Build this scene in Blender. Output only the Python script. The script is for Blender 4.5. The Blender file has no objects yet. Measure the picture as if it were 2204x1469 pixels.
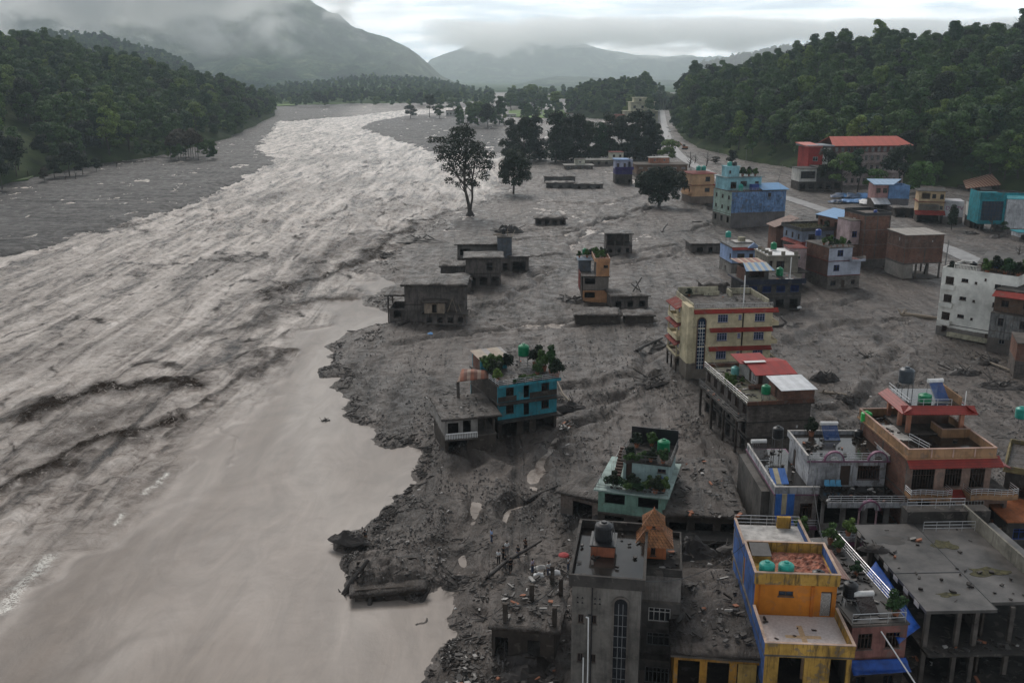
import bpy, math, random
import numpy as np
from mathutils import Vector
R = math.radians
# ------------------------------------------------------------------ camera, world, sun, exposure
IW, IH, FPX = 2204.0, 1469.0, 2100.0
CAMZ = 50.0
PITCH = math.atan(569.5 / FPX)
scn = bpy.context.scene
cam_d = bpy.data.cameras.new('camera'); cam = bpy.data.objects.new('camera', cam_d)
scn.collection.objects.link(cam); scn.camera = cam
cam.location = (0, 0, CAMZ); cam.rotation_euler = (R(90) - PITCH, 0, 0)
cam_d.sensor_width = 36; cam_d.lens = FPX / IW * 36; cam_d.clip_start = 0.5; cam_d.clip_end = 60000
SUN_EL, SUN_AZ = 42, -14          # azimuth from +Y towards +X
w = bpy.data.worlds.new('World'); scn.world = w; w.use_nodes = True
nt = w.node_tree; nt.nodes.clear()
def N(tree, typ, **kw):
    n = tree.nodes.new(typ)
    for k, v in kw.items():
        if k == 'i':
            for kk, vv in v.items(): n.inputs[kk].default_value = vv
        else: setattr(n, k, v)
    return n
def mathn(tree, op, a, b=None, c=None, clamp=False):
    n = tree.nodes.new('ShaderNodeMath'); n.operation = op; n.use_clamp = clamp
    for k, v in enumerate((a, b, c)):
        if v is None: continue
        if isinstance(v, (int, float)): n.inputs[k].default_value = v
        else: tree.links.new(v, n.inputs[k])
    return n.outputs[0]
def ramp(tree, fac, stops, interp='LINEAR'):
    n = tree.nodes.new('ShaderNodeValToRGB'); n.color_ramp.interpolation = interp
    els = n.color_ramp.elements
    while len(els) < len(stops): els.new(0.5)
    for e, (p, c) in zip(els, stops):
        e.position = p; e.color = (c, c, c, 1) if isinstance(c, (int, float)) else (*c, 1)
    tree.links.new(fac, n.inputs[0]); return n.outputs[0]
def mixc(tree, fac, a, b, mode='MIX'):
    n = tree.nodes.new('ShaderNodeMix'); n.data_type = 'RGBA'; n.blend_type = mode
    for s, v in ((n.inputs[0], fac), (n.inputs[6], a), (n.inputs[7], b)):
        if hasattr(v, 'is_linked') or hasattr(v, 'links'): tree.links.new(v, s)
        else: s.default_value = v if isinstance(v, (int, float)) else (*v, 1)
    return n.outputs[2]
sky = N(nt, 'ShaderNodeTexSky', sky_type='NISHITA', sun_disc=False, sun_elevation=R(SUN_EL), sun_rotation=R(SUN_AZ), air_density=1.6, dust_density=3.0)
tc = N(nt, 'ShaderNodeTexCoord')
mp = N(nt, 'ShaderNodeMapping'); mp.inputs['Scale'].default_value = (2.6, 2.6, 21); nt.links.new(tc.outputs['Generated'], mp.inputs[0])
nz = N(nt, 'ShaderNodeTexNoise', i={'Scale': 1.9, 'Detail': 10.0, 'Roughness': 0.55, 'Distortion': 0.5}); nt.links.new(mp.outputs[0], nz.inputs['Vector'])
mp2 = N(nt, 'ShaderNodeMapping'); mp2.inputs['Scale'].default_value = (1.6, 1.6, 26); mp2.inputs['Location'].default_value = (3.1, 0, .4); nt.links.new(tc.outputs['Generated'], mp2.inputs[0])
nz2 = N(nt, 'ShaderNodeTexNoise', i={'Scale': 1.4, 'Detail': 5.0, 'Roughness': 0.5}); nt.links.new(mp2.outputs[0], nz2.inputs['Vector'])
comb = mathn(nt, 'ADD', mathn(nt, 'MULTIPLY', nz.outputs['Fac'], 0.6), mathn(nt, 'MULTIPLY', nz2.outputs['Fac'], 0.5))
sepw = N(nt, 'ShaderNodeSeparateXYZ'); nt.links.new(tc.outputs['Generated'], sepw.inputs[0])
cl = ramp(nt, comb, [(0.43, (2.3, 2.75, 3.2)), (0.50, (3.3, 3.75, 4.2)), (0.545, (4.6, 4.95, 5.3)), (0.61, (6.6, 6.65, 6.7))])
up = ramp(nt, sepw.outputs['Z'], [(0.0, 1.75), (0.08, 1.65), (0.17, 1.05), (0.5, 0.60), (1.0, 0.52)])
side = ramp(nt, mathn(nt, 'MULTIPLY_ADD', sepw.outputs['Y'], .5, .5), [(0.0, .60), (.35, .66), (.75, 1.0), (1.0, 1.12)])
cl2 = mixc(nt, 1.0, mixc(nt, 1.0, cl, up, 'MULTIPLY'), side, 'MULTIPLY')
col = mixc(nt, 0.93, sky.outputs[0], cl2)
bg = N(nt, 'ShaderNodeBackground', i={'Strength': 0.15}); nt.links.new(col, bg.inputs[0])
wo = N(nt, 'ShaderNodeOutputWorld'); nt.links.new(bg.outputs[0], wo.inputs[0])
sd = bpy.data.lights.new('sun', 'SUN'); sd.energy = 1.6; sd.angle = R(25); sd.color = (1, .94, .88)
so = bpy.data.objects.new('sun', sd); scn.collection.objects.link(so)
so.rotation_euler = (R(90 - SUN_EL), 0, R(180 - SUN_AZ) )
scn.view_settings.view_transform = 'Standard'; scn.view_settings.look = 'None'
scn.view_settings.exposure = 0.34; scn.view_settings.gamma = 1.0
scn.cycles.use_denoising = True; scn.cycles.max_bounces = 14; scn.cycles.diffuse_bounces = 2; scn.cycles.glossy_bounces = 2
scn.cycles.transparent_max_bounces = 14; scn.cycles.volume_bounces = 14
scn.cycles.volume_step_rate = 1.0; scn.cycles.volume_max_steps = 96
# ------------------------------------------------------------------ helpers
C = scn.collection
_f = Vector((0, math.cos(PITCH), -math.sin(PITCH))); _u = Vector((0, math.sin(PITCH), math.cos(PITCH)))
def at(px, py, z=0.0):                  # the world point on the level z seen at this place of the photograph
    d = _f + Vector((1, 0, 0)) * ((px - IW / 2) / FPX) + _u * ((IH / 2 - py) / FPX)
    t = (z - CAMZ) / d.z
    return Vector((d.x * t, d.y * t, z))
def atY(px, py, Y):                     # the same at a given distance
    d = _f + Vector((1, 0, 0)) * ((px - IW / 2) / FPX) + _u * ((IH / 2 - py) / FPX)
    t = Y / d.y
    return Vector((d.x * t, Y, CAMZ + d.z * t))
def z_for(x, y, py):                    # height above (x, y) that shows at row py
    k = (IH / 2 - py) / FPX; c, s = math.cos(PITCH), math.sin(PITCH)
    # (y*s + dz*c) = k*(y*c - dz*s)
    return CAMZ + (k * y * c - y * s) / (c + k * s)
def _hash(ix, iy, seed):
    h = (ix.astype(np.int64) * 374761393 + iy.astype(np.int64) * 668265263 + seed * 1442695041) & 0xffffffff
    h = ((h ^ (h >> 13)) * 1274126177) & 0xffffffff
    h = ((h ^ (h >> 16)) * 2246822519) & 0xffffffff
    return ((h ^ (h >> 15)) & 0xffffff) / float(0xffffff)
def vn(x, y, seed=0):
    x = np.asarray(x, float); y = np.asarray(y, float)
    ix = np.floor(x); iy = np.floor(y); fx = x - ix; fy = y - iy
    fx = fx * fx * fx * (fx * (fx * 6 - 15) + 10); fy = fy * fy * fy * (fy * (fy * 6 - 15) + 10)
    a = _hash(ix, iy, seed); b = _hash(ix + 1, iy, seed); c = _hash(ix, iy + 1, seed); d = _hash(ix + 1, iy + 1, seed)
    return (a + (b - a) * fx) * (1 - fy) + (c + (d - c) * fx) * fy
def fbm(x, y, oc=4, seed=0, g=.5):
    s = 0; a = 1; t = 0
    for k in range(oc):
        c, n = math.cos(k * .9 + .3), math.sin(k * .9 + .3)
        s = s + a * vn((x * c - y * n) * 2 ** k + 17 * k, (x * n + y * c) * 2 ** k, seed + k); t += a; a *= g
    return s / t - .5
def ridge(x, y, oc=4, seed=0, g=.5):
    s = 0; a = 1; t = 0
    for k in range(oc):
        c, n = math.cos(k * .35), math.sin(k * .35)
        v = 1 - abs(2 * vn((x * c - y * n) * 2 ** k + 31 * k, (x * n + y * c) * 2 ** k, seed + k) - 1)
        s = s + a * v * v; t += a; a *= g
    return s / t
def sstep(a, b, x):
    t = np.clip((x - a) / (b - a), 0, 1); return t * t * (3 - 2 * t)
def poly_sd(px, py, poly):              # signed distance, positive inside
    px = np.asarray(px, float); py = np.asarray(py, float)
    best = np.full(px.shape, 1e18); ins = np.zeros(px.shape, bool)
    n = len(poly)
    for i in range(n):
        ax, ay = poly[i]; bx, by = poly[(i + 1) % n]
        ex, ey = bx - ax, by - ay; L = ex * ex + ey * ey + 1e-9
        t = np.clip(((px - ax) * ex + (py - ay) * ey) / L, 0, 1)
        dx = px - ax - t * ex; dy = py - ay - t * ey
        best = np.minimum(best, dx * dx + dy * dy)
        cond = ((ay > py) != (by > py))
        with np.errstate(divide='ignore', invalid='ignore'):
            xi = (bx - ax) * (py - ay) / (by - ay + 1e-12) + ax
        ins ^= cond & (px < xi)
    d = np.sqrt(best); return np.where(ins, d, -d)
def line_d(px, py, pts):
    best = np.full(np.shape(px), 1e18)
    for (ax, ay), (bx, by) in zip(pts[:-1], pts[1:]):
        ex, ey = bx - ax, by - ay; L = ex * ex + ey * ey + 1e-9
        t = np.clip(((px - ax) * ex + (py - ay) * ey) / L, 0, 1)
        best = np.minimum(best, (px - ax - t * ex) ** 2 + (py - ay - t * ey) ** 2)
    return np.sqrt(best)
def tag(o, label=None, cat=None, group=None, kind=None):
    if label: o['label'] = label
    if cat: o['category'] = cat
    if group: o['group'] = group
    if kind: o['kind'] = kind
    return o
def mesh_np(name, V, F, mats, smooth=False, midx=None):
    me = bpy.data.meshes.new(name); V = np.asarray(V, np.float32); F = np.asarray(F, np.int32)
    me.vertices.add(len(V)); me.vertices.foreach_set('co', V.ravel())
    k = F.shape[1]; me.loops.add(F.size); me.loops.foreach_set('vertex_index', F.ravel())
    me.polygons.add(len(F)); me.polygons.foreach_set('loop_start', np.arange(0, F.size, k, dtype=np.int32))
    me.polygons.foreach_set('use_smooth', np.full(len(F), smooth))
    if midx is not None: me.polygons.foreach_set('material_index', np.asarray(midx, np.int32))
    for m in mats: me.materials.append(m)
    me.update(calc_edges=True); return me
def link(name, me, parent=None, loc=None):
    o = bpy.data.objects.new(name, me); C.objects.link(o)
    if parent: o.parent = parent
    if loc is not None: o.location = loc
    return o
def empty(name, loc, rz=0, label=None, cat=None, group=None):
    o = bpy.data.objects.new(name, None); C.objects.link(o); o.location = loc; o.rotation_euler = (0, 0, rz); o.empty_display_size = .3
    return tag(o, label, cat, group)
def copy_tree(o, parent=None):
    c = o.copy(); C.objects.link(c)
    if parent: c.parent = parent
    for ch in list(o.children): copy_tree(ch, c)
    return c
def grid_mesh(name, X, Y, Z, mats, smooth=True):
    r, c = X.shape; idx = np.arange(r * c).reshape(r, c)
    F = np.stack([idx[:-1, :-1], idx[:-1, 1:], idx[1:, 1:], idx[1:, :-1]], -1).reshape(-1, 4)
    return mesh_np(name, np.stack([X, Y, Z], -1).reshape(-1, 3), F, mats, smooth)
class MB:
    def __init__(s): s.v = []; s.f = []; s.m = []; s.mi = 0
    def mat(s, i): s.mi = i; return s
    def add(s, vs, fs):
        b = len(s.v); s.v += [tuple(v) for v in vs]
        for f in fs: s.f.append(tuple(b + i for i in f)); s.m.append(s.mi)
        return s
    def box(s, x0, x1, y0, y1, z0, z1):
        return s.add([(x0, y0, z0), (x1, y0, z0), (x1, y1, z0), (x0, y1, z0), (x0, y0, z1), (x1, y0, z1), (x1, y1, z1), (x0, y1, z1)],
                     [(3, 2, 1, 0), (4, 5, 6, 7), (0, 1, 5, 4), (1, 2, 6, 5), (2, 3, 7, 6), (3, 0, 4, 7)])
    def hexa(s, b, t):                  # four bottom points, four top points
        return s.add(list(b) + list(t), [(3, 2, 1, 0), (4, 5, 6, 7), (0, 1, 5, 4), (1, 2, 6, 5), (2, 3, 7, 6), (3, 0, 4, 7)])
    def prism(s, pts, z0, z1):          # outline in xy
        n = len(pts)
        return s.add([(x, y, z0) for x, y in pts] + [(x, y, z1) for x, y in pts],
                     [tuple(range(n))[::-1], tuple(range(n, 2 * n))] + [(i, (i + 1) % n, n + (i + 1) % n, n + i) for i in range(n)])
    def prismY(s, pts, y0, y1):         # outline in xz
        n = len(pts)
        return s.add([(x, y0, z) for x, z in pts] + [(x, y1, z) for x, z in pts],
                     [tuple(range(n)), tuple(range(n, 2 * n))[::-1]] + [((i + 1) % n, i, n + i, n + (i + 1) % n) for i in range(n)])
    def tube(s, a, b, r0, r1=None, n=6):
        r1 = r0 if r1 is None else r1
        a = Vector(a); b = Vector(b); d = (b - a)
        if d.length < 1e-6: return s
        d.normalize(); t = Vector((0, 0, 1)) if abs(d.z) < .9 else Vector((1, 0, 0))
        e = d.cross(t).normalized(); g = d.cross(e)
        vs = []
        for p, r in ((a, r0), (b, r1)):
            for k in range(n):
                q = 2 * math.pi * k / n; vs.append(p + e * math.cos(q) * r + g * math.sin(q) * r)
        return s.add(vs, [(k, (k + 1) % n, n + (k + 1) % n, n + k)[::-1] for k in range(n)] + [tuple(range(n)), tuple(range(n, 2 * n))[::-1]])
    def path(s, pts, r, n=5):
        for i, (a, b) in enumerate(zip(pts[:-1], pts[1:])):
            ra = r[i] if isinstance(r, (list, tuple)) else r; rb = r[i + 1] if isinstance(r, (list, tuple)) else r
            s.tube(a, b, ra, rb, n)
        return s
    def lathe(s, c, prof, n=14):        # prof: (r, z)
        b = []
        for r, z in prof:
            for k in range(n):
                q = 2 * math.pi * k / n; b.append((c[0] + r * math.cos(q), c[1] + r * math.sin(q), c[2] + z))
        fs = []
        for i in range(len(prof) - 1):
            for k in range(n): fs.append((i * n + k, i * n + (k + 1) % n, (i + 1) * n + (k + 1) % n, (i + 1) * n + k))
        fs.append(tuple(range(n))[::-1]); L = (len(prof) - 1) * n; fs.append(tuple(range(L, L + n)))
        return s.add(b, fs)
    def build(s, name, mats, parent=None, smooth=False, loc=None, label=None):
        if not isinstance(mats, (list, tuple)): mats = [mats]
        me = bpy.data.meshes.new(name); me.from_pydata(s.v, [], s.f)
        for m in mats: me.materials.append(m)
        if len(mats) > 1: me.polygons.foreach_set('material_index', s.m)
        if smooth: me.polygons.foreach_set('use_smooth', [True] * len(s.f))
        me.update(); o = link(name, me, parent, loc)
        if label: o['label'] = label
        return o
# ------------------------------------------------------------------ materials
def new_mat(name):
    m = bpy.data.materials.new(name); m.use_nodes = True; t = m.node_tree
    p = t.nodes['Principled BSDF']; return m, t, p
def bump(t, p, h, strength, dist, chain=None):
    b = t.nodes.new('ShaderNodeBump'); b.inputs['Strength'].default_value = strength; b.inputs['Distance'].default_value = dist
    t.links.new(h, b.inputs['Height'])
    if chain is not None: t.links.new(chain, b.inputs['Normal'])
    if p is not None: t.links.new(b.outputs[0], p.inputs['Normal'])
    return b.outputs[0]
def noise(t, vec, scale, detail=4, rough=.55, dist=0, typ=None):
    n = t.nodes.new('ShaderNodeTexNoise'); n.inputs['Scale'].default_value = scale; n.inputs['Detail'].default_value = detail
    n.inputs['Roughness'].default_value = rough; n.inputs['Distortion'].default_value = dist
    if vec is not None: t.links.new(vec, n.inputs['Vector'])
    return n.outputs['Fac']
def coords(t, scale=(1, 1, 1), rot=(0, 0, 0), kind='Object', loc=(0, 0, 0)):
    c = t.nodes.new('ShaderNodeTexCoord'); m = t.nodes.new('ShaderNodeMapping')
    m.inputs['Scale'].default_value = scale; m.inputs['Rotation'].default_value = rot; m.inputs['Location'].default_value = loc
    t.links.new(c.outputs[kind], m.inputs[0]); return m.outputs[0]
def scalec(c, k): return tuple(min(1, v * k) for v in c)
MUD = (0.150, 0.132, 0.124)
# mud of the flood plain
mud, t, p = new_mat('mud')
v = coords(t)
n1 = noise(t, v, .02, 4, .6); n2 = noise(t, v, .35, 8, .62, .6)
vs_ = coords(t, (1.0, .13, 1), (0, 0, R(-42))); n3 = noise(t, vs_, .22, 8, .65, .8)
vf = coords(t, (1, .45, 1), (0, 0, R(-30))); n4 = noise(t, vf, 1.3, 6, .7, .3)
c1 = ramp(t, n3, [(.36, (.012, .009, .008)), (.45, (.042, .032, .026)), (.53, (.092, .074, .063)), (.70, (.170, .143, .125))])
c2 = ramp(t, n1, [(.35, .55), (.5, .9), (.65, 1.15)])
c3 = ramp(t, n4, [(.34, .62), (.46, .95), (.62, 1.1)])
sa = t.nodes.new('ShaderNodeAttribute'); sa.attribute_name = 'silt'
nL = noise(t, coords(t, (.25, 1, 1), (0, 0, R(6))), .16, 9, .7, .5)
silt = ramp(t, nL, [(.40, (.014, .013, .013)), (.47, (.040, .037, .036)), (.56, (.066, .061, .059)), (.7, (.105, .098, .094))])
cc = mixc(t, 1, mixc(t, 1, c1, c2, 'MULTIPLY'), c3, 'MULTIPLY')
nF = noise(t, coords(t, (1, .16, 1), (0, 0, R(-48)), loc=(3, 7, 0)), .13, 4, .5, 1.4); fl = mathn(t, 'MULTIPLY', ramp(t, nF, [(.478, 0), (.497, 1), (.516, 0)]), ramp(t, n2, [(.38, .2), (.55, 1)]))
ch = ramp(t, n1, [(.4, 0.0), (.62, 1.0)])
cc = mixc(t, mathn(t, 'MULTIPLY', ch, .62), cc, (.128, .107, .094))
cc = mixc(t, fl, cc, (.014, .011, .009))
vo = N(t, 'ShaderNodeTexVoronoi', feature='F1', i={'Scale': 1.1, 'Randomness': 1.0}); t.links.new(v, vo.inputs['Vector'])
sp = ramp(t, vo.outputs['Distance'], [(0.0, 1.0), (.10, 1.0), (.15, 0.0)])
spn = ramp(t, noise(t, v, .12, 3), [(.5, 0), (.62, 1)])
cc = mixc(t, mathn(t, 'MULTIPLY', sp, spn), cc, (.016, .013, .012))
# scattered pale stones and scraps of litter
vp = N(t, 'ShaderNodeTexVoronoi', feature='F1', i={'Scale': .8, 'Randomness': 1.0}); t.links.new(coords(t, loc=(5, 9, 0)), vp.inputs['Vector'])
pl = ramp(t, vp.outputs['Distance'], [(0.0, 1.0), (.05, 1.0), (.075, 0.0)])
pln = ramp(t, noise(t, v, .05, 2), [(.52, 0), (.6, 1)])
cc = mixc(t, mathn(t, 'MULTIPLY', pl, mathn(t, 'MULTIPLY', pln, .8)), cc, (.42, .40, .39))
cc = mixc(t, sa.outputs['Fac'], cc, silt)
t.links.new(cc, p.inputs['Base Color'])
rg = ramp(t, n2, [(.35, .34), (.65, .75)]); t.links.new(rg, p.inputs['Roughness'])
t.links.new(mathn(t, 'MULTIPLY_ADD', sa.outputs['Fac'], -.2, .28), p.inputs['Specular IOR Level'])
b1 = bump(t, None, n3, 1.0, 1.6); b2 = bump(t, None, n2, 1.0, .7, b1); bump(t, p, n4, 1.0, .35, b2)
# river water
water, t, p = new_mat('river_water')
at_ = t.nodes.new('ShaderNodeAttribute'); at_.attribute_name = 'turb'
tb = at_.outputs['Fac']
v = coords(t)
va = coords(t, (1, .85, 1), (0, 0, R(8)))
nA = noise(t, va, .42, 10, .70, .9); nB = noise(t, va, 1.5, 6, .7, .8); nA2 = 0; nS = noise(t, coords(t, (1, .10, 1), (0, 0, R(12))), .20, 7, .62, 1.0)
nC = noise(t, coords(t, (1, .3, 1), (0, 0, R(-20))), .035, 4, .55, 1.2)
at2 = t.nodes.new('ShaderNodeAttribute'); at2.attribute_name = 'crest'
calm = mixc(t, 1, ramp(t, nC, [(.38, (.145, .115, .094)), (.5, (.195, .163, .140)), (.62, (.26, .226, .20))]), ramp(t, noise(t, coords(t, (1, .35, 1), (0, 0, R(-35))), .16, 8, .62, 2.2), [(.36, .80), (.64, 1.14)]), 'MULTIPLY')
nR = mathn(t, 'ADD', mathn(t, 'MULTIPLY', nA, .56), mathn(t, 'MULTIPLY', nS, .44))
rapid = ramp(t, nR, [(.38, (.04, .027, .019)), (.435, (.22, .170, .138)), (.49, (.42, .352, .305)), (.59, (.64, .565, .51))])
rapid = mixc(t, 1, rapid, ramp(t, nS, [(.34, .40), (.47, .95), (.62, 1.25)]), 'MULTIPLY')
wc = mixc(t, tb, calm, rapid)
nD = noise(t, va, .55, 8, .75, 1.5)
ck = mathn(t, 'MULTIPLY', at2.outputs['Fac'], ramp(t, nD, [(.33, 0), (.45, 1.0)]), clamp=True)
wc = mixc(t, ck, wc, (.028, .018, .012))
at3 = t.nodes.new('ShaderNodeAttribute'); at3.attribute_name = 'foam'
fk = mathn(t, 'MULTIPLY', at3.outputs['Fac'], ramp(t, noise(t, v, 2.2, 6, .7, 1.0), [(.42, 0), (.56, 1.0)]), clamp=True)
wc = mixc(t, fk, wc, (.75, .72, .66))
t.links.new(mathn(t, 'MAXIMUM', mathn(t, 'SUBTRACT', mathn(t, 'MULTIPLY_ADD', tb, .22, .28), mathn(t, 'MULTIPLY', ck, .48)), .02), p.inputs['Specular IOR Level'])
t.links.new(wc, p.inputs['Base Color'])
rr = N(t, 'ShaderNodeMapRange', i={'From Min': 0, 'From Max': 1, 'To Min': .36, 'To Max': .28}); t.links.new(tb, rr.inputs[0])
t.links.new(rr.outputs[0], p.inputs['Roughness']); p.inputs['IOR'].default_value = 1.33
hs = mathn(t, 'ADD', mathn(t, 'MULTIPLY', mathn(t, 'ADD', nA, nS), .85), mathn(t, 'MULTIPLY', nB, .30))
hm = mathn(t, 'MULTIPLY', hs, mathn(t, 'ADD', mathn(t, 'MULTIPLY', tb, 1.0), .022))
b1 = bump(t, None, hm, 1.0, 1.5)
fine = noise(t, coords(t, (.35, 1, 1), (0, 0, R(25))), 2.4, 4, .6, .4)
bump(t, p, fine, .07, .10, b1)
def leaf_mat(name, dark, mid, light, dead=0):
    m, t, p = new_mat(name)
    oi = t.nodes.new('ShaderNodeObjectInfo')
    base = ramp(t, oi.outputs['Random'], [(0, dark), (.5, mid), (.82, mid), (1, light)])
    g = t.nodes.new('ShaderNodeNewGeometry')
    var = ramp(t, g.outputs['Random Per Island'], [(0, .55), (1, 1.5)])
    nn = ramp(t, noise(t, coords(t), .35, 3), [(.3, .65), (.7, 1.35)])
    t.links.new(mixc(t, 1, mixc(t, 1, base, var, 'MULTIPLY'), nn, 'MULTIPLY'), p.inputs['Base Color'])
    p.inputs['Roughness'].default_value = .7; p.inputs['Specular IOR Level'].default_value = .18
    return m
M = {}
M['leaf'] = leaf_mat('foliage', (.018, .046, .018), (.054, .098, .026), (.13, .185, .04))
M['leafdark'] = leaf_mat('dark_foliage', (.012, .020, .012), (.018, .028, .014), (.030, .044, .018))
M['leaflight'] = leaf_mat('bright_foliage', (.04, .085, .02), (.055, .11, .026), (.09, .14, .035))
M['leafbrown'] = leaf_mat('brown_foliage', (.045, .038, .026), (.055, .045, .03), (.07, .055, .035))
M['leaffar'] = leaf_mat('far_foliage', (.022, .038, .022), (.030, .05, .026), (.05, .075, .03))
def simple(name, col, rough=.7, metal=0, nscale=3, amt=.25, bumps=.15, spec=.4):
    m, t, p = new_mat(name)
    n = noise(t, coords(t), nscale, 6, .6)
    t.links.new(mixc(t, 1, col, ramp(t, n, [(.3, 1 - amt), (.7, 1 + amt)]), 'MULTIPLY'), p.inputs['Base Color'])
    p.inputs['Roughness'].default_value = rough; p.inputs['Metallic'].default_value = metal; p.inputs['Specular IOR Level'].default_value = spec
    if bumps: bump(t, p, n, bumps, .1)
    return m
M['bark'] = simple('bark', (.055, .045, .038), .85, nscale=4)
M['wetwood'] = simple('wet_driftwood', (.028, .022, .019), .6, nscale=5)
M['drywood'] = simple('pale_driftwood', (.20, .16, .12), .7, nscale=5)
M['debris'] = simple('sodden_debris', (.03, .024, .021), .7, nscale=3)
M['grass'] = simple('meadow', (.06, .10, .022), .9, nscale=.08, amt=.4)
# ------------------------------------------------------------------ ground and river
WZ = -0.8
RIV = [(900, 1700), (900, 1469), (925, 1432), (958, 1398), (952, 1366), (925, 1350), (897, 1343), (905, 1318), (920, 1298), (880, 1300), (830, 1306), (790, 1300), (762, 1285), (752, 1230),
       (750, 1194), (735, 1186), (709, 1170), (728, 1146), (791, 1138), (825, 1096), (850, 1060), (872, 1020), (905, 1000), (914, 966), (880, 958), (842, 965), (800, 952), (793, 925), (752, 905),
       (735, 880), (745, 860), (712, 835), (735, 812), (690, 812), (668, 795), (700, 772), (705, 745), (735, 715), (800, 700), (832, 688), (815, 662), (770, 650), (740, 634), (800, 634), (838, 618), (832, 598), (800, 585),
       (770, 590), (752, 580), (815, 560), (842, 535), (850, 510), (885, 488), (960, 463), (1010, 441), (1058, 415), (1088, 388), (1086, 350), (1080, 330), (1020, 336), (931, 328), (860, 306), (800, 285), (774, 275), (800, 262), (872, 250),
       (960, 240), (1020, 233), (960, 232), (860, 238), (760, 250), (660, 258), (600, 263), (588, 280), (570, 300), (560, 322), (598, 342), (590, 352), (530, 378), (470, 410), (430, 432), (330, 466), (200, 503), (140, 520), (0, 552), (-300, 640), (-900, 900), (-1200, 1700)]
RIVW = [tuple(at(px, py, WZ)[:2]) for px, py in RIV]
RIVW[0] = (RIVW[0][0], 30.0); RIVW[-1] = (-260.0, 30.0)
ROAD = [tuple(at(px, py, 0)[:2]) for px, py in [(1425, 236), (1428, 262), (1438, 300), (1458, 332), (1500, 360), (1582, 398), (1692, 425), (1762, 448), (1880, 487), (2031, 530), (2114, 570), (2290, 640)]]
CHAN = [[tuple(at(px, py, 0)[:2]) for px, py in q] for q in (
    [(1010, 680), (1110, 640), (1145, 615), (1150, 595), (1190, 580)], [(1215, 845), (1330, 830), (1400, 790), (1400, 740)], [(930, 1340), (975, 1250), (1010, 1180), (1020, 1080), (1040, 1020)],
    [(1100, 500), (1250, 490), (1330, 470), (1400, 440)], [(1080, 700), (1220, 690), (1380, 668)], [(1320, 570), (1430, 555), (1480, 535)], [(1830, 900), (1900, 800), (1930, 740), (1900, 700)], [(1120, 560), (1220, 545), (1300, 470)], [(850, 740), (1000, 715), (1180, 700), (1400, 690)], [(1180, 900), (1300, 860), (1420, 810)], [(1240, 560), (1380, 540), (1500, 520)], [(1050, 520), (1200, 510), (1400, 450)], [(1680, 740), (1800, 700), (1950, 690)], [(1770, 900), (1850, 850), (1960, 800)], [(1090, 1110), (1130, 1020), (1220, 930), (1300, 900)], [(950, 1180), (1000, 1080), (990, 980)], [(1180, 435), (1300, 440), (1420, 410)], [(1650, 680), (1760, 660), (1880, 640)], [(1500, 430), (1560, 470), (1480, 500)])]
MOUNDS = [(*at(835, 1235, 0)[:2], 5.2, 4.9), (*at(790, 1200, 0)[:2], 4.0, 3.6), (*at(890, 1230, 0)[:2], 4.4, 3.5), (*at(748, 1165, 0)[:2], 2.2, 3.6)]
def ground_h(x, y):
    x = np.asarray(x, float); y = np.asarray(y, float)
    sdv = poly_sd(x, y, RIVW)
    dist = np.maximum(y, 60)
    sdv = sdv + fbm(x / 9, y / 9, 4, 3) * np.clip(dist * .03, 3, 9) + fbm(x / 1.7, y / 1.7, 3, 9) * 1.2
    c, s = math.cos(R(-40)), math.sin(R(-40)); u = x * c - y * s; v_ = x * s + y * c
    far = np.clip(y / 300, .6, 1.2)
    g = fbm(x / 26, y / 26, 3, 5) * 1.1 + (ridge(u / 5, v_ / 19, 3, 12) - .45) * .85 * np.minimum(far, 1.3) + fbm(x / 1.6, y / 1.6, 3, 21) * .38
    g = g + (ridge(x / 3.1 + fbm(x / 9, y / 9, 2, 31) * 4, y / 7, 3, 44) - .4) * .35
    calm_ = 1 - .6 * sstep(135, 210, y) * (.35 + .65 * sstep(.35, .6, vn(x / 38, y / 38, 19))); g = g * calm_
    left = sstep(-60, -110, x + (y - 200) * .12)
    g = g * (1 - .85 * left) + left * (ridge(x / 60, y / 13 + fbm(x / 60, y / 60, 2, 8) * 3, 3, 77) - .3) * .9
    for q in CHAN:
        dd = line_d(x + fbm(x / 6, y / 6, 2, 61) * 5, y + fbm(x / 6, y / 6, 2, 62) * 5, q)
        g = g - .72 * np.exp(-(dd / 1.2) ** 2) + .4 * np.exp(-((dd - 2.6) / .9) ** 2)
    rd = line_d(x, y, ROAD); g = np.where(rd < 14, g * sstep(3.0, 14, rd) + .0, g) - .12 * (1 - sstep(3, 6, rd))
    bank = sstep(-1.5, -6, sdv); inn = sstep(-1.5, 4.0, sdv)
    edge = np.exp(-((sdv + 3.5) / 3.0) ** 2) * (ridge(x / 1.5, y / 2.4, 3, 91) - .3) * .45
    h = np.minimum(g * (.45 + .55 * bank) + edge - (1 - bank) * .62, 3)
    h = h * (1 - inn) + (-3.2) * inn
    for (mx, my, mr, mh_) in MOUNDS: h = np.maximum(h, -3.2 + mh_ * np.exp(-(((x - mx) / mr) ** 2 + ((y - my) / (mr * .8)) ** 2) ** 2) * (.86 + .3 * fbm(x / 1.1, y / 1.1, 3, 5) + .14 * ridge(x / 2.3, y / 2.3, 2, 8)))
    return h
def gz(x, y): return float(ground_h(np.array([float(x)]), np.array([float(y)]))[0])
def fan(y0, y1, n, t0, t1, m):
    tt = np.linspace(t0, t1, m)[None, :]; yy = np.exp(np.linspace(math.log(y0), math.log(y1), n))[:, None]
    return tt, yy
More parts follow.
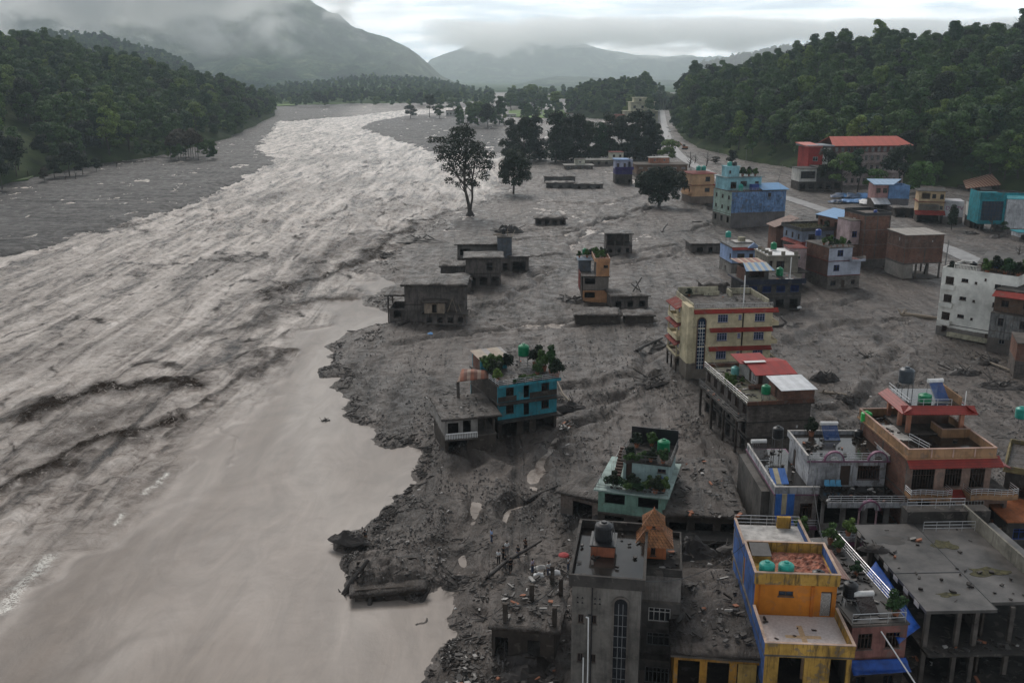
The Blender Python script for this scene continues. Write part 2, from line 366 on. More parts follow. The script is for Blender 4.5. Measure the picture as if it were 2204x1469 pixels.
rows = np.concatenate([np.exp(np.linspace(math.log(28), math.log(62), 30, endpoint=False)), np.exp(np.linspace(math.log(62), math.log(420), 560, endpoint=False)),
                       np.exp(np.linspace(math.log(420), math.log(2600), 260, endpoint=False)), np.exp(np.linspace(math.log(2600), math.log(13800), 40))])
T = np.linspace(-1.0, 1.0, 1100)[None, :] ; Yg = rows[:, None] + 0 * T
Xg = T * (Yg * .9 + 14)
Zg = ground_h(Xg, Yg)
Zg = Zg * (1 - sstep(2500, 4000, Yg)); Xg = np.clip(Xg, -6800, 6800)
gme = grid_mesh('ground', Xg, Yg, Zg, [mud]); BAR = [tuple(at(a, b, 0)[:2]) for a, b in ((760, 270), (870, 248), (1080, 250), (1090, 330), (930, 335))]
silt = np.clip(sstep(-60, -110, Xg + (Yg - 200) * .12) * (Yg > 150) + sstep(-8, 8, poly_sd(Xg, Yg, BAR)), 0, 1); a_ = gme.attributes.new('silt', 'FLOAT', 'POINT'); a_.data.foreach_set('value', silt.astype(np.float32).ravel())
tag(link('ground', gme), kind='structure')
# road
def strip(name, pts, wd, z, m, kind='structure', sub=8, dz=0.0):
    P = []
    for (a, b) in zip(pts[:-1], pts[1:]):
        for k in range(sub): P.append((a[0] + (b[0] - a[0]) * k / sub, a[1] + (b[1] - a[1]) * k / sub))
    P.append(pts[-1]); P = np.array(P)
    for _ in range(6): P[1:-1] = (P[:-2] + P[1:-1] * 2 + P[2:]) / 4
    d = np.gradient(P, axis=0); nrm = np.stack([-d[:, 1], d[:, 0]], -1); nrm /= np.linalg.norm(nrm, axis=1)[:, None]
    mb = MB()
    L = P + nrm * wd / 2; Rr = P - nrm * wd / 2
    for i in range(len(P) - 1):
        mb.hexa([(*L[i], z - .4), (*Rr[i], z - .4), (*Rr[i + 1], z - .4), (*L[i + 1], z - .4)], [(*L[i], z), (*Rr[i], z), (*Rr[i + 1], z), (*L[i + 1], z)])
    o = mb.build(name, m)
    if kind: tag(o, kind=kind)
    return o
asph, t, p = new_mat('muddy_asphalt')
n = noise(t, coords(t), .25, 7, .65)
t.links.new(ramp(t, n, [(.35, (.13, .12, .118)), (.5, (.22, .21, .205)), (.65, (.30, .29, .285))]), p.inputs['Base Color']); p.inputs['Roughness'].default_value = .5
strip('road', ROAD, 6.5, .07, asph)
# river
rowsw = np.concatenate([np.exp(np.linspace(math.log(28), math.log(62), 20, endpoint=False)), np.exp(np.linspace(math.log(62), math.log(420), 620, endpoint=False)), np.exp(np.linspace(math.log(420), math.log(1900), 220))])
T = np.linspace(-1.0, .16, 1000)[None, :]; Yw = rowsw[:, None] + 0 * T; Xw = T * (Yw * .9 + 14)
CALM = [tuple(at(px, py, WZ)[:2]) for px, py in [(-500, 1700), (-200, 1330), (60, 1235), (200, 1130), (330, 1010), (470, 925), (560, 850), (600, 790), (640, 720), (720, 660), (760, 610), (900, 560), (1100, 900), (1100, 1700)]]
sdc = poly_sd(Xw, Yw, CALM) + fbm(Xw / 14, Yw / 14, 3, 15) * 14
turb = 1 - sstep(-5, 5, sdc)
BLEND = 1 - sstep(-45, -4, sdc)
flow = Xw + fbm(Xw / 40, Yw / 60, 3, 71) * 16
r1 = ridge(flow / 8, Yw / 26, 4, 51, .55); r2 = ridge(flow / 2.6 + 4, Yw / 5.5, 3, 58)
chop = fbm(Xw / 3.2, Yw / 4.2, 4, 66, .6); swell = fbm(Xw / 17, Yw / 40, 3, 55)
amp = turb * (.36 + .6 * sstep(120, 420, Yw))
Zw = WZ + amp * 1.15 * ((r1 - .42) * 1.5 + (r2 - .4) * .45 + chop * .9 + swell * 1.0) + (1 - turb) * (fbm(Xw / 7, Yw / 3.2, 3, 88) * .035 + fbm(Xw / 1.5, Yw / 1.0, 2, 89) * .012)
# long standing lines of the near current
for q, wd, am in (([(-60, 1400), (20, 1300), (75, 1215), (110, 1150)], 1.2, .5), ([(130, 1200), (240, 1105), (345, 1035), (370, 1000)], .9, .4), ([(330, 1000), (480, 915), (560, 855)], .8, .3), ([(500, 1000), (510, 945), (440, 915), (470, 890)], .5, .16),
                  ([(60, 1180), (200, 1090), (300, 1030)], 1.2, .25), ([(180, 1440), (260, 1400), (340, 1370)], 1.4, .14), ([(350, 1080), (500, 1060), (620, 1020)], 1.6, .10), ([(150, 1300), (300, 1200), (480, 1140)], 2, .08)):
    qq = [tuple(at(a, b, WZ)[:2]) for a, b in q]
    dd = line_d(Xw + fbm(Xw / 3, Yw / 3, 2, 5) * 2.2, Yw + fbm(Xw / 3, Yw / 3, 2, 6) * 2.2, qq); Zw = Zw + am * .4 * np.exp(-(dd / wd) ** 2)
foam = np.zeros_like(Xw)
for q, wd in (([(5, 1320), (40, 1270), (85, 1228), (112, 1198)], 1.0), ([(250, 1128), (270, 1108)], .5), ([(310, 1065), (348, 1040), (354, 1022)], .6)):
    qq = [tuple(at(a, b, WZ)[:2]) for a, b in q]
    dd = line_d(Xw + fbm(Xw / 1.5, Yw / 1.5, 2, 5) * 1.2, Yw, qq); foam = np.maximum(foam, np.exp(-(dd / wd / .7) ** 2))
# brown crests: the two torn lines of the main current and scattered ones
crest = np.zeros_like(Xw)
for q, wd, am in (([(-80, 1110), (0, 1060), (100, 1010), (220, 960), (330, 920), (420, 900)], 2.6, 1.0), ([(40, 905), (120, 870), (230, 830), (380, 822)], 3.6, 1.15), ([(380, 940), (480, 850), (570, 790), (600, 755)], 1.6, .8),
                  ([(430, 720), (520, 705), (640, 650), (720, 640)], 4, .8), ([(560, 640), (700, 600), (780, 560), (840, 520), (900, 480), (1000, 450)], 4.5, 1.0), ([(120, 950), (220, 900), (330, 870)], 6, .7), ([(640, 590), (720, 540), (800, 500)], 6, .7),
                  ([(0, 790), (150, 760), (300, 740)], 7, .35), ([(400, 600), (600, 560), (700, 520)], 9, .3), ([(550, 430), (700, 400), (850, 385)], 14, .35), ([(640, 350), (720, 335), (760, 345)], 12, .4), ([(830, 460), (900, 440), (960, 425)], 10, .4), ([(760, 480), (850, 440)], 8, .4)):
    qq = [tuple(at(a, b, WZ)[:2]) for a, b in q]
    dd = line_d(Xw + fbm(Xw / 7, Yw / 10, 4, 5) * 13, Yw + fbm(Xw / 7, Yw / 10, 3, 6) * 10, qq)
    crest = np.maximum(crest, am * np.exp(-(dd / wd) ** 2))
    Zw = Zw + am * .7 * np.exp(-(dd / wd) ** 2) * (ridge(Xw / 1.6, Yw / 3, 3, 4))
sc_ = sstep(.60, .80, ridge(flow / 9 + 7, Yw / 20, 4, 33, .6)) * turb * sstep(.48, .60, vn(Xw / 45, Yw / 90, 12))
sd2_ = sstep(.66, .82, ridge(flow / 6 + 3, Yw / 9, 4, 133, .6)) * turb * sstep(.40, .58, vn(Xw / 60, Yw / 70, 29)); crest = np.clip(np.maximum(crest, np.maximum(sc_ * .95, sd2_ * .8)), 0, 1)
wme = grid_mesh('river', Xw, Yw, Zw, [water])
for nm, arr in (('turb', turb), ('crest', crest), ('foam', foam)):
    a_ = wme.attributes.new(nm, 'FLOAT', 'POINT'); a_.data.foreach_set('value', arr.astype(np.float32).ravel())
tag(link('river', wme), kind='structure')
# ------------------------------------------------------------------ hills
def hillfn(spec, seed, rough):
    T0 = []; Y0 = []; Y1 = []; Z1 = []
    for px, fy, ry, k, th in spec:
        a = at(px, fy, 0); T0.append(a.x / a.y); Y0.append(a.y); y1 = a.y * k
        Y1.append(y1); Z1.append(max(2, z_for(a.x, y1, ry) - th))
    o = np.argsort(T0); T0, Y0, Y1, Z1 = (np.array(q)[o] for q in (T0, Y0, Y1, Z1))
    def h(x, y):
        x = np.asarray(x, float); y = np.asarray(y, float)
        tt = x / y; a = np.interp(tt, T0, Y0); b = np.interp(tt, T0, Y1); c = np.interp(tt, T0, Z1)
        a = a * (1 + fbm(x / 60, y / 60, 2, seed) * .06)
        s = np.clip((y - a) / (b - a), -.2, 1); s2 = np.clip((y - b) / (b * .8), 0, 1)
        z = c * np.where(s < 0, s * 1.5, s ** .8) * (1 - .5 * s2) + fbm(x / 70, y / 70, 4, seed) * rough * np.clip(s, 0, 1) - 1.5 * (s < .02)
        rk_ = sstep(7, 28, line_d(x, y, ROAD)); z = z * rk_ - 1.2 * (1 - rk_)
        return z
    return h, (T0, Y0, Y1, Z1)
soil, t, p = new_mat('forest_floor')
n = noise(t, coords(t), .06, 7, .65)
t.links.new(ramp(t, n, [(.3, (.014, .020, .010)), (.5, (.03, .045, .015)), (.7, (.055, .07, .026))]), p.inputs['Base Color']); p.inputs['Roughness'].default_value = 1; p.inputs['Specular IOR Level'].default_value = .1
SR = [(1380, 262, 165, 1.25, 12), (1412, 268, 168, 1.25, 14), (1440, 292, 172, 1.30, 14), (1500, 318, 160, 1.45, 15), (1600, 345, 142, 1.6, 16), (1700, 362, 116, 1.6, 18), (1760, 372, 92, 1.6, 18), (1900, 395, 78, 1.65, 18), (2000, 402, 66, 1.65, 18), (2160, 412, 55, 1.7, 18), (2260, 420, 85, 1.7, 16), (2700, 440, 60, 1.7, 16)]
SL = [(-500, 470, 90, 1.7, 14), (0, 405, 98, 1.75, 14), (100, 378, 86, 1.8, 14), (200, 356, 104, 1.75, 14), (290, 342, 128, 1.65, 14), (340, 334, 158, 1.55, 13), (400, 322, 165, 1.45, 13), (500, 295, 190, 1.3, 14), (550, 272, 214, 1.18, 14), (592, 250, 238, 1.06, 12)]
hR, pR = hillfn(SR, 301, 22); hL, pL = hillfn(SL, 401, 18)
S2 = [(560, 228, 200, 1.3, 6), (700, 226, 178, 1.7, 8), (800, 224, 166, 1.8, 8), (900, 222, 168, 1.75, 8), (960, 221, 178, 1.6, 8), (1020, 219, 200, 1.3, 8), (1062, 218, 214, 1.05, 6)]
S3 = [(1220, 250, 205, 1.15, 12), (1260, 254, 190, 1.2, 13), (1300, 258, 184, 1.25, 13), (1360, 262, 176, 1.3, 13), (1405, 262, 180, 1.3, 13), (1440, 258, 190, 1.2, 13)]
S4 = [(60, 236, 92, 1.5, 10), (160, 236, 82, 1.6, 10), (250, 234, 88, 1.6, 10), (330, 232, 118, 1.6, 10), (400, 230, 140, 1.5, 10), (440, 228, 175, 1.3, 10), (480, 226, 205, 1.1, 6)]
S5 = [(1500, 200, 150, 1.2, 5), (1600, 200, 122, 1.3, 8), (1680, 200, 108, 1.3, 8), (1750, 200, 100, 1.3, 8), (1850, 200, 110, 1.2, 8), (2080, 200, 80, 1.3, 8), (2160, 200, 62, 1.3, 8), (2300, 200, 60, 1.3, 8)]
h2, p2 = hillfn(S2, 501, 20); h3, p3 = hillfn(S3, 601, 14); h4, p4 = hillfn(S4, 701, 25); h5, p5 = hillfn(S5, 801, 25)
HILLS = []
def hillmesh(h, pr, m, nx=220, ny=160, kmax=1.9):
    T0, Y0, Y1, Z1 = pr
    tt = np.linspace(T0[0], T0[-1], nx)[None, :]; a = np.interp(tt, T0, Y0) * .93; b = np.interp(tt, T0, Y1) * kmax / 1.3
    s = np.linspace(0, 1, ny)[:, None] ** 1.3; Y = a + (b - a) * s; X = tt * Y
    Z = h(X, Y); e = np.minimum(np.linspace(0, 1, nx), np.linspace(1, 0, nx))[None, :]
    Z = np.where(Z < 0, -3, Z); tag(link('hill', grid_mesh('hill', X, Y, Z, [m])), kind='structure')
pale = simple('terraced_slope', (.075, .11, .045), 1, nscale=.012, amt=.6, bumps=0, spec=.05)
for h, pr in ((hR, pR), (hL, pL), (h2, p2), (h3, p3), (h4, p4), (h5, p5)): hillmesh(h, pr, pale if h is h2 else soil)
# mountains behind
mtn, t, p = new_mat('mountain_forest')
n = noise(t, coords(t), .008, 9, .72); n2 = noise(t, coords(t), .05, 6, .7)
t.links.new(mixc(t, 1, ramp(t, n, [(.38, (.008, .022, .018)), (.47, (.022, .050, .034)), (.55, (.06, .10, .055)), (.63, (.15, .18, .11))]), ramp(t, n2, [(.35, .6), (.65, 1.35)]), 'MULTIPLY'), p.inputs['Base Color'])
p.inputs['Roughness'].default_value = 1; p.inputs['Specular IOR Level'].default_value = .05
bump(t, p, n2, 1.0, 25)
def mountain(outline, Y0, depth, foot, rgh, seed):
    # outline: (px, py of the crest)
    tx = [(px - IW / 2) / FPX for px, _ in outline]
    xs = np.linspace(outline[0][0], outline[-1][0], 260)
    py = np.interp(xs, [o[0] for o in outline], [o[1] for o in outline])
    Yc = Y0 + depth * .55
    Zc = np.array([z_for(0, Yc, q) for q in py]); Xc = np.array([atY(a, b, Yc).x for a, b in zip(xs, py)])
    s = np.linspace(0, 1, 150)[:, None]; Y = Y0 + depth * s + 0 * Zc[None, :]; X = Xc[None, :] * (Y / Yc)
    prof = np.where(s < .55, (s / .55) ** 1.15, 1 - ((s - .55) / .45) ** 1.3)
    rg = (ridge(X / (rgh * 5), Y / (rgh * 7), 5, seed) - .45)
    Z = Zc[None, :] * prof + rg * rgh * 2.1 * np.sin(np.pi * np.clip(s * 1.05, 0, 1)) ** .7 * np.where(s > .5, .35, 1) * np.clip(Zc[None, :] / 200, .1, 1)
    Z = np.maximum(Z, -2); Z[0] = -2; Z[-1] = -2
    tag(link('mountain', grid_mesh('mountain', X, Y, Z, [mtn])), kind='structure')
mountain([(-900, -60), (0, -60), (250, -40), (420, 10), (560, -5), (660, 5), (700, 30), (760, 68), (830, 95), (880, 118), (920, 142), (950, 165), (1000, 185)], 3600, 2600, 200, 150, 901)
mountain([(880, 172), (930, 128), (985, 105), (1060, 70), (1105, 55), (1170, 62), (1230, 84), (1300, 105), (1370, 115), (1500, 125), (1650, 130), (1900, 128), (2300, 120), (2900, 110)], 8200, 3500, 180, 90, 902)
mountain([(1090, 188), (1150, 172), (1200, 164), (1260, 166), (1330, 170), (1420, 172), (1600, 175), (1800, 176)], 5200, 1500, 190, 60, 903)
# ------------------------------------------------------------------ trees
def crown_mesh(name, blobs, n, size, seed, mats, up=.35, twigs=()):
    rng = np.random.default_rng(seed)
    B = np.array(blobs, float); wgt = B[:, 3] ** 2; k = rng.choice(len(B), n, p=wgt / wgt.sum())
    d = rng.normal(size=(n, 3)); d /= np.linalg.norm(d, axis=1)[:, None]
    d[:, 2] = np.where(d[:, 2] < -.62, -d[:, 2] * .8, d[:, 2]); d /= np.linalg.norm(d, axis=1)[:, None]
    r = B[k, 3] * (1 - rng.random(n) ** 2.0 * .5)
    sq = B[k, 4] if B.shape[1] > 4 else .8
    P = B[k, :3] + d * r[:, None] * np.stack([np.ones(n), np.ones(n), np.ones(n) * sq], -1)
    nr = d + rng.normal(size=(n, 3)) * .55; nr[:, 2] += up; nr /= np.linalg.norm(nr, axis=1)[:, None]
    a = np.cross(nr, rng.normal(size=(n, 3))); a /= np.linalg.norm(a, axis=1)[:, None]; b = np.cross(nr, a)
    sz = size * (.55 + .9 * rng.random(n))[:, None]; a *= sz; b *= sz * (.5 + .4 * rng.random(n))[:, None]
    V = np.stack([P - a, P - b * .9 + a * .15, P + a, P + b * .9 - a * .1], 1).reshape(-1, 3)
    F = np.arange(4 * n).reshape(n, 4)
    return mesh_np(name, V, F, mats)
def blobs_for(seed, H, Wd, nb, base=.35, shape='round'):
    rd = random.Random(seed); out = []
    for i in range(nb):
        f = rd.random() ** .8; z = H * (base + (1 - base) * f)
        if shape == 'round': w_ = Wd * .5 * math.sqrt(max(.06, 1 - (2 * f - .75) ** 2 * .62))
        else: w_ = Wd * .5 * (1.05 - f * .85)
        q = rd.random() * 6.283; rr = w_ * math.sqrt(rd.random()) * .82
        out.append((math.cos(q) * rr, math.sin(q) * rr, z - Wd * .12, Wd * rd.uniform(.13, .24), rd.uniform(.6, .95)))
    return out
def trunk_mb(H, r, seed, spread=.25, nl=6, base=.35, mb=None):
    rd = random.Random(seed); mb = mb or MB(); pts = [(0, 0, -1)]; x = y = 0
    for k in range(1, 6):
        x += rd.uniform(-.02, .02) * H; y += rd.uniform(-.02, .02) * H; pts.append((x, y, H * .85 * k / 5))
    mb.path(pts, [r * (1.15 - .2 * k) for k in range(6)], 7)
    for k in range(nl):
        z = H * (base + (.75 - base) * k / nl); q = rd.random() * 6.28; L = H * spread * rd.uniform(.7, 1.1)
        i = min(4, int(z / (H * .85) * 5)); p0 = pts[i + 1]; p0 = (p0[0] * .7, p0[1] * .7, z)
        p1 = (p0[0] + math.cos(q) * L * .5, p0[1] + math.sin(q) * L * .5, z + L * .35); p2 = (p0[0] + math.cos(q) * L, p0[1] + math.sin(q) * L, z + L * .8)
        mb.path([p0, p1, p2], [r * .45, r * .3, r * .12], 5)
    return mb
FOREST = []      # forest tree kinds, each an Empty with crown and trunk
kinds = [(21, 13.5, 15, 'round', 'leaf'), (24, 12, 16, 'round', 'leaf'), (17, 14, 14, 'round', 'leaf'), (26, 11, 17, 'cone', 'leaf'), (15, 11, 12, 'round', 'leaf'), (22, 15, 18, 'round', 'leafdark')]
for i, (H, Wd, nb, shp, mt) in enumerate(kinds):
    cm = crown_mesh('crown', blobs_for(50 + i, H, Wd, nb, .38, shp), 2600, .50, 60 + i, [M[mt]])
    tb = trunk_mb(H, .32, 70 + i); tm = bpy.data.meshes.new('trunk'); tm.from_pydata(tb.v, [], tb.f); tm.materials.append(M['bark'])
    FOREST.append((cm, tm, H, Wd))
rng = np.random.default_rng(5)
cand = []
def scatter(h, pr, sp, sc0, sc1, kf, lo=.0, jitter=.9):
    T0, Y0, Y1, Z1 = pr
    x0 = min(T0[0] * Y1.max() * kf, T0[0] * Y0.min()); x1 = max(T0[-1] * Y1.max() * kf, T0[-1] * Y0.min())
    xs = np.arange(x0, x1, sp); ys = np.arange(Y0.min(), Y1.max() * kf, sp); X, Y = np.meshgrid(xs, ys)
    X = X + (rng.random(X.shape) - .5) * sp * jitter; Y = Y + (rng.random(X.shape) - .5) * sp * jitter
    X = X.ravel(); Y = Y.ravel(); tt = X / Y
    a = np.interp(tt, T0, Y0); b = np.interp(tt, T0, Y1); ok = (tt > T0[0]) & (tt < T0[-1]) & (Y > a * 1.005) & (Y < b * kf)
    X, Y = X[ok], Y[ok]; Z = h(X, Y); ok = Z > lo; X, Y, Z = X[ok], Y[ok], Z[ok]
    s = sc0 + (sc1 - sc0) * rng.random(len(X)) ** 1.5
    for q in zip(X, Y, Z - .5, s): cand.append(q)
scatter(hR, pR, 9.4, .5, 1.3, 1.12); scatter(hL, pL, 9.8, .5, 1.25, 1.15); n_near = len(cand)
scatter(h3, p3, 10, .6, 1.0, 1.1)
scatter(h4, p4, 20, .9, 1.5, 1.1); scatter(h2, p2, 27, .5, 1.0, 1.1); scatter(h5, p5, 24, 1., 1.6, 1.1)
for x0, x1, y0, y1, n_, s0 in ((600, 1060, 206, 231, 420, 1.0), (1120, 1420, 226, 262, 260, .8), (1090, 1230, 214, 236, 120, 1.1), (2, 140, 335, 362, 70, .45), (985, 1090, 246, 276, 50, .8), (200, 470, 318, 346, 60, .5)):
    for _ in range(n_):
        a = at(rng.uniform(x0, x1), rng.uniform(y0, y1), 0)
        if vn(a.x / 90, a.y / 160, 5) < (.38 if s0 > .6 else 0) or gz(a.x, a.y) < -.5: continue
        cand.append((a.x, a.y, -.5, s0 * rng.uniform(.6, 1.2) * (1 if a.y < 1500 else 1.1)))
cand = np.array(cand)
rdm = np.hypot(cand[:, 0][:, None] * 0 + line_d(cand[:, 0], cand[:, 1], ROAD)[:, None], 0).ravel()
cand = cand[rdm > 7.5]
# a clearing of meadow on the left bank
mead = [tuple(at(px, py, 0)[:2]) for px, py in ((0, 385), (20, 352), (110, 348), (100, 372), (40, 388))]
cand = cand[poly_sd(cand[:, 0], cand[:, 1], mead) < 2]
vis = np.abs(cand[:, 0] / cand[:, 1]) < .545
key = np.where(vis, cand[:, 3] / cand[:, 1], 0); order = np.argsort(-key)
kid = rng.choice(len(FOREST), len(cand), p=[.24, .2, .2, .12, .14, .10]); rz = rng.random(len(cand)) * 6.28
sides = {0: ('tree in the dark forest on the left river bank', 'trees of the left bank forest'), 1: ('tree in the forest on the right hillside behind the town', 'trees of the right hillside forest')}
desc = ['medium rounded green', 'tall rounded green', 'short broad-crowned green', 'tall pointed narrow-crowned green', 'small rounded green', 'large very dark green']
crowns = {}
for j in order[:285]:
    x, y, z, s = cand[j]; k = int(kid[j]); cm, tm, H, Wd = FOREST[k]; sd_ = 0 if x < 0 else 1
    e = empty('forest_tree', (x, y, z), rz[j], desc[k] + ' ' + sides[sd_][0], 'tree', desc[k] + ' ' + sides[sd_][1]); e.scale = (s * rng.uniform(.9, 1.15), s, s * rng.uniform(.9, 1.1))
    c_ = link('crown', cm, e); link('trunk', tm, e); crowns.setdefault(k, c_)
rest = order[285:]
pm = bpy.data.meshes.new('forest'); pm.vertices.add(len(rest)); pm.vertices.foreach_set('co', cand[rest, :3].astype(np.float32).ravel())
for nm, ty, arr in (('s', 'FLOAT', cand[rest, 3]), ('k', 'INT', kid[rest]), ('rz', 'FLOAT', rz[rest])):
    a_ = pm.attributes.new(nm, ty, 'POINT'); a_.data.foreach_set('value', arr.astype(np.float32 if ty == 'FLOAT' else np.int32))
fo = link('forest', pm); tag(fo, 'dense dark green forest covering the slopes on both sides of the valley', 'forest', kind='stuff')
ng = bpy.data.node_groups.new('forest_nodes', 'GeometryNodeTree')
ng.interface.new_socket('Geometry', in_out='INPUT', socket_type='NodeSocketGeometry'); ng.interface.new_socket('Geometry', in_out='OUTPUT', socket_type='NodeSocketGeometry')
gi = ng.nodes.new('NodeGroupInput'); go = ng.nodes.new('NodeGroupOutput'); jn = ng.nodes.new('GeometryNodeJoinGeometry')
def nattr(nm, ty):
    a_ = ng.nodes.new('GeometryNodeInputNamedAttribute'); a_.data_type = ty; a_.inputs[0].default_value = nm; return a_.outputs['Attribute']
for k in range(len(FOREST)):
    oi = ng.nodes.new('GeometryNodeObjectInfo'); oi.inputs['As Instance'].default_value = True
    cr = crowns.get(k) or link('crown', FOREST[k][0]); oi.inputs['Object'].default_value = cr; oi.transform_space = 'ORIGINAL'
    cmp_ = ng.nodes.new('FunctionNodeCompare'); cmp_.data_type = 'INT'; cmp_.operation = 'EQUAL'
    ng.links.new(nattr('k', 'INT'), [s for s in cmp_.inputs if s.type == 'INT'][0]); [s for s in cmp_.inputs if s.type == 'INT'][1].default_value = k
    ip = ng.nodes.new('GeometryNodeInstanceOnPoints')
    ng.links.new(gi.outputs[0], ip.inputs['Points']); ng.links.new(cmp_.outputs[0], ip.inputs['Selection']); ng.links.new(oi.outputs['Geometry'], ip.inputs['Instance'])
    cx = ng.nodes.new('ShaderNodeCombineXYZ'); ng.links.new(nattr('rz', 'FLOAT'), cx.inputs['Z']); ng.links.new(cx.outputs[0], ip.inputs['Rotation'])
    ng.links.new(nattr('s', 'FLOAT'), ip.inputs['Scale']); ng.links.new(ip.outputs[0], jn.inputs[0])
ng.links.new(jn.outputs[0], go.inputs[0])
md = fo.modifiers.new('forest', 'NODES'); md.node_group = ng
print('FOREST', len(cand), n_near)
# ------------------------------------------------------------------ building materials
def wallmat(name, col, mudh=0.0, dirt=.5, rough=.8, brick=False, blocks=False, streak=.6):
    key = (name, mudh)
    if key in M: return M[key]
    m, t, p = new_mat(name); v = coords(t)
    s = N(t, 'ShaderNodeSeparateXYZ'); t.links.new(v, s.inputs[0])
    if brick or blocks:
        u = mathn(t, 'ADD', s.outputs['X'], s.outputs['Y']); cb = N(t, 'ShaderNodeCombineXYZ'); t.links.new(u, cb.inputs[0]); t.links.new(s.outputs['Z'], cb.inputs[1])
        b = N(t, 'ShaderNodeTexBrick', i={'Scale': 1.0, 'Mortar Size': .022 if brick else .02, 'Brick Width': .5 if brick else .6, 'Row Height': .17 if brick else .3, 'Bias': 0.0}); t.links.new(cb.outputs[0], b.inputs['Vector'])
        b.inputs['Color1'].default_value = (*col, 1); b.inputs['Color2'].default_value = (*scalec(col, .55), 1); b.inputs['Mortar'].default_value = (.19, .16, .14, 1) if brick else (*scalec(col, .6), 1)
        base = b.outputs['Color']
    else: base = None
    n = noise(t, v, .7, 7, .65); st = noise(t, coords(t, (2.2, 2.2, .22)), 1.4, 5, .7)
    cl = ramp(t, n, [(.3, 1 - dirt * .6), (.55, 1), (.75, 1.08)])
    c = mixc(t, 1, base if base is not None else col, cl, 'MULTIPLY')
    c = mixc(t, mathn(t, 'MULTIPLY', ramp(t, st, [(.50, 0), (.68, 1)]), streak * dirt), c, scalec(tuple(q * .25 + .02 for q in col), .9))
    pt = ramp(t, noise(t, coords(t, loc=(7, 3, 1)), 1.1, 3, .55, .6), [(.60, 0), (.625, 1)]); c = mixc(t, mathn(t, 'MULTIPLY', pt, .55 * dirt), c, (.15, .13, .115))
    if mudh > 0:
        w_ = noise(t, v, .5, 5, .7)
        k = mathn(t, 'GREATER_THAN', mathn(t, 'ADD', mudh, mathn(t, 'MULTIPLY', mathn(t, 'SUBTRACT', w_, .5), .55)), s.outputs['Z'])
        mc = mixc(t, 1, (.145, .122, .108), ramp(t, st, [(.3, .7), (.7, 1.2)]), 'MULTIPLY'); c = mixc(t, mathn(t, 'MULTIPLY', k, .92), c, mc)
    t.links.new(c, p.inputs['Base Color']); gr_ = noise(t, v, .22, 4, .6); c = mixc(t, 1, c, ramp(t, gr_, [(.35, .62), (.6, 1.0)]), 'MULTIPLY'); t.links.new(c, p.inputs['Base Color']); p.inputs['Roughness'].default_value = rough; p.inputs['Specular IOR Level'].default_value = .2
    bump(t, p, n, .5, .08); M[key] = m; return m
def roofmat(name, cols, wid=1.0, axis='X', rib=6.0, rough=.5, dirt=.4, metal=.0):
    if name in M: return M[name]
    m, t, p = new_mat(name); v = coords(t); s = N(t, 'ShaderNodeSeparateXYZ'); t.links.new(v, s.inputs[0])
    x = s.outputs[axis]
    fl = mathn(t, 'FRACT', mathn(t, 'MULTIPLY', x, 1 / (wid * len(cols))))
    c = ramp(t, fl, [(i / len(cols), q) for i, q in enumerate(cols)], 'CONSTANT') if len(cols) > 1 else cols[0]
    n = noise(t, v, .9, 7, .65); c = mixc(t, 1, c, ramp(t, n, [(.3, 1 - dirt), (.6, 1), (.8, 1.15)]), 'MULTIPLY'); t.links.new(c, p.inputs['Base Color'])
    w_ = mathn(t, 'SINE', mathn(t, 'MULTIPLY', x, 6.283 * rib)); bump(t, p, w_, .5, .03); p.inputs['Roughness'].default_value = rough; p.inputs['Metallic'].default_value = metal
    M[name] = m; return m
def tilemat(name, col, row=.33, colw=.3, dirt=.35):
    if name in M: return M[name]
    m, t, p = new_mat(name); v = coords(t); s = N(t, 'ShaderNodeSeparateXYZ'); t.links.new(v, s.inputs[0])
    sx = mathn(t, 'FRACT', mathn(t, 'DIVIDE', mathn(t, 'ADD', s.outputs['X'], s.outputs['Y']), colw)); sz = mathn(t, 'FRACT', mathn(t, 'DIVIDE', s.outputs['Z'], row * .55))
    k = mathn(t, 'MULTIPLY', ramp(t, sx, [(0, .35), (.2, 1), (.8, 1), (1, .5)]), ramp(t, sz, [(0, .4), (.25, 1), (1, 1)]))
    n = noise(t, v, 1.2, 6, .65); c = mixc(t, 1, mixc(t, 1, col, k, 'MULTIPLY'), ramp(t, n, [(.3, 1 - dirt), (.65, 1.1)]), 'MULTIPLY'); t.links.new(c, p.inputs['Base Color'])
    p.inputs['Roughness'].default_value = .55; bump(t, p, k, .5, .05); M[name] = m; return m
CONC = lambda h=0: wallmat('bare_concrete', (.125, .108, .096), h, 1)
DCONC = lambda h=0: wallmat('dark_wet_concrete', (.062, .055, .050), h, 1)
MUDW = lambda h=0: wallmat('mud_caked_wall', (.070, .056, .047), h, 1)
BRICK = lambda h=0: wallmat('bare_brick', (.23, .085, .05), h, .7, brick=True, streak=.4)
M['mudroof'] = mud
M['wetroof'] = simple('wet_black_roof', (.020, .017, .015), .12, nscale=.35, amt=.8, bumps=.04, spec=.45)
M['roofconc'] = simple('roof_concrete', (.062, .056, .052), .45, nscale=.45, amt=.75, bumps=.2)
M['steel'] = simple('steel_rail', (.55, .55, .56), .35, .7, bumps=0)
M['whitepaint'] = simple('white_paint', (.62, .61, .60), .6, nscale=2, amt=.15, bumps=0)
M['dirtywhite'] = simple('dirty_white', (.36, .34, .32), .7, nscale=1.5, amt=.4)
M['glass'] = simple('dark_glass', (.012, .014, .018), .12, nscale=.5, amt=.2, bumps=0, spec=.6)
M['blueglass'] = simple('blue_glass', (.012, .03, .06), .15, nscale=.5, amt=.3, bumps=0, spec=.6)
M['darkwood'] = simple('dark_wood', (.045, .026, .018), .6)
M['brownframe'] = simple('brown_frame', (.07, .035, .025), .6, bumps=0)
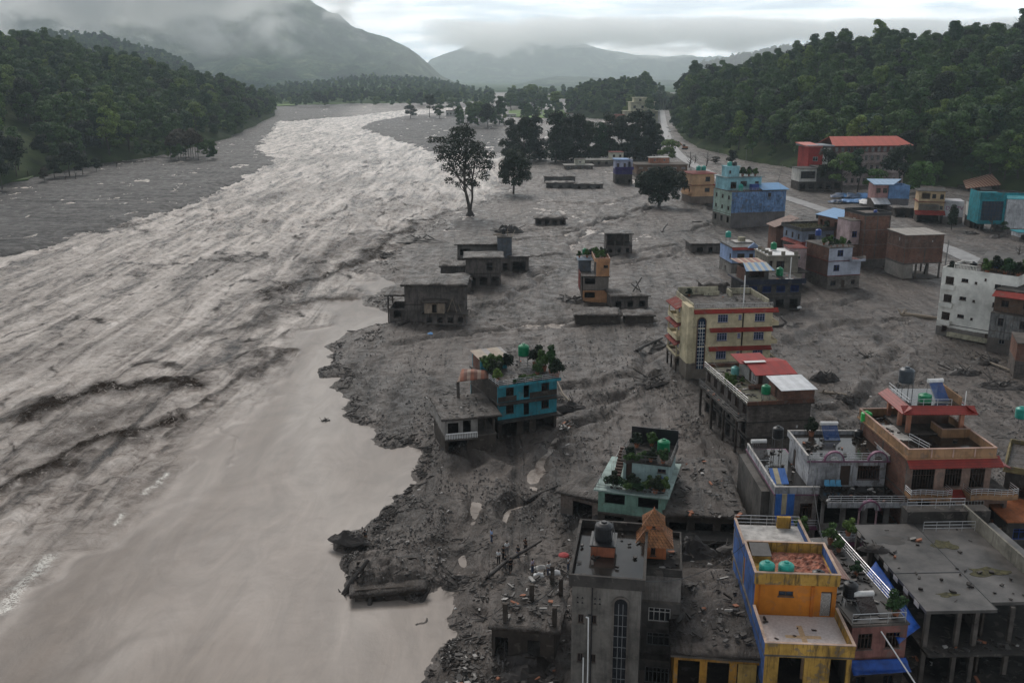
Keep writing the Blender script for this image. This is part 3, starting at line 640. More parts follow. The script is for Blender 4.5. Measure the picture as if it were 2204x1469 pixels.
M['greyframe'] = simple('grey_frame', (.13, .13, .13), .6, bumps=0)
M['bluetarp'] = simple('blue_tarp', (.008, .055, .26), .4, nscale=1.2, amt=.5, bumps=.6)
M['greentank'] = simple('green_tank', (.0, .16, .065), .4, nscale=2, amt=.2, bumps=.05)
M['tealtank'] = simple('teal_tank', (.015, .25, .20), .4, nscale=2, amt=.2, bumps=.05)
M['paletank'] = simple('pale_teal_tank', (.12, .33, .31), .45, nscale=2, amt=.25, bumps=.05)
M['brighttank'] = simple('bright_green_tank', (.01, .30, .05), .4, nscale=2, amt=.2, bumps=.05)
M['blacktank'] = simple('black_tank', (.012, .012, .014), .4, nscale=2, amt=.2, bumps=.05)
M['greytank'] = simple('slate_tank', (.03, .038, .048), .4, nscale=2, amt=.2, bumps=.05)
M['bluetank'] = simple('blue_tank', (.01, .04, .2), .4, nscale=2, amt=.2, bumps=.05)
M['solar'] = simple('solar_tubes', (.02, .07, .22), .2, nscale=1, amt=.3, bumps=0, spec=.6)
M['darktube'] = simple('dark_vacuum_tubes', (.05, .035, .032), .25, nscale=1, amt=.3, bumps=0, spec=.5)
M['pot'] = simple('clay_pot', (.28, .11, .06), .8); M['paleplastic'] = simple('pale_plastic', (.5, .5, .48), .5, bumps=0)
M['skin'] = simple('skin', (.20, .11, .07), .6, bumps=0); M['hair'] = simple('black_hair', (.01, .009, .008), .6, bumps=0)
RED = lambda: tilemat('red_roof_tiles', (.25, .016, .008))
DRED = lambda: wallmat('faded_red_band', (.20, .028, .020), 0, .9)
# ------------------------------------------------------------------ houses
class House:
    def __init__(s, name, label, p0, p1=None, W=None, yaw=0, zr=0, z0=0, group=None, cat='house', roll=0):
        A = at(p0[0], p0[1], zr)
        if p1: B = at(p1[0], p1[1], zr); d = B - A; W = W or d.length; yaw = math.atan2(d.y, d.x)
        else: yaw = R(yaw)
        s.W = W; s.A = A; s.yaw = yaw; s.z0 = z0
        s.e = empty(name, (A.x, A.y, z0), yaw, label, cat, group)
        if roll: s.e.rotation_euler = (R(roll[0]), R(roll[1]), yaw)
    def w(s, x, y, z):
        c, n = math.cos(s.yaw), math.sin(s.yaw); return Vector((s.A.x + x * c - y * n, s.A.y + x * n + y * c, s.z0 + z))
    def h(s, py, x=0, y=0): q = s.w(x, y, 0); return z_for(q.x, q.y, py) - s.z0
    def part(s, mb, name, mat, label=None, smooth=False): return mb.build(name, mat, s.e, label=label, smooth=smooth)
    def _map(s, side, x0, x1, y0, y1):
        if side == 'F': return lambda u, d, z: (x0 + u, y0 + d, z), x1 - x0
        if side == 'B': return lambda u, d, z: (x0 + u, y1 - d, z), x1 - x0
        if side == 'L': return lambda u, d, z: (x0 + d, y0 + u, z), y1 - y0
        return lambda u, d, z: (x1 - d, y0 + u, z), y1 - y0
    def holes(s, spec, L):
        out = []
        for q in spec:
            n, kind, w_, h_, sill = q[:5]; a, b = (q[5], q[6]) if len(q) > 6 else (0.0, 1.0)
            st = (b - a) * L / n
            for i in range(n):
                c = a * L + st * (i + .5); out.append((max(.3, c - w_ / 2), min(L - .3, c + w_ / 2), sill, sill + h_, kind))
        return sorted(out)
    def storey(s, z, h, col, F=(), Lf=(), Rt=(), B=(), x0=0, x1=None, y0=0, y1=8, t=.22, sides='FLRB', cols=None, frame='whitepaint', glass='glass', slab=.06, slabmat=None, name='wall', floor=False, bars=2):
        x1 = s.W if x1 is None else x1; cols = cols or {}
        mats = [col]; mb = MB(); hh = h - .16
        for sd_, spec in (('F', F), ('L', Lf), ('R', Rt), ('B', B)):
            if sd_ not in sides: continue
            mp_, L = s._map(sd_, x0, x1, y0, y1)
            m_ = cols.get(sd_, col)
            if m_ not in mats: mats.append(m_)
            mb.mat(mats.index(m_))
            a0, a1 = (0, L) if sd_ in 'FB' else (t if 'F' in sides else 0, L - (t if 'B' in sides else 0))
            hs = s.holes(spec, L); vs = sorted({0, hh} | {min(hh, q[2]) for q in hs} | {min(hh, q[3]) for q in hs})
            for v0, v1 in zip(vs[:-1], vs[1:]):
                if v1 - v0 < .01: continue
                u = a0
                for q in hs + [(a1, a1, 0, 99, '')]:
                    if q[2] < v1 - .005 and q[3] > v0 + .005:
                        if q[0] > u + .01:
                            p_ = mp_(u, 0, z + v0); r_ = mp_(q[0], t, z + v1)
                            mb.box(min(p_[0], r_[0]), max(p_[0], r_[0]), min(p_[1], r_[1]), max(p_[1], r_[1]), z + v0, z + v1)
                        u = max(u, q[1])
            for q in hs: s.opening(mp_, q, z, hh, t, frame, glass, bars)
        s.part(mb, name, mats)
        if slab is not None:
            o = slab; s.part(MB().box(x0 - o, x1 + o, y0 - o, y1 + o, z + hh, z + h), 'floor_slab', slabmat or CONC())
        if floor: s.part(MB().box(x0 + t, x1 - t, y0 + t, y1 - t, z - .02, z + .1), 'floor', MUDW())
    def opening(s, mp_, q, z, hh, t, frame, glass, bars):
        u0, u1, v0, v1, kind = q; v1 = min(v1, hh); 
        if kind == 'o': return
        def bx(mb, a, b, c, d, e0, e1):
            p_ = mp_(a, e0, z + c); r_ = mp_(b, e1, z + d); mb.box(min(p_[0], r_[0]), max(p_[0], r_[0]), min(p_[1], r_[1]), max(p_[1], r_[1]), z + c, z + d)
        if kind in 'wg':
            f = MB(); th = .07
            bx(f, u0, u1, v0, v0 + th, .04, .10); bx(f, u0, u1, v1 - th, v1, .04, .10); bx(f, u0, u0 + th, v0 + th, v1 - th, .04, .10); bx(f, u1 - th, u1, v0 + th, v1 - th, .04, .10)
            n = bars if kind == 'w' else max(3, int((u1 - u0) / .3))
            for i in range(1, n): c = u0 + (u1 - u0) * i / n; bx(f, c - .03, c + .03, v0 + th, v1 - th, .045, .095)
            if v1 - v0 > 1.0: c = v0 + (v1 - v0) * .7; bx(f, u0 + th, u1 - th, c - .03, c + .03, .047, .093)
            o = s.part(f, 'window', M[frame] if isinstance(frame, str) else frame)
            if kind == 'w':
                g = MB(); bx(g, u0 + .01, u1 - .01, v0 + .01, v1 - .01, .11, .13); g.build('pane', M[glass], o)
            sl = MB(); bx(sl, u0 - .08, u1 + .08, v0 - .08, v0 - .004, -.07, t); sl.build('sill', CONC(), o)
        elif kind == 'd':
            f = MB(); bx(f, u0 + .04, u1 - .04, v0, v1 - .04, .08, .13); s.part(f, 'door', M['darkwood'])
        elif kind == 's':
            f = MB(); 
            k = int((v1 - v0) / .18)
            for i in range(k): bx(f, u0 + .02, u1 - .02, v0 + i * .18, v0 + i * .18 + .16, .06, .1)
            s.part(f, 'shutter', M['greyframe'])
    def cols(s, pts, z, h, mat, w_=.35):
        for x, y in pts: s.part(MB().box(x - w_ / 2, x + w_ / 2, y - w_ / 2, y + w_ / 2, z, z + h), 'pillar', mat)
    def slab(s, z, x0, x1, y0, y1, mat, th=.16, name='roof'):
        return s.part(MB().box(x0, x1, y0, y1, z - th, z), name, mat)
    def parapet(s, z, x0, x1, y0, y1, h, mat, t=.14, sides='FLRB', cap=None):
        mb = MB()
        if 'F' in sides: mb.box(x0, x1, y0, y0 + t, z, z + h)
        if 'B' in sides: mb.box(x0, x1, y1 - t, y1, z, z + h)
        if 'L' in sides: mb.box(x0, x0 + t, y0 + t, y1 - t, z, z + h)
        if 'R' in sides: mb.box(x1 - t, x1, y0 + t, y1 - t, z, z + h)
        o = s.part(mb, 'parapet', mat)
        if cap:
            mb = MB(); e = .04
            if 'F' in sides: mb.box(x0 - e, x1 + e, y0 - e, y0 + t + e, z + h, z + h + .06)
            if 'B' in sides: mb.box(x0 - e, x1 + e, y1 - t - e, y1 + e, z + h, z + h + .06)
            if 'L' in sides: mb.box(x0 - e, x0 + t + e, y0 + t + e, y1 - t - e, z + h, z + h + .06)
            if 'R' in sides: mb.box(x1 - t - e, x1 + e, y0 + t + e, y1 - t - e, z + h, z + h + .06)
            mb.build('coping', cap, o)
    def rail(s, pts, z, h=1.0, mat='steel', n=3, r=.03, post=1.4):
        mb = MB()
        for (a, b) in zip(pts[:-1], pts[1:]):
            L = math.hypot(b[0] - a[0], b[1] - a[1]); k = max(1, round(L / post))
            for i in range(k + 1): x = a[0] + (b[0] - a[0]) * i / k; y = a[1] + (b[1] - a[1]) * i / k; mb.tube((x, y, z), (x, y, z + h), r * .9, n=5)
            for j in range(n): zz = z + h * (j + 1) / n; mb.tube((*a, zz), (*b, zz), r, n=5)
        return s.part(mb, 'railing', M[mat] if isinstance(mat, str) else mat)
    def baluster(s, a, b, z, h=.9, mat='dirtywhite', step=.28):
        mb = MB(); L = math.hypot(b[0] - a[0], b[1] - a[1]); k = int(L / step)
        for i in range(k + 1): x = a[0] + (b[0] - a[0]) * i / k; y = a[1] + (b[1] - a[1]) * i / k; mb.lathe((x, y, z), [(.05, 0), (.08, h * .3), (.04, h * .7), (.06, h - .08)], 6)
        mb.tube((*a, z + h - .04), (*b, z + h - .04), .09, n=4); s.part(mb, 'balustrade', M[mat] if isinstance(mat, str) else mat)
    def awning(s, z, u0, u1, out, drop, mat, side='F', x0=0, x1=None, y0=0, y1=8, th=.1, name='awning'):
        x1 = s.W if x1 is None else x1; mp_, L = s._map(side, x0, x1, y0, y1)
        u1 = L + u1 if u1 <= 0 else u1
        top = [mp_(u0, -.0, z), mp_(u1, -.0, z), mp_(u1, -out, z - drop), mp_(u0, -out, z - drop)]
        bot = [(a, b, c - th) for a, b, c in top]
        if side in 'FR': bot = bot[::-1]; top = top[::-1]
        s.part(MB().hexa(bot, top), name, mat)
    def balcony(s, z, u0, u1, out, mat, side='F', x0=0, x1=None, y0=0, y1=8, wall=.0, rail='steel', th=.18, wmat=None, wave=False):
        x1 = s.W if x1 is None else x1; mp_, L = s._map(side, x0, x1, y0, y1); u1 = L + u1 if u1 <= 0 else u1
        p_ = [mp_(u0, .01, z), mp_(u1, .01, z), mp_(u1, -out, z), mp_(u0, -out, z)]; P = [(a, b) for a, b, _ in p_]
        if wave: P = [P[0], P[1], P[2]] + [tuple(mp_(u1 + (u0 - u1) * k / 8, -out - .22 * math.sin(k / 8 * 6.28), z)[:2]) for k in range(1, 8)] + [P[3]]
        if side in 'FR': P = P[::-1]
        o = s.part(MB().prism(P, z - th, z + .02), 'balcony', mat)
        Q = [mp_(u0, 0, z)[:2], mp_(u0, -out + .05, z)[:2]] + ([tuple(mp_(u1 + (u0 - u1) * k / 8, -out - .22 * math.sin(k / 8 * 6.28) + .05, z)[:2]) for k in range(7, 0, -1)] if wave else []) + [mp_(u1, -out + .05, z)[:2], mp_(u1, 0, z)[:2]]
        if wall:
            mb = MB()
            for a, b in zip(Q[:-1], Q[1:]):
                d = Vector((b[0] - a[0], b[1] - a[1], 0)).normalized(); n_ = Vector((-d.y, d.x, 0)) * .06
                mb.hexa([(a[0] - n_.x, a[1] - n_.y, z + .02), (b[0] - n_.x, b[1] - n_.y, z + .02), (b[0] + n_.x, b[1] + n_.y, z + .02), (a[0] + n_.x, a[1] + n_.y, z + .02)],
                        [(a[0] - n_.x, a[1] - n_.y, z + wall), (b[0] - n_.x, b[1] - n_.y, z + wall), (b[0] + n_.x, b[1] + n_.y, z + wall), (a[0] + n_.x, a[1] + n_.y, z + wall)])
            mb.build('balcony_wall', wmat or mat, o)
        if rail:
            mb = MB(); zz0 = z + max(wall, 0)
            for a, b in zip(Q[:-1], Q[1:]):
                for j in range(3): mb.tube((*a, zz0 + (j + 1) * (1.0 - wall) / 3), (*b, zz0 + (j + 1) * (1.0 - wall) / 3), .03, n=4)
                mb.tube((*a, z), (*a, z + 1), .03, n=4)
            mb.build('railing', M[rail] if isinstance(rail, str) else rail, o)
        return o
    def rough_roof(s, z, x0, x1, y0, y1, seed=0, th=.25, bumpy=.25, over=.35, mat=None, name='roof', tilt=(0, 0)):
        # a concrete slab under a settled crust of mud, its edge broken and uneven
        nx, ny = max(4, int((x1 - x0 + 2 * over) / .45)), max(4, int((y1 - y0 + 2 * over) / .45)); rd = random.Random(seed)
        X, Y = np.meshgrid(np.linspace(x0 - over, x1 + over, nx), np.linspace(y0 - over, y1 + over, ny))
        e = np.minimum(np.minimum(X - X.min(), X.max() - X), np.minimum(Y - Y.min(), Y.max() - Y))
        X = X + np.where(e < .01, 1, .4) * fbm(X * 1.3 + seed, Y * 1.3, 2, seed) * .3; Y = Y + np.where(e < .01, 1, .4) * fbm(X * 1.3 - seed, Y * 1.3, 2, seed + 1) * .3
        Z = z + bumpy * (.5 + fbm(X / 2.2 + seed, Y / 2.2, 4, seed) * 1.6) * sstep(0, .8, e) + (X - x0) * tilt[0] + (Y - y0) * tilt[1]
        Zb = z - th + (X - x0) * tilt[0] + (Y - y0) * tilt[1] + 0 * Z
        n_ = nx * ny; idx = np.arange(n_).reshape(ny, nx); V = np.concatenate([np.stack([X, Y, Z], -1).reshape(-1, 3), np.stack([X, Y, Zb], -1).reshape(-1, 3)])
        q = lambda a: np.stack([a[:-1, :-1], a[:-1, 1:], a[1:, 1:], a[1:, :-1]], -1).reshape(-1, 4)
        ring = np.concatenate([idx[0, :-1], idx[:-1, -1], idx[-1, :0:-1], idx[:0:-1, 0]]); r2 = np.roll(ring, -1)
        F_ = np.concatenate([q(idx), q(idx + n_)[:, ::-1], np.stack([ring + n_, r2 + n_, r2, ring], -1)])
        return link(name, mesh_np(name, V, F_, [mat or M['mudroof']], True), s.e)
def thing(mb, name, mats, label, cat, loc=(0, 0, 0), rz=0, group=None, smooth=False):
    o = mb.build(name, mats, smooth=smooth); o.location = loc; o.rotation_euler = (0, 0, rz); return tag(o, label, cat, group)
def water_tank(p, r, h, mat, label, stand=0, rz=0):
    e = empty('water_tank', p, rz, label, 'water tank')
    b = MB(); z = stand
    prof = [(r * .93, z), (r, z + .08)]
    for k in range(5): zz = z + .08 + (h * .74) * (k + 1) / 5; prof += [(r, zz - .06), (r * .96, zz - .04), (r * .96, zz - .01), (r, zz)]
    prof += [(r * .9, z + h * .86), (r * .55, z + h * .96), (r * .3, z + h * .97)]
    b.lathe((0, 0, 0), prof, 18).build('tank_body', mat, e, smooth=False)
    MB().lathe((0, 0, 0), [(r * .32, z + h * .965), (r * .32, z + h * 1.02), (r * .26, z + h * 1.05)], 12).build('lid', mat, e)
    if stand:
        for k in range(4):
            q = math.pi / 4 + k * math.pi / 2; MB().tube((math.cos(q) * r, math.sin(q) * r, 0), (math.cos(q) * r, math.sin(q) * r, stand), .045, n=5).build('leg', M['greyframe'], e)
        MB().lathe((0, 0, stand - .08), [(r * 1.08, 0), (r * 1.08, .07)], 8).build('platform', M['greyframe'], e)
    return e
def solar_heater(p, rz, label, wid=1.7, ln=1.9, tube='solar', rise=1.35):
    e = empty('solar_water_heater', p, rz, label, 'solar heater')
    MB().tube((-wid / 2 - .1, ln * .8, rise), (wid / 2 + .1, ln * .8, rise), .24, n=14).build('storage_cylinder', M['whitepaint'], e)
    mb = MB(); n = 14
    for i in range(n): x = -wid / 2 + wid * (i + .5) / n; mb.tube((x, 0, .15), (x, ln * .78, rise - .12), .045, n=6)
    mb.build('vacuum_tubes', M[tube], e)
    fr = MB(); fr.box(-wid / 2 - .04, wid / 2 + .04, -.06, .06, .04, .14)
    for x in (-wid / 2, wid / 2): fr.tube((x, 0, .06), (x, ln * .8, rise - .25), .03, n=4); fr.tube((x, ln * .85, 0), (x, ln * .85, rise), .03, n=4); fr.tube((x, ln * .85, 0), (x, 0, .1), .025, n=4)
    fr.build('frame', M['greyframe'], e); return e
PLANTM = {}
def potted_plant(p, s, label, mat='leaf', pot=True, kind=0, group=None):
    e = empty('potted_plant', p, random.Random(int(p[0] * 97 + p[1] * 31)).random() * 6.28, label, 'plant', group); e.scale = (s * 1.3, s * 1.3, s * 1.25)
    key = (kind, mat)
    if key not in PLANTM:
        bl = {0: [(0, 0, .75, .38, .9), (.25, .1, .55, .28, .9), (-.25, .1, .6, .3, .9), (0, -.25, .95, .25, .9), (.1, .2, 1.15, .22, .9)], 1: [(0, 0, .5, .2, 1), (.05, 0, .9, .22, 1), (-.05, .05, 1.3, .24, 1), (0, .05, 1.65, .16, 1)],
              2: [(x_, .1 * math.sin(x_ * 7), .45 + .12 * math.sin(x_ * 5), .30, .8) for x_ in (-1.2, -.8, -.4, 0, .4, .8, 1.2)]}[kind]
        st = MB(); [st.tube((b_[0] * .2, b_[1] * .2, .2), (b_[0], b_[1], b_[2]), .02, n=4) for b_ in bl]
        sm = bpy.data.meshes.new('stem'); sm.from_pydata(st.v, [], st.f); sm.materials.append(M['bark'])
        PLANTM[key] = (crown_mesh('foliage', bl, 520 if kind < 2 else 900, .10, 5 + kind, [M[mat]], .2), sm)
    link('foliage', PLANTM[key][0], e); link('stem', PLANTM[key][1], e)
    if pot:
        if kind == 2: MB().box(-1.35, 1.35, -.2, .2, 0, .3).build('planter', M['roofconc'], e)
        else: MB().lathe((0, 0, 0), [(.13, 0), (.2, .3), (.22, .32)], 10).build('pot', M['pot'], e)
    return e
# ------------------------------------------------------------------ near houses
def wm(n, c, mud=0, **k): return wallmat(n, c, mud, **k)
# grey narrow house with the tall arched stair window
def arch_window(hs, u, w_, z0, z1, y=-.02, frame='greyframe', pane='glass', fcol=None, nx=3, nz=8, name='arched_window'):
    r = w_ / 2; o = [(u - r, z0), (u + r, z0)] + [(u + r * math.cos(q), z1 - r + r * math.sin(q)) for q in [math.pi * k / 10 for k in range(11)]]
    po = MB().prismY(o, y - .012, y + .05); g = hs.part(po, name, M[pane])
    mb = MB(); R_ = r + .16
    for k in range(10):
        a, b = math.pi * k / 10, math.pi * (k + 1) / 10
        f = lambda q, rr: (u + rr * math.cos(q), z1 - r + rr * math.sin(q))
        mb.prismY([f(a, r), f(a, R_), f(b, R_), f(b, r)], y - .12, y + .05)
    mb.box(u - R_, u - r, y - .12, y + .05, z0, z1 - r); mb.box(u + r, u + R_, y - .12, y + .05, z0, z1 - r); mb.build('surround', fcol or CONC(), g)
    fb = MB()
    for i in range(1, nx): x = u - r + w_ * i / nx; fb.box(x - .025, x + .025, y - .05, y - .02, z0, z1 - r)
    for i in range(1, nz): z = z0 + (z1 - r - z0) * i / nz; fb.box(u - r, u + r, y - .055, y - .025, z - .025, z + .025)
    fb.build('glazing_bars', M[frame], g); return g
PL = CONC()
gh = House('grey_house', 'narrow grey plastered house with a tall arched stair window and roof terrace', (1232, 1245), W=5.25, yaw=-9, zr=13)
gh.z0 = 0; gw = wm('grey_plaster', (.165, .150, .135), 2.0, dirt=1)
gh.storey(-.3, 13.0, gw, F=[(2, 'w', .42, .75, 9.6, .04, .42), (2, 'w', .42, .75, 6.2, .04, .42), (2, 'w', .42, .75, 3.0, .04, .42)], B=[(2, 'w', 1.2, 1.3, 10)], y1=9.3, frame='darkwood', slab=.25, slabmat=DCONC(), bars=2)
arch_window(gh, 3.75, 1.0, 1.0, 11.7, nz=11)
gh.parapet(12.7, -.25, 5.5, -.25, 9.5, .75, DCONC(), cap=DCONC())
gh.slab(12.78, -.1, 5.35, -.1, 9.35, M['wetroof'], .06, 'roof_surface')
mb = MB().tube((1.55, -.1, 12.4), (1.55, -.1, -.3), .05, n=6).tube((1.25, -.12, 10.1), (1.52, -.12, 10.1), .05, n=6); gh.part(mb, 'black_drain_pipe', M['blacktank'])
mb = MB().tube((1.3, -.18, 9.9), (1.34, -.18, 6), .055, n=6).tube((1.34, -.18, 6), (1.34, -.18, -.3), .055, n=6).tube((1.1, -.18, 9.95), (1.32, -.18, 9.9), .055, n=6).tube((.98, -.2, 6.4), (.98, -.2, -.3), .055, n=6); gh.part(mb, 'white_drain_pipe', M['whitepaint'])
mb = MB()
for cx in (.62, 1.95):
    for dx in (-.18, .18):
        for dz in (0, .42): mb.prismY([(cx + dx - .09, 11.0 + dz), (cx + dx + .09, 11.0 + dz), (cx + dx, 11.16 + dz)], -.02, .03)
gh.part(mb, 'vent_hole', M['glass'])
t_ = MB().box(-.6, .75, 0, 1.5, 0, 2.2); 
e = House('tank_stand', 'salmon painted tank stand room with a bowed black awning on the grey roof', (1271, 1196), W=1.9, yaw=-9, zr=12.8, z0=12.8, cat='roof room')
e.storey(0, 1.05, wm('salmon_paint', (.45, .16, .09), 0, dirt=.8), y1=2.4, slab=None); e.slab(1.0, -.1, 2.0, -.1, 2.5, M['blacktank'], .1, 'roof')
e.part(MB().tube((.1, .1, 1), (.3, .4, 2.1), .04).tube((1.8, .1, 1), (1.6, .4, 2.1), .04).tube((.1, 2.3, 1), (.3, 2, 2.1), .04).tube((1.8, 2.3, 1), (1.6, 2, 2.1), .04), 'frame', M['greyframe'])
water_tank(e.w(.95, 1.2, 1.0), .75, 1.5, M['blacktank'], 'black water tank with a white knotted cover on the grey house roof')
# middle house with the little pagoda tower
mh = House('stained_house', 'dark stained house squeezed between the grey arched house and the yellow columned one', (1379, 1232), W=3.3, yaw=-9, zr=11)
mw = wm('black_stained_plaster', (.11, .10, .093), 2, dirt=1)
mh.storey(-.3, 3.4, mw, F=[(1, 'g', 2.0, 1.5, 1.2)], y1=7, frame='greyframe', floor=True); mh.storey(3.1, 2.9, mw, F=[(1, 'w', 1.9, 1.2, .8)], y1=7, y0=.9, frame='greyframe', bars=4); mh.storey(6.0, 2.6, mw, F=[(1, 'w', 1.8, 1.25, .7)], y1=7, frame='dirtywhite', bars=4)
mh.storey(8.6, 2.4, wm('peeling_pale_plaster', (.22, .20, .185), 0, dirt=1), y1=7, slabmat=DCONC()); mh.parapet(11.0, 0, 3.3, 0, 7, .5, DCONC())
tw = House('tile_roof_tower', 'little orange tower with a two tier pyramid roof of clay tiles', (1377, 1200), W=2.15, yaw=-7, zr=11.2, z0=11.2, cat='tower')
ow = wm('orange_plaster', (.50, .17, .07), 0, dirt=.7, streak=.9); tw.storey(0, 1.35, ow, F=[(1, 'w', .4, .7, .3)], y1=2.1, slab=None, frame='darkwood')
tiles = tilemat('mossy_clay_tiles', (.36, .15, .055), dirt=.7)
def pyr(hs, z, h, w0, w1, cx, cy, mat, name='roof'):
    hs.part(MB().hexa([(cx - w0, cy - w0, z), (cx + w0, cy - w0, z), (cx + w0, cy + w0, z), (cx - w0, cy + w0, z)], [(cx - w1, cy - w1, z + h), (cx + w1, cy - w1, z + h), (cx + w1, cy + w1, z + h), (cx - w1, cy + w1, z + h)]), name, mat)
    rb = MB()
    for sx, sy in ((-1, -1), (1, -1), (1, 1), (-1, 1)): rb.tube((cx + sx * w0, cy + sy * w0, z + .02), (cx + sx * w1, cy + sy * w1, z + h + .03), .06, n=5)
    for k in range(-3, 4):
        f = k / 3.5
        for a in ((f, -1), (f, 1), (-1, f), (1, f)): rb.tube((cx + a[0] * w0, cy + a[1] * w0, z + .01), (cx + a[0] * w1, cy + a[1] * w1, z + h + .01), .04, n=4)
    hs.part(rb, 'tile_ridge', mat)
pyr(tw, 1.3, 1.15, 1.65, .62, 1.07, 1.05, tiles); tw.storey(2.45, .5, ow, x0=.45, x1=1.7, y0=.43, y1=1.68, slab=None, F=[(1, 'w', .25, .3, .1)], frame='darkwood'); pyr(tw, 2.9, 1.0, .95, .06, 1.07, 1.05, tiles)
tw.part(MB().lathe((1.07, 1.05, 3.9), [(.06, 0), (.1, .1), (.02, .35)], 8), 'finial', M['pot'])
# house under a wet mud roof with yellow columns
yh = House('yellow_house', 'low house with yellow columns under a wide roof of wet mud', (1452, 1400), W=6.8, yaw=-7, zr=7)
yw = wm('yellow_plaster', (.40, .20, .035), .0, dirt=1, streak=1)
yh.storey(-.3, 3.6, yw, F=[(4, 'o', 1.2, 2.6, .3)], y1=13, sides='FLR', floor=True); yh.storey(3.4, 3.4, yw, F=[(3, 'o', 1.7, 2.5, .35)], y1=13, sides='FLR', slab=.3, floor=True)
yh.part(MB().box(4.9, 6.3, -.06, .0, 3.7, 6.3), 'boarded_panel', wm('pale_yellow_board', (.42, .27, .08), 0, dirt=1)); yh.rough_roof(7.0, 0, 6.8, 0, 13.5, 5, bumpy=.28, over=.25)
# orange house
oh = House('orange_house', 'orange and yellow house with blue side wall, tiled terrace and parapets', (1648, 1402), W=6.35, yaw=-4, zr=8.6)
owl = wm('bright_orange_plaster', (.60, .21, .025), 0, dirt=.35, streak=.25); yl = wm('mouldy_yellow_plaster', (.52, .31, .07), 0, dirt=1.0, streak=1.2); bl = wm('flaking_blue_wall', (.07, .15, .40), 0, dirt=1, streak=1.1); blg = wm('grey_blue_base', (.15, .16, .18), 0, dirt=1)
oh.storey(-.3, 5.6, yl, F=[(2, 'w', 1.5, 1.6, 2.0)], y1=16.3, cols={'L': blg, 'R': CONC()}, frame='darkwood'); 
oh.storey(5.3, 3.2, yl, F=[(1, 'o', 1.9, 2.4, .5, .12, .5), (1, 'o', 1.2, 2.4, .5, .72, .98)], y1=16.3, cols={'L': bl, 'R': CONC()}, slab=.15, floor=True)
oh.part(MB().box(.4, 1.2, 1.2, 1.4, 5.6, 8.2).box(3.0, 4.9, 1.2, 1.4, 5.6, 8.2), 'inner_wall', wm('pale_peach_plaster', (.45, .30, .2), 0))
oh.parapet(8.5, -.12, 6.47, -.15, 5.4, .95, yl, sides='FLR', cap=wm('pale_coping', (.5, .36, .28), 0)); 
o_ = oh.part(MB().box(-.14, -.125, -.1, 5.4, 8.5, 9.45), 'blue_parapet_face', bl)
tm_, tt_, tp_ = new_mat('terrace_tiles'); vv = coords(tt_); ck_ = N(tt_, 'ShaderNodeTexVoronoi', i={'Scale': 4.5}); tt_.links.new(vv, ck_.inputs['Vector'])
tt_.links.new(mixc(tt_, ck_.outputs['Distance'], (.42, .36, .34), (.58, .52, .50)), tp_.inputs['Base Color']); tp_.inputs['Roughness'].default_value = .35
oh.part(MB().box(.02, 6.33, .0, 5.35, 8.505, 8.56), 'terrace_floor', tm_)
oc = M.setdefault('ochre_tiles', simple('ochre_tiles', (.48, .33, .20), .4, nscale=6))
oh.part(MB().box(3.05, 3.45, .7, 3.9, 8.562, 8.57).box(1.9, 3.04, 2.1, 2.5, 8.562, 8.57).box(3.46, 4.6, 2.1, 2.5, 8.562, 8.57), 'cross_pattern', oc)
oh.storey(8.5, 2.95, owl, F=[(1, 'w', 1.15, .45, 1.75, .2, .56), (1, 'd', .85, 2.15, .1, .78, .98)], y0=5.4, y1=10.6, cols={'L': bl, 'R': wm('plain_plaster', (.3, .26, .22), 0)}, slab=.12, slabmat=yl, frame='darkwood', glass='blueglass', name='room_wall')
oh.part(MB().box(4.35, 4.6, 5.28, 5.4, 8.56, 11.2).box(.3, .38, 5.3, 5.4, 8.56, 11.2), 'pilaster', wm('dark_orange_trim', (.50, .15, .02), 0))
dm, dt, dp = new_mat('marbled_door'); dn = noise(dt, coords(dt, (3, 3, 1)), 2, 6, .6, 3); dt.links.new(ramp(dt, dn, [(.45, (.32, .30, .28)), (.5, (.05, .04, .04)), (.55, (.30, .28, .26))]), dp.inputs['Base Color'])
oh.part(MB().box(5.14, 5.94, 5.44, 5.47, 8.6, 10.6), 'door_panel', dm)
oh.parapet(11.45, -.15, 6.5, 5.25, 10.75, .85, yl, cap=wm('pale_coping', (.5, .36, .28), 0))
oh.part(MB().box(-.165, -.155, 5.25, 10.75, 11.3, 12.3), 'blue_parapet_face', bl); oh.part(MB().box(.0, .02, 5.6, 10.6, 11.45, 12.3).box(6.33, 6.345, 5.4, 10.6, 11.45, 12.3), 'blue_inner_face', wm('flaking_blue_wall', (.07, .15, .40), 0))
mr = mesh_np('brick_rubble', *(lambda: (np.array([(0, 0, 0)]), np.array([[0, 0, 0, 0]])))(), []) if False else None
def rubble_sheet(hs, x0, x1, y0, y1, z, amp, mat, seed, name='rubble', step=.16):
    nx, ny = int((x1 - x0) / step), int((y1 - y0) / step); X, Y = np.meshgrid(np.linspace(x0, x1, nx), np.linspace(y0, y1, ny))
    e = np.minimum(np.minimum(X - x0, x1 - X), np.minimum(Y - y0, y1 - Y)); Z = z + amp * sstep(0, .5, e) * (.4 + np.abs(fbm(X * 1.7 + seed, Y * 1.7, 4, seed, .75)) * 3)
    return link(name, grid_mesh(name, X, Y, Z, [mat], False), hs.e)
rub = simple('brick_rubble', (.25, .09, .055), .8, nscale=2.2, amt=.8, bumps=.6); rubble_sheet(oh, 1.9, 6.2, 6.3, 10.5, 11.46, .30, rub, 3, 'brick_rubble')
oh.part(MB().hexa([(.2, 8.6, 12.0), (1.8, 8.6, 12.0), (1.8, 10.4, 12.3), (.2, 10.4, 12.3)], [(.2, 8.6, 12.06), (1.8, 8.6, 12.06), (1.8, 10.4, 12.36), (.2, 10.4, 12.36)]), 'roof_sheet', M['roofconc'])
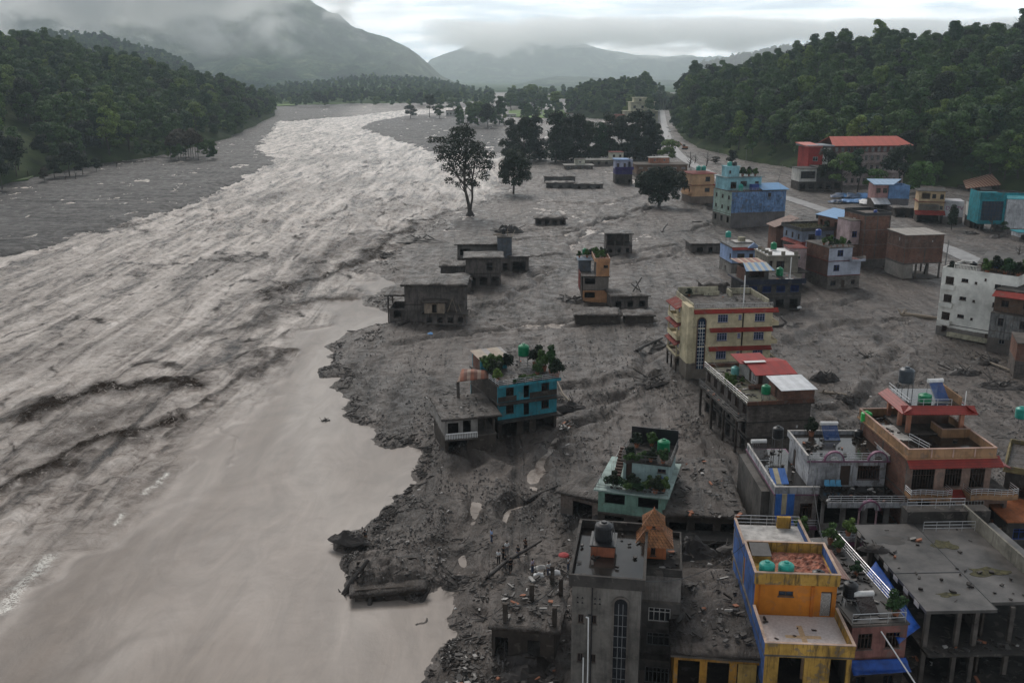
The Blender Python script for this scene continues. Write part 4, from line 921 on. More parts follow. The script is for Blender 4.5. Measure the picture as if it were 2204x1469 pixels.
oh.storey(8.5, 2.6, wm('plain_plaster', (.3, .26, .22), 0), y0=10.75, y1=16.3, x0=-.05, x1=5.6, cols={'L': bl}, slab=.05, name='back_room_wall'); oh.parapet(11.1, -.1, 5.65, 10.78, 16.35, .7, bl, cap=wm('pale_coping', (.5, .36, .28), 0), sides='LR')
oh.part(MB().box(.1, 5.5, 10.8, 16.2, 11.105, 11.16), 'terrace_floor', M['dirtywhite']); oh.rail([(-.05, 16.2), (5.6, 16.2)], 11.1, 1.0); oh.part(MB().box(3.6, 4.8, 15.7, 16.1, 11.1, 12.2), 'parapet_box', wm('mouldy_yellow_plaster', (.52, .31, .07), 0))
for k, (x, y, l_) in enumerate(((.95, 6.15, 'left teal water tank behind the yellow parapet of the orange house'), (2.45, 6.15, 'right teal water tank behind the yellow parapet of the orange house'))): water_tank(oh.w(x, y, 11.5), .62, 1.35, M['tealtank'], l_)
water_tank(oh.w(5.0, 6.1, 11.3), .5, .95, M['blacktank'], 'low black water tank in the right corner of the orange house roof')
# wide concrete roof, lower right
cr = House('concrete_building', 'large unfinished concrete building with open storeys and stained flat roof', (1998, 1310), W=13.5, yaw=2, zr=8, cat='building')
cc_ = CONC(); dcc = DCONC()
cr.slab(8.0, -.3, 5.6, -.3, 15.6, M['roofconc'], .28); cr.slab(7.98, 5.66, 13.5, .9, 15.6, M['roofconc'], .28); cr.part(MB().box(-.3, 5.6, 5.9, 6.02, 8.0, 8.03).box(5.6, 5.66, -.3, 15.6, 7.75, 8.03), 'roof_joint', M['blacktank'])
stn = simple('wet_stain', (.035, .028, .022), .3, nscale=.5, amt=.6, bumps=0)
def stain(hs, x, y, rx, ry, z, seed, mat=stn):
    pts = [(x + math.cos(q) * rx * (1 + .35 * math.sin(3 * q + seed)), y + math.sin(q) * ry * (1 + .3 * math.cos(4 * q + seed))) for q in [k * .2618 for k in range(24)]]
    hs.part(MB().prism(pts, z - .01, z + .006), 'moss_patch', mat)
moss = simple('moss_and_leaves', (.05, .045, .018), .9, nscale=2.5, amt=.9, bumps=.6)
stain(cr, 7.9, 6.0, 1.7, .8, 8.0, 2, moss); stain(cr, 6.6, 11.2, 1.1, .9, 8.0, 4, moss); stain(cr, 2.6, 2.2, .9, .35, 8.005, 1, moss); stain(cr, 1.6, 12.2, 1.9, .8, 8.0, 5)
for z, h in ((4.6, 3.12), (1.2, 3.4)):
    cr.cols([(.0, .0), (2.6, .0), (4.1, .0), (7.4, .6), (11, 1.0), (13.2, 1.0), (.0, 4), (.0, 8), (.0, 12), (.0, 15), (5.4, 8), (10, 8), (5.4, 15), (10, 15), (13.2, 15)], z, h, cc_, .36)
    cr.slab(z, -.3 - (z < 2) * .0, 13.6, -1.4 if z > 2 else -.8, 15.6, dcc, .2, 'floor_slab')
    cr.part(MB().box(.3, 13, 12, 12.2, z, z + h - .3).box(5.3, 5.5, 1.2, 12, z, z + h - .3), 'inner_wall', MUDW())
cr.part(MB().box(-.1, 13.3, 0, 15, -.5, 1.0), 'foundation', MUDW())
mb = MB()
for i in range(7): mb.box(-.33, -.3, 1.0 + i * 2.1, 1.9 + i * 2.1, 7.45, 7.9)
cr.part(mb, 'peeling_fascia', M['dirtywhite']); cr.rail([(5.8, 13.9), (10.8, 13.9)], 8.0, 1.0); cr.rail([(5.2, 16.5), (10.9, 16.5)], 9.2, 1.0)
cr.part(MB().box(5.0, 13.2, 15.7, 17.2, 7.0, 9.2), 'stair_head', dcc); cr.part(MB().box(10.95, 11.15, 2, 17, 8.0, 9.4), 'side_parapet', wm('mossy_pale_wall', (.25, .23, .19), 0, dirt=1))
# cluttered house between orange house and concrete building
dk = House('cluttered_house', 'dark house with rusty sheets, railings and clutter between the orange house and concrete roof', (1835, 1345), W=4.6, yaw=5, zr=8)
dk.storey(-.3, 5.0, MUDW(), F=[(2, 'w', .9, 1.0, 2.6)], y1=15, frame='darkwood'); dk.storey(4.7, 3.3, wm('dull_pink_plaster', (.28, .13, .11), 0, dirt=1), F=[(2, 'g', 1.2, 1.4, 1.1)], y1=15, frame='darkwood', slab=.1); dk.slab(8.06, .1, 4.5, .1, 14.9, M['roofconc'], .05, 'roof_surface')
rl = [(4.45, .3), (4.5, 14.8)]; dk.rail(rl, 8.0, 1.1, n=4, r=.035); dk.rail([(0, .1), (4.4, .1)], 8.0, .9, n=2)
rs = roofmat('rusty_sheet', [(.16, .05, .03), (.12, .045, .03), (.2, .07, .04)], .6, rib=5); dk.part(MB().hexa([(.2, 7.6, 8.35), (2.6, 6.4, 8.3), (3.0, 11.6, 8.5), (.6, 12, 8.5)], [(.2, 7.6, 8.4), (2.6, 6.4, 8.35), (3.0, 11.6, 8.55), (.6, 12, 8.55)]), 'rusty_sheet', rs)
solar_heater(dk.w(2.0, 1.3, 8.05), R(5), 'vacuum tube solar heater on the cluttered dark roof beside the orange house', 1.5, 1.8, 'darktube', 1.1)
water_tank(dk.w(1.1, 3.2, 8.05), .6, 1.3, M['blacktank'], 'black water tank covered with a sheet behind the tube heater', .7)
for k, (x, y, q, kd) in enumerate(((4.0, 1.0, 1.3, 0), (3.8, 13.6, 1.2, 0), (3.9, 12, .9, 0), (3.6, 7.6, .8, 0))): potted_plant(dk.w(x, y, 8.05), q, ('leafy shrub at the front corner of the railed dark roof', 'potted fern at the back end of the long railing', 'small plant next to the fern by the long railing', 'little pot plant halfway along the long railing')[k], 'leaf', True, kd)
def tarp(name, label, cat, pts, mat, sag=.25, n=14, th=.03, seed=0, amp=.12):
    # a cloth hanging between four corners
    a, b, c, d = [Vector(q) for q in pts]; V = []; 
    U, W_ = np.meshgrid(np.linspace(0, 1, n), np.linspace(0, 1, n)); P = np.zeros((n, n, 3))
    for i in range(3): P[..., i] = (a[i] * (1 - U) + b[i] * U) * (1 - W_) + (d[i] * (1 - U) + c[i] * U) * W_
    L = (b - a).length; P[..., 2] += -sag * np.sin(U * np.pi) * np.sin(W_ * np.pi) + fbm(U * 5 + seed, W_ * 5, 3, seed) * amp * L * .3
    P[..., 0] += fbm(U * 4 + seed, W_ * 4, 2, seed + 3) * amp * L * .2
    o = link(name, grid_mesh(name, P[..., 0], P[..., 1], P[..., 2], [mat], True)); sm = o.modifiers.new('thickness', 'SOLIDIFY'); sm.thickness = th
    return tag(o, label, cat)
tarp('tarpaulin', 'dark blue tarpaulin slung between the cluttered house and the concrete building', 'tarpaulin', [dk.w(3.6, -.8, 6.7), cr.w(-.5, 0, 6.4), cr.w(-.7, 9, 7.6), dk.w(4.7, 8, 7.8)], M['bluetarp'], .3)
tarp('tarpaulin', 'narrow blue tarpaulin hanging over the entrance beside the orange house', 'tarpaulin', [dk.w(-.2, -1.5, 4.5), dk.w(4.6, -1.3, 4.4), dk.w(4.6, -.3, 5.0), dk.w(-.2, -.3, 5.1)], M['bluetarp'], .2, seed=4)
tarp('canvas_sheet', 'large dark canvas sheet sagging over the yard in the lower right', 'canvas sheet', [dk.w(.2, -7, 2.4), dk.w(5.6, -7, 2.2), dk.w(6, -1.8, 3.4), dk.w(0, -1.8, 3.6)], simple('dark_canvas', (.035, .034, .034), .6, nscale=.8, amt=.5), .8, seed=9)
tarp('patterned_sheet', 'pale patterned sheet lying on the rubble at the bottom edge', 'sheet', [dk.w(4.3, -5.6, 3.0), dk.w(6.0, -5.4, 3.0), dk.w(5.9, -3.9, 3.3), dk.w(4.1, -4.1, 3.3)], simple('patterned_cloth', (.40, .32, .30), .7, nscale=5, amt=.7), .1, seed=12)
thing(MB().tube(dk.w(2.2, -.4, 7.6), dk.w(4.0, -4.6, 4.4), .06), 'white_pipe', M['whitepaint'], 'white plastic pipe leaning from the cluttered roof down to the canvas', 'pipe')
# white and purple house
wh = House('white_house', 'white house with purple trim, arches and dark wet terraces', (1668, 1062), W=14.0, yaw=0, zr=7)
ww = wm('stained_white_plaster', (.44, .44, .46), 0, dirt=1, streak=1.1); pur = M.setdefault('purple_trim', simple('purple_trim', (.16, .06, .11), .6, bumps=0)); gs = wm('grey_side_wall', (.13, .12, .112), 0, dirt=1)
wh.storey(-.3, 3.6, wm('striped_wall', (.28, .25, .24), 0, dirt=1), F=[(1, 'g', 1.6, 1.6, 1.1, .1, .5), (1, 's', 1.5, 2.4, .2, .55, .95)], x1=4.6, y1=13, cols={'L': gs}, floor=True)
wh.storey(3.3, 3.7, wm('striped_wall', (.28, .25, .24), 0, dirt=1), F=[(2, 'g', 1.3, 1.7, .9)], x1=4.6, y1=13, cols={'L': gs}, frame='brownframe', slab=.1, slabmat=pur)
wh.parapet(7.0, -.05, 4.7, -.1, 12.9, .8, ww, sides='FL', cap=M['dirtywhite']); wh.slab(7.06, .1, 4.5, .1, 12.8, M['wetroof'], .05, 'roof_surface'); 
wh.storey(-.3, 3.6, DCONC(), F=[(4, 'o', 1.8, 2.5, .3)], x0=4.65, x1=13.9, y0=-2.4, y1=11, floor=True, sides='FRB'); wh.storey(3.3, 3.6, wm('grimy_white', (.25, .235, .225), 0, dirt=1), F=[(4, 'o', 1.75, 2.2, .9)], x0=4.65, x1=13.9, y0=-1.4, y1=11, floor=True, sides='FRB', slab=.1, slabmat=DCONC())
wh.slab(3.4, 4.6, 14.1, -3.4, -1.3, ww, .3, 'balcony'); wh.rail([(4.7, -3.3), (14, -3.3)], 3.3, .95); wh.rail([(.1, -.6), (4.6, -.6)], 3.3, .9)
wh.part(MB().box(.0, 4.6, -.7, -.05, 3.1, 3.3).box(4.6, 14, -3.45, -3.4, 2.6, 3.05), 'purple_band', pur)
for x in (8.2, 10.0): wh.part(MB().lathe((x, -2.6, 3.4), [(.16, 0), (.11, .1), (.10, 2.7), (.16, 2.85)], 12), 'pillar', simple('pink_column', (.35, .22, .24), .6) if 'pc' not in M else M['pc'])
wh.slab(7.0, 4.65, 14.05, -2.9, 2.0, M['wetroof'], .18, 'terrace'); wh.part(MB().box(4.7, 14.05, -3.0, -2.9, 6.75, 7.35), 'terrace_edge', wm('stained_white_plaster', (.50, .50, .52), 0)); wh.rail([(4.75, -2.9), (13.95, -2.9), (13.95, 1.8)], 7.3, .75)
def arch_ring(hs, cx, cz, y0, y1, r0, r1, mats, name='arch'):
    a = MB(); b = MB()
    for k in range(14):
        q0, q1 = math.pi * k / 14, math.pi * (k + 1) / 14; f = lambda q, r: (cx + r * math.cos(q), cz + r * math.sin(q))
        a.prismY([f(q0, r0), f(q0, r1), f(q1, r1), f(q1, r0)], y0, y1); b.prismY([f(q0, r1 + .004), f(q0, r1 + .14), f(q1, r1 + .14), f(q1, r1 + .004)], y0 - .05, y1 + .05)
    o = hs.part(a, name, mats[0]); b.build('arch_trim', mats[1], o)
arch_ring(wh, 9.1, 6.5, -3.1, -2.75, .55, .95, (ww, pur)); 
wh.storey(7.0, 3.1, ww, F=[(1, 'd', 1.1, 2.3, .1, .40, .56), (1, 'g', 2.4, 1.6, .8, .58, .98)], Lf=[(1, 'd', 1.0, 2.1, .1, .55, .85)], x0=4.0, x1=12.4, y0=2.0, y1=9.5, slab=.25, slabmat=ww, frame='brownframe', name='upper_wall')
wh.part(MB().box(3.7, 12.7, 1.7, 1.75, 9.9, 10.05), 'purple_band', pur); wh.slab(10.16, 3.95, 12.45, 1.95, 9.5, M['wetroof'], .05, 'roof_surface'); wh.rail([(4.0, 1.85), (12.4, 1.85)], 10.1, .8); wh.parapet(10.1, 3.75, 12.65, 1.75, 9.75, .45, ww, sides='LRB', cap=M['dirtywhite'])
for x in (6.6, 11.3): arch_ring(wh, x, 10.1, 1.6, 1.9, .55, .95, (ww, pur))
wh.part(MB().box(-.9, -.05, 2, 12.9, -.3, 6.4), 'side_block', gs); wh.part(MB().box(12.8, 13.0, 2.0, 10, 7.0, 8.6), 'side_parapet', wm('mossy_pale_wall', (.25, .23, .19), 0))
# striped blue awning booth on the left terrace
bs = roofmat('blue_cream_sheet', [(.03, .13, .42), (.42, .36, .24), (.03, .13, .42)], .55, rib=6)
wh.part(MB().hexa([(.15, 1.6, 7.4), (1.9, 1.6, 7.4), (1.9, 3.6, 8.4), (.15, 3.6, 8.4)], [(.15, 1.6, 7.46), (1.9, 1.6, 7.46), (1.9, 3.6, 8.46), (.15, 3.6, 8.46)]), 'striped_awning', bs)
wh.part(MB().box(-.1, 1.9, -.75, -.7, 4.9, 7.3), 'striped_screen', bs); wh.part(MB().hexa([(-.1, -2.0, 4.3), (1.7, -2.0, 4.3), (1.7, -.75, 4.9), (-.1, -.75, 4.9)], [(-.1, -2.0, 4.35), (1.7, -2.0, 4.35), (1.7, -.75, 4.95), (-.1, -.75, 4.95)]), 'lower_awning', M['bluetarp'])
solar_heater(wh.w(.9, 9.3, 7.1), R(3), 'brown vacuum tube solar heater at the back left corner of the white house', 1.6, 2.0, 'darktube', 1.7)
solar_heater(wh.w(8.2, 7.4, 10.1), R(0), 'blue panel solar heater on the black upper roof of the white house', 1.8, 2.0, 'solar', 1.6)
water_tank(wh.w(3.2, 11.6, 7.1), .65, 1.4, M['blacktank'], 'black water tank on tall metal legs behind the white house', 1.9)
water_tank(at(1861, 935, 10.2), .62, 1.25, M['brighttank'], 'bright green water tank between the white house and the brick mansion', 1.6)
water_tank(wh.w(11.6, 8.8, 10.15), .5, .9, M['blacktank'], 'squat black tank on the far right corner of the upper wet roof')
bn = empty('bench', wh.w(6.6, 1.35, 7.0), 0, 'row of light blue joined plastic seats against the white wall', 'seats')
for k in range(3): MB().hexa([(k * .62 - .9, -.25, .38), (k * .62 - .35, -.25, .38), (k * .62 - .35, .2, .38), (k * .62 - .9, .2, .38)], [(k * .62 - .9, -.25, .44), (k * .62 - .35, -.25, .44), (k * .62 - .35, .2, .44), (k * .62 - .9, .2, .44)]).hexa([(k * .62 - .9, .16, .44), (k * .62 - .35, .16, .44), (k * .62 - .35, .22, .44), (k * .62 - .9, .22, .44)], [(k * .62 - .88, .26, .9), (k * .62 - .37, .26, .9), (k * .62 - .37, .32, .9), (k * .62 - .88, .32, .9)]).build('seat', simple('light_blue_plastic', (.10, .32, .50), .4) if k == 0 else bpy.data.materials['light_blue_plastic'], bn)
MB().box(-.95, .95, -.05, .03, .3, .38).tube((-.8, 0, 0), (-.8, 0, .3), .03).tube((.8, 0, 0), (.8, 0, .3), .03).build('frame', M['greyframe'], bn)
potted_plant(wh.w(6.3, 9.0, 10.15), 1.3, 'dark shrub at the back edge of the upper wet roof', 'leafdark', True)
potted_plant(at(1825, 1152, 7.5), 1.1, 'potted palm standing between the white house and the concrete roof', 'leaf', True); potted_plant(at(1722, 1150, 6), 1.2, 'green bush behind the white back terrace of the orange house', 'leaf', True)
# brick and tile mansion
ms = House('brick_mansion', 'three storey mansion with red tiled eaves, brick side wall and curved balconies', (1958, 965), W=9.0, yaw=3, zr=13, cat='mansion')
pk = wm('pinkish_plaster', (.30, .20, .16), 0, dirt=.9); crm = wm('tan_plaster', (.36, .21, .115), 0, dirt=.8); br = BRICK()
ms.storey(-.3, 4.6, MUDW(), F=[(3, 'o', 2.2, 3.0, .3)], y1=12.5, floor=True, cols={'L': br}); ms.storey(4.3, 3.7, pk, F=[(1, 'o', 2.6, 2.5, .4, 0, .36), (1, 'g', 1.9, 1.7, .9, .38, .66), (1, 'g', 2.4, 2.2, .5, .68, 1.0)], y1=12.5, floor=True, cols={'L': br}, frame='dirtywhite'); 
ms.storey(8.0, 4.0, pk, F=[(1, 'g', 2.4, 2.3, .4, .0, .4), (1, 'g', 1.8, 2.0, .7, .42, .68), (1, 'g', 1.6, 2.2, .5, .7, .98)], y1=12.5, floor=True, cols={'L': br}, slab=.3, slabmat=crm, frame='darkwood')
ms.part(MB().box(-.02, 0, 0, .25, 0, 11.8).box(-.03, 0, 6, 6.25, 0, 11.8), 'corner_pier', CONC())
ms.awning(12.05, -.3, 9.6, 1.2, .75, RED(), y1=12.5, name='tiled_eave'); ms.slab(12.07, 0, 9, 0, 12.5, M['wetroof'], .06, 'roof_surface'); ms.parapet(12.0, -.15, 9.2, -.15, 12.7, .95, crm, cap=wm('pale_pink_coping', (.5, .33, .27), 0))
mb = MB()
for k in range(1, 4): mb.box(k * 2.3 - .06, k * 2.3 + .06, -.2, -.15, 12, 12.95)
ms.part(mb, 'parapet_post', wm('pale_pink_coping', (.5, .33, .27), 0)); ms.part(MB().box(.5, 2.6, 4.6, 9.4, 12.07, 12.12), 'pale_floor_strip', M['dirtywhite']); ms.rail([(2.0, 4.4), (2.7, 1.2)], 12.07, .9)
ms.balcony(7.95, .0, 4.3, 1.5, crm, y1=12.5, wall=.35, wave=True); ms.balcony(8.0, 6.2, 11.2, 1.7, crm, y1=12.5, wall=.3, wave=True); ms.balcony(4.4, 6.0, 10.6, 1.6, crm, y1=12.5, wall=.3, rail=None, wave=True); ms.awning(8.3, 4.3, 6.1, 1.0, .5, RED(), y1=12.5, name='tiled_eave'); ms.awning(4.6, 3.8, 6.0, 1.3, .5, DRED(), y1=12.5, name='tiled_eave')
ms.balcony(4.3, -.2, 3.9, 1.7, DCONC(), y1=12.5, rail=None)
ms.storey(-.3, 8.2, pk, x0=9.05, x1=11.3, y0=.2, y1=11, F=[(1, 'o', 1.6, 1.8, 5)], floor=True, name='side_wing_wall'); ms.awning(11.0, 0, 5.5, 3.0, 1.0, roofmat('red_plastic_sheet', [(.26, .02, .013), (.22, .018, .012)], 1.0, rib=6), side='R', x1=9.0, y0=1.5, y1=9, name='red_sheet_roof'); ms.awning(12.1, 6.0, 9.0, 1.6, .6, RED(), side='R', x1=9.2, y0=0, y1=12.5, name='tiled_eave')
ms.parapet(12.0, 6.0, 9.15, 5.2, 8.0, 1.05, crm, sides='FL', cap=wm('pale_pink_coping', (.5, .33, .27), 0))
bv = House('roof_pavilion', 'open roof pavilion with red tile skirt roof on top of the brick mansion', (1957, 872), W=6.2, yaw=0, zr=15.4, z0=12.1, cat='pavilion')
bv.cols([(.2, .2), (6.0, .2), (.2, 5.8), (6, 5.8), (.2, 2.6)], 0, 2.9, wm('salmon_plaster', (.42, .19, .12), 0, dirt=.6), .42); bv.part(MB().box(.4, 5.9, 3.0, 3.15, 0, 2.7).box(2.6, 2.75, 3.15, 5.7, 0, 2.7), 'back_wall', wm('dark_room_wall', (.14, .09, .07), 0)); bv.slab(.12, -.3, 6.5, -.3, 6, CONC(), .12, 'floor')
bv.slab(3.25, -.1, 6.3, -.1, 6.1, M['wetroof'], .35)
for sd_, L in (('F', 6.2), ('L', 6.0)): bv.awning(3.3, -.9 if sd_ == 'F' else -.9, (L + .9) if sd_ == 'F' else L + .3, 1.05, .65, RED(), side=sd_, y1=6, name='tiled_skirt')
bv.awning(3.3, -.9, 6.3, 1.05, .65, RED(), side='R', y1=6, name='tiled_skirt')
bv.rail([(0, 6), (0, 0), (4.6, 0)], 3.25, .75, n=2); bv.part(MB().box(5.6, 5.8, .2, 6, 3.25, 4.15), 'parapet', crm); bv.part(MB().box(.0, .12, .0, .0, 3.2, 3.25).tube((6.1, .1, 3.2), (6.1, .1, 4.9), .05), 'mast', M['whitepaint'])
water_tank(bv.w(1.3, 4.6, 3.25), .85, 1.7, M['greytank'], 'large slate grey water tank on legs on the tiled pavilion roof', 1.3); water_tank(bv.w(2.2, 1.3, 3.25), .72, 1.0, M['greentank'], 'low green water tank on the tiled pavilion roof'); solar_heater(bv.w(4.2, 1.3, 3.25), R(8), 'blue panel solar heater on the tiled pavilion roof', 1.6, 2.3, 'solar', 1.9)
# buildings at the right edge
re_ = House('weathered_house', 'long weathered dark house with mouldy yellow ledge at the right edge', (2165, 1010), W=9, yaw=-30, zr=9); re_.storey(-.3, 5.0, MUDW(), F=[(3, 's', 1.8, 2.4, .3)], y1=9); re_.storey(4.7, 4.3, DCONC(), F=[(3, 'w', 1.4, 1.2, 1.4)], Lf=[(2, 'w', 1, 1, 1.5)], y1=9, slab=.3, frame='darkwood', slabmat=wm('mouldy_yellow_ledge', (.25, .2, .1), 0, dirt=1)); re_.parapet(9, -.2, 9.2, -.2, 9.2, .5, wm('mouldy_yellow_ledge', (.25, .2, .1), 0)); re_.slab(9.05, .1, 8.9, .1, 8.9, M['mudroof'], .04, 'roof_surface')
water_tank(at(2196, 905, 9.2), .7, 1.4, M['tealtank'], 'teal water tank cut by the right edge of the view', .4)
rb_ = House('shop_house', 'dark shop house low at the right edge behind the concrete roof', (2170, 1120), W=8, yaw=0, zr=6.0); rb_.storey(-.3, 3.2, MUDW(), F=[(3, 's', 1.8, 2.3, .3)], y1=7); rb_.storey(2.9, 3.1, DCONC(), F=[(3, 'w', 1.3, 1.2, 1)], y1=7, frame='bluetank', slab=.2, slabmat=wm('orange_plaster', (.50, .17, .07), 0))
# red roof house
rh = House('red_roof_house', 'wrecked long house with a flat garden roof, red sheet room and white railing', (1612, 872), W=8.9, yaw=8, zr=7)
gb = wm('grey_block_wall', (.17, .145, .13), 0, blocks=True, dirt=.9)
rh.storey(-.3, 2.6, gb, F=[(1, 'g', 1.2, 1.3, .8, .0, .3)], Lf=[(6, 'o', 1.9, 2.0, .1)], y1=17.6, floor=True, slabmat=DCONC(), slab=.25); rh.storey(2.3, 2.3, gb, Lf=[(6, 'o', 1.6, 1.8, .25)], F=[(1, 'w', .3, .4, 1.1, .7, .9)], y1=17.6, floor=True, slab=.1, slabmat=DCONC()); rh.storey(4.6, 2.5, gb, Lf=[(6, 'g', 1.5, 1.5, .6)], y1=17.6, floor=True, slab=.35, slabmat=DCONC(), frame='darkwood')
rh.balcony(4.6, .5, 16.9, 1.3, DCONC(), side='L', y1=17.6, rail='greyframe'); rh.cols([(-1.2, 1), (-1.2, 6), (-1.2, 11), (-1.2, 16)], -.3, 4.7, MUDW(), .3)
rh.parapet(7.05, -.35, 9.2, -.35, 17.9, .55, wm('mossy_brick_parapet', (.16, .075, .05), 0, dirt=1), sides='FRB'); rh.slab(7.12, -.2, 9.1, -.2, 17.8, simple('mossy_roof', (.055, .052, .028), .7, nscale=.9, amt=.8), .05, 'roof_surface'); rh.rail([(-.3, -.3), (-.3, 17.6)], 7.1, 1.0, n=3); rh.part(MB().box(2.4, 9, 6.3, 6.5, 7.1, 7.8), 'low_wall', wm('mossy_brick_parapet', (.16, .075, .05), 0))
rr = rh.storey(7.1, 2.1, wm('white_room_wall', (.40, .38, .36), 0, dirt=.6), x0=3.9, x1=9.1, y0=7.4, y1=14.2, F=[(1, 'g', 2.2, 1.3, .5, .45, .98), (1, 'd', .8, 1.8, .1, .02, .22)], Lf=[(1, 'd', .9, 1.8, .1, .2, .5), (1, 'w', 1.1, 1.0, .6, .0, .25)], slab=None, frame='whitepaint', name='room_wall')
rsh = roofmat('bright_red_sheet', [(.30, .014, .010), (.25, .012, .009)], .9, 'X', 5, .75, .3); rh.part(MB().hexa([(3.4, 6.6, 9.0), (9.7, 6.6, 9.0), (9.7, 10.9, 9.75), (3.4, 10.9, 9.75)], [(3.4, 6.6, 9.07), (9.7, 6.6, 9.07), (9.7, 10.9, 9.82), (3.4, 10.9, 9.82)]).hexa([(3.4, 10.9, 9.75), (9.7, 10.9, 9.75), (9.7, 14.6, 9.1), (3.4, 14.6, 9.1)], [(3.4, 10.9, 9.82), (9.7, 10.9, 9.82), (9.7, 14.6, 9.17), (3.4, 14.6, 9.17)]).hexa([(2.9, 11.2, 9.4), (7.6, 11.2, 9.4), (7.6, 15.6, 9.7), (2.9, 15.6, 9.7)], [(2.9, 11.2, 9.47), (7.6, 11.2, 9.47), (7.6, 15.6, 9.77), (2.9, 15.6, 9.77)]), 'red_roof', rsh)
rh.part(MB().hexa([(3.2, 10.2, 9.9), (6.4, 10.2, 9.9), (6.4, 10.9, 9.95), (3.2, 10.9, 9.95)], [(3.2, 10.2, 9.93), (6.4, 10.2, 9.93), (6.4, 10.9, 9.98), (3.2, 10.9, 9.98)]), 'white_roof_sheet', M['whitepaint'])
rh.storey(7.1, 1.9, BRICK(), x0=4.7, x1=9.2, y0=-.1, y1=4.8, Lf=[(1, 'd', .8, 1.6, .1, .3, .6)], slab=None, name='brick_room_wall'); rh.part(MB().hexa([(4.3, -.4, 8.95), (9.5, -.4, 8.95), (9.5, 5.1, 9.4), (4.3, 5.1, 9.4)], [(4.3, -.4, 9.0), (9.5, -.4, 9.0), (9.5, 5.1, 9.45), (4.3, 5.1, 9.45)]), 'metal_roof', roofmat('pale_metal_sheet', [(.45, .47, .50), (.38, .40, .43)], .8, 'X', 5, .35, .3))
water_tank(rh.w(3.0, 1.7, 7.1), .62, 1.3, M['greentank'], 'green water tank beside the brick room of the red roof house', .9); water_tank(rh.w(3.0, 13.4, 7.1), .62, 1.35, M['paletank'], 'pale teal water tank beside the red sheet roof'); 
for k, (x, y) in enumerate(((.3, 8.8), (.4, 7.2), (1.8, 10.5), (2.4, 9.0))): potted_plant(rh.w(x, y, 7.1), (1.1, .9, .6, .6)[k], ('climbing plant hanging through the white roof railing', 'bush next to the climber at the white roof railing', 'small plant left of the red room on the mossy roof', 'small plant closest to the red room door')[k], 'leaf', k > 1)
# cream house
ch = House('cream_house', 'cream four storey house with red awnings and a tall arched blue window', (1485, 818), W=13.8, yaw=6, zr=0)
cw = wm('cream_plaster', (.62, .53, .35), 3.1, dirt=.45, streak=.5)
ch.storey(-.4, 3.2, cw, F=[(1, 'w', 1.8, 1.2, 1.3, .25, .5), (1, 'w', .7, .9, 1.4, .52, .66), (1, 'w', 1.8, 1.2, 1.3, .72, .95)], Lf=[(2, 'o', 2.0, 2.2, .3)], y1=11, floor=True, frame='dirtywhite'); 
W3 = [(1, 'w', 1.75, 1.35, .85, .25, .5), (1, 'w', .55, .9, 1.2, .53, .65), (1, 'w', 1.75, 1.35, .85, .72, .96)]
for z, h in ((2.8, 3.2), (6.0, 3.2), (9.2, 3.25)): ch.storey(z, h, cw, F=W3, Lf=[(1, 'd', 1.0, 2.2, .1, .35, .6), (1, 'w', 1.4, 1.3, .8, .62, .95)], Rt=[(2, 'w', 1.5, 1.3, .8)], y1=11, floor=True, slab=.05, slabmat=cw, frame=M.setdefault('lilac_frame', simple('lilac_frame', (.28, .28, .42), .5, bumps=0)), glass='blueglass', bars=4)
arch_window(ch, 1.55, 1.25, 2.0, 10.9, y=-.02, frame='whitepaint', pane='blueglass', fcol=M['brownframe'], nx=3, nz=13)
dr = wm('dark_red_awning', (.24, .030, .022), 0, dirt=.6)
for z in (12.4, 9.15, 5.9): ch.awning(z, 2.9 if z < 12 else 0, 13.8 if z < 12 else 14.6, .75, .55, dr, y1=11, th=.12)
for k, z in enumerate((9.3, 6.1, 2.9)):
    ch.balcony(z, 4.2, 10.4, 1.5, cw, side='L', y1=11, wall=.55, rail=None); ch.awning(z + 3.1, 3.9, 10.8, 1.9, .8, DRED(), side='L', y1=11, th=.12); ch.balcony(z, .6, 4.2, 1.4, cw, side='R', y1=11, wall=.5, rail='dirtywhite')
    ch.cols([(-1.35, 4.5), (-1.35, 10.1)], z, 2.5, cw, .2)
ch.cols([(-1.35, 4.5), (-1.35, 7.4), (-1.35, 10.1)], -.4, 3.1, MUDW(), .28); ch.part(MB().box(-.9, 0, -.35, 4, -.4, 12.9), 'stair_bay', cw)
ch.part(MB().box(8.55, 8.8, -.05, 0, 0, 12.2), 'drain_stain', simple('black_mould', (.02, .015, .012), .9, bumps=0)); ch.slab(12.5, .1, 13.7, .1, 10.9, M['mudroof'], .05, 'roof_surface')
ch.baluster((.2, .0), (13.7, .0), 12.45, .85); ch.parapet(12.45, 0, 13.8, 0, 11, .85, wm('cream_stained', (.45, .41, .30), 0, dirt=1), sides='L')
mb = MB().box(.3, 7.6, 10.8, 11.0, 12.45, 13.9).box(9.2, 13.8, 10.8, 11.0, 12.45, 13.5).box(9.2, 9.4, 8.2, 10.8, 12.45, 13.5).box(4.8, 7.6, 10.0, 10.2, 12.45, 13.2).box(13.6, 13.8, 2, 10.8, 12.45, 13.4); ch.part(mb, 'broken_parapet', wm('cream_stained', (.45, .41, .30), 0)); ch.part(MB().tube((8.6, .1, 12.4), (8.6, .1, 18.0), .11, n=8), 'white_pole', M['whitepaint'])
ch.rail([(11.3, 9.5), (12.7, 9.5)], 12.5, 1.7, 'dirtywhite', 2)
potted_plant(ch.w(2.0, 9.6, 12.5), .9, 'spiky plant on the roof of the cream house', 'leafdark')
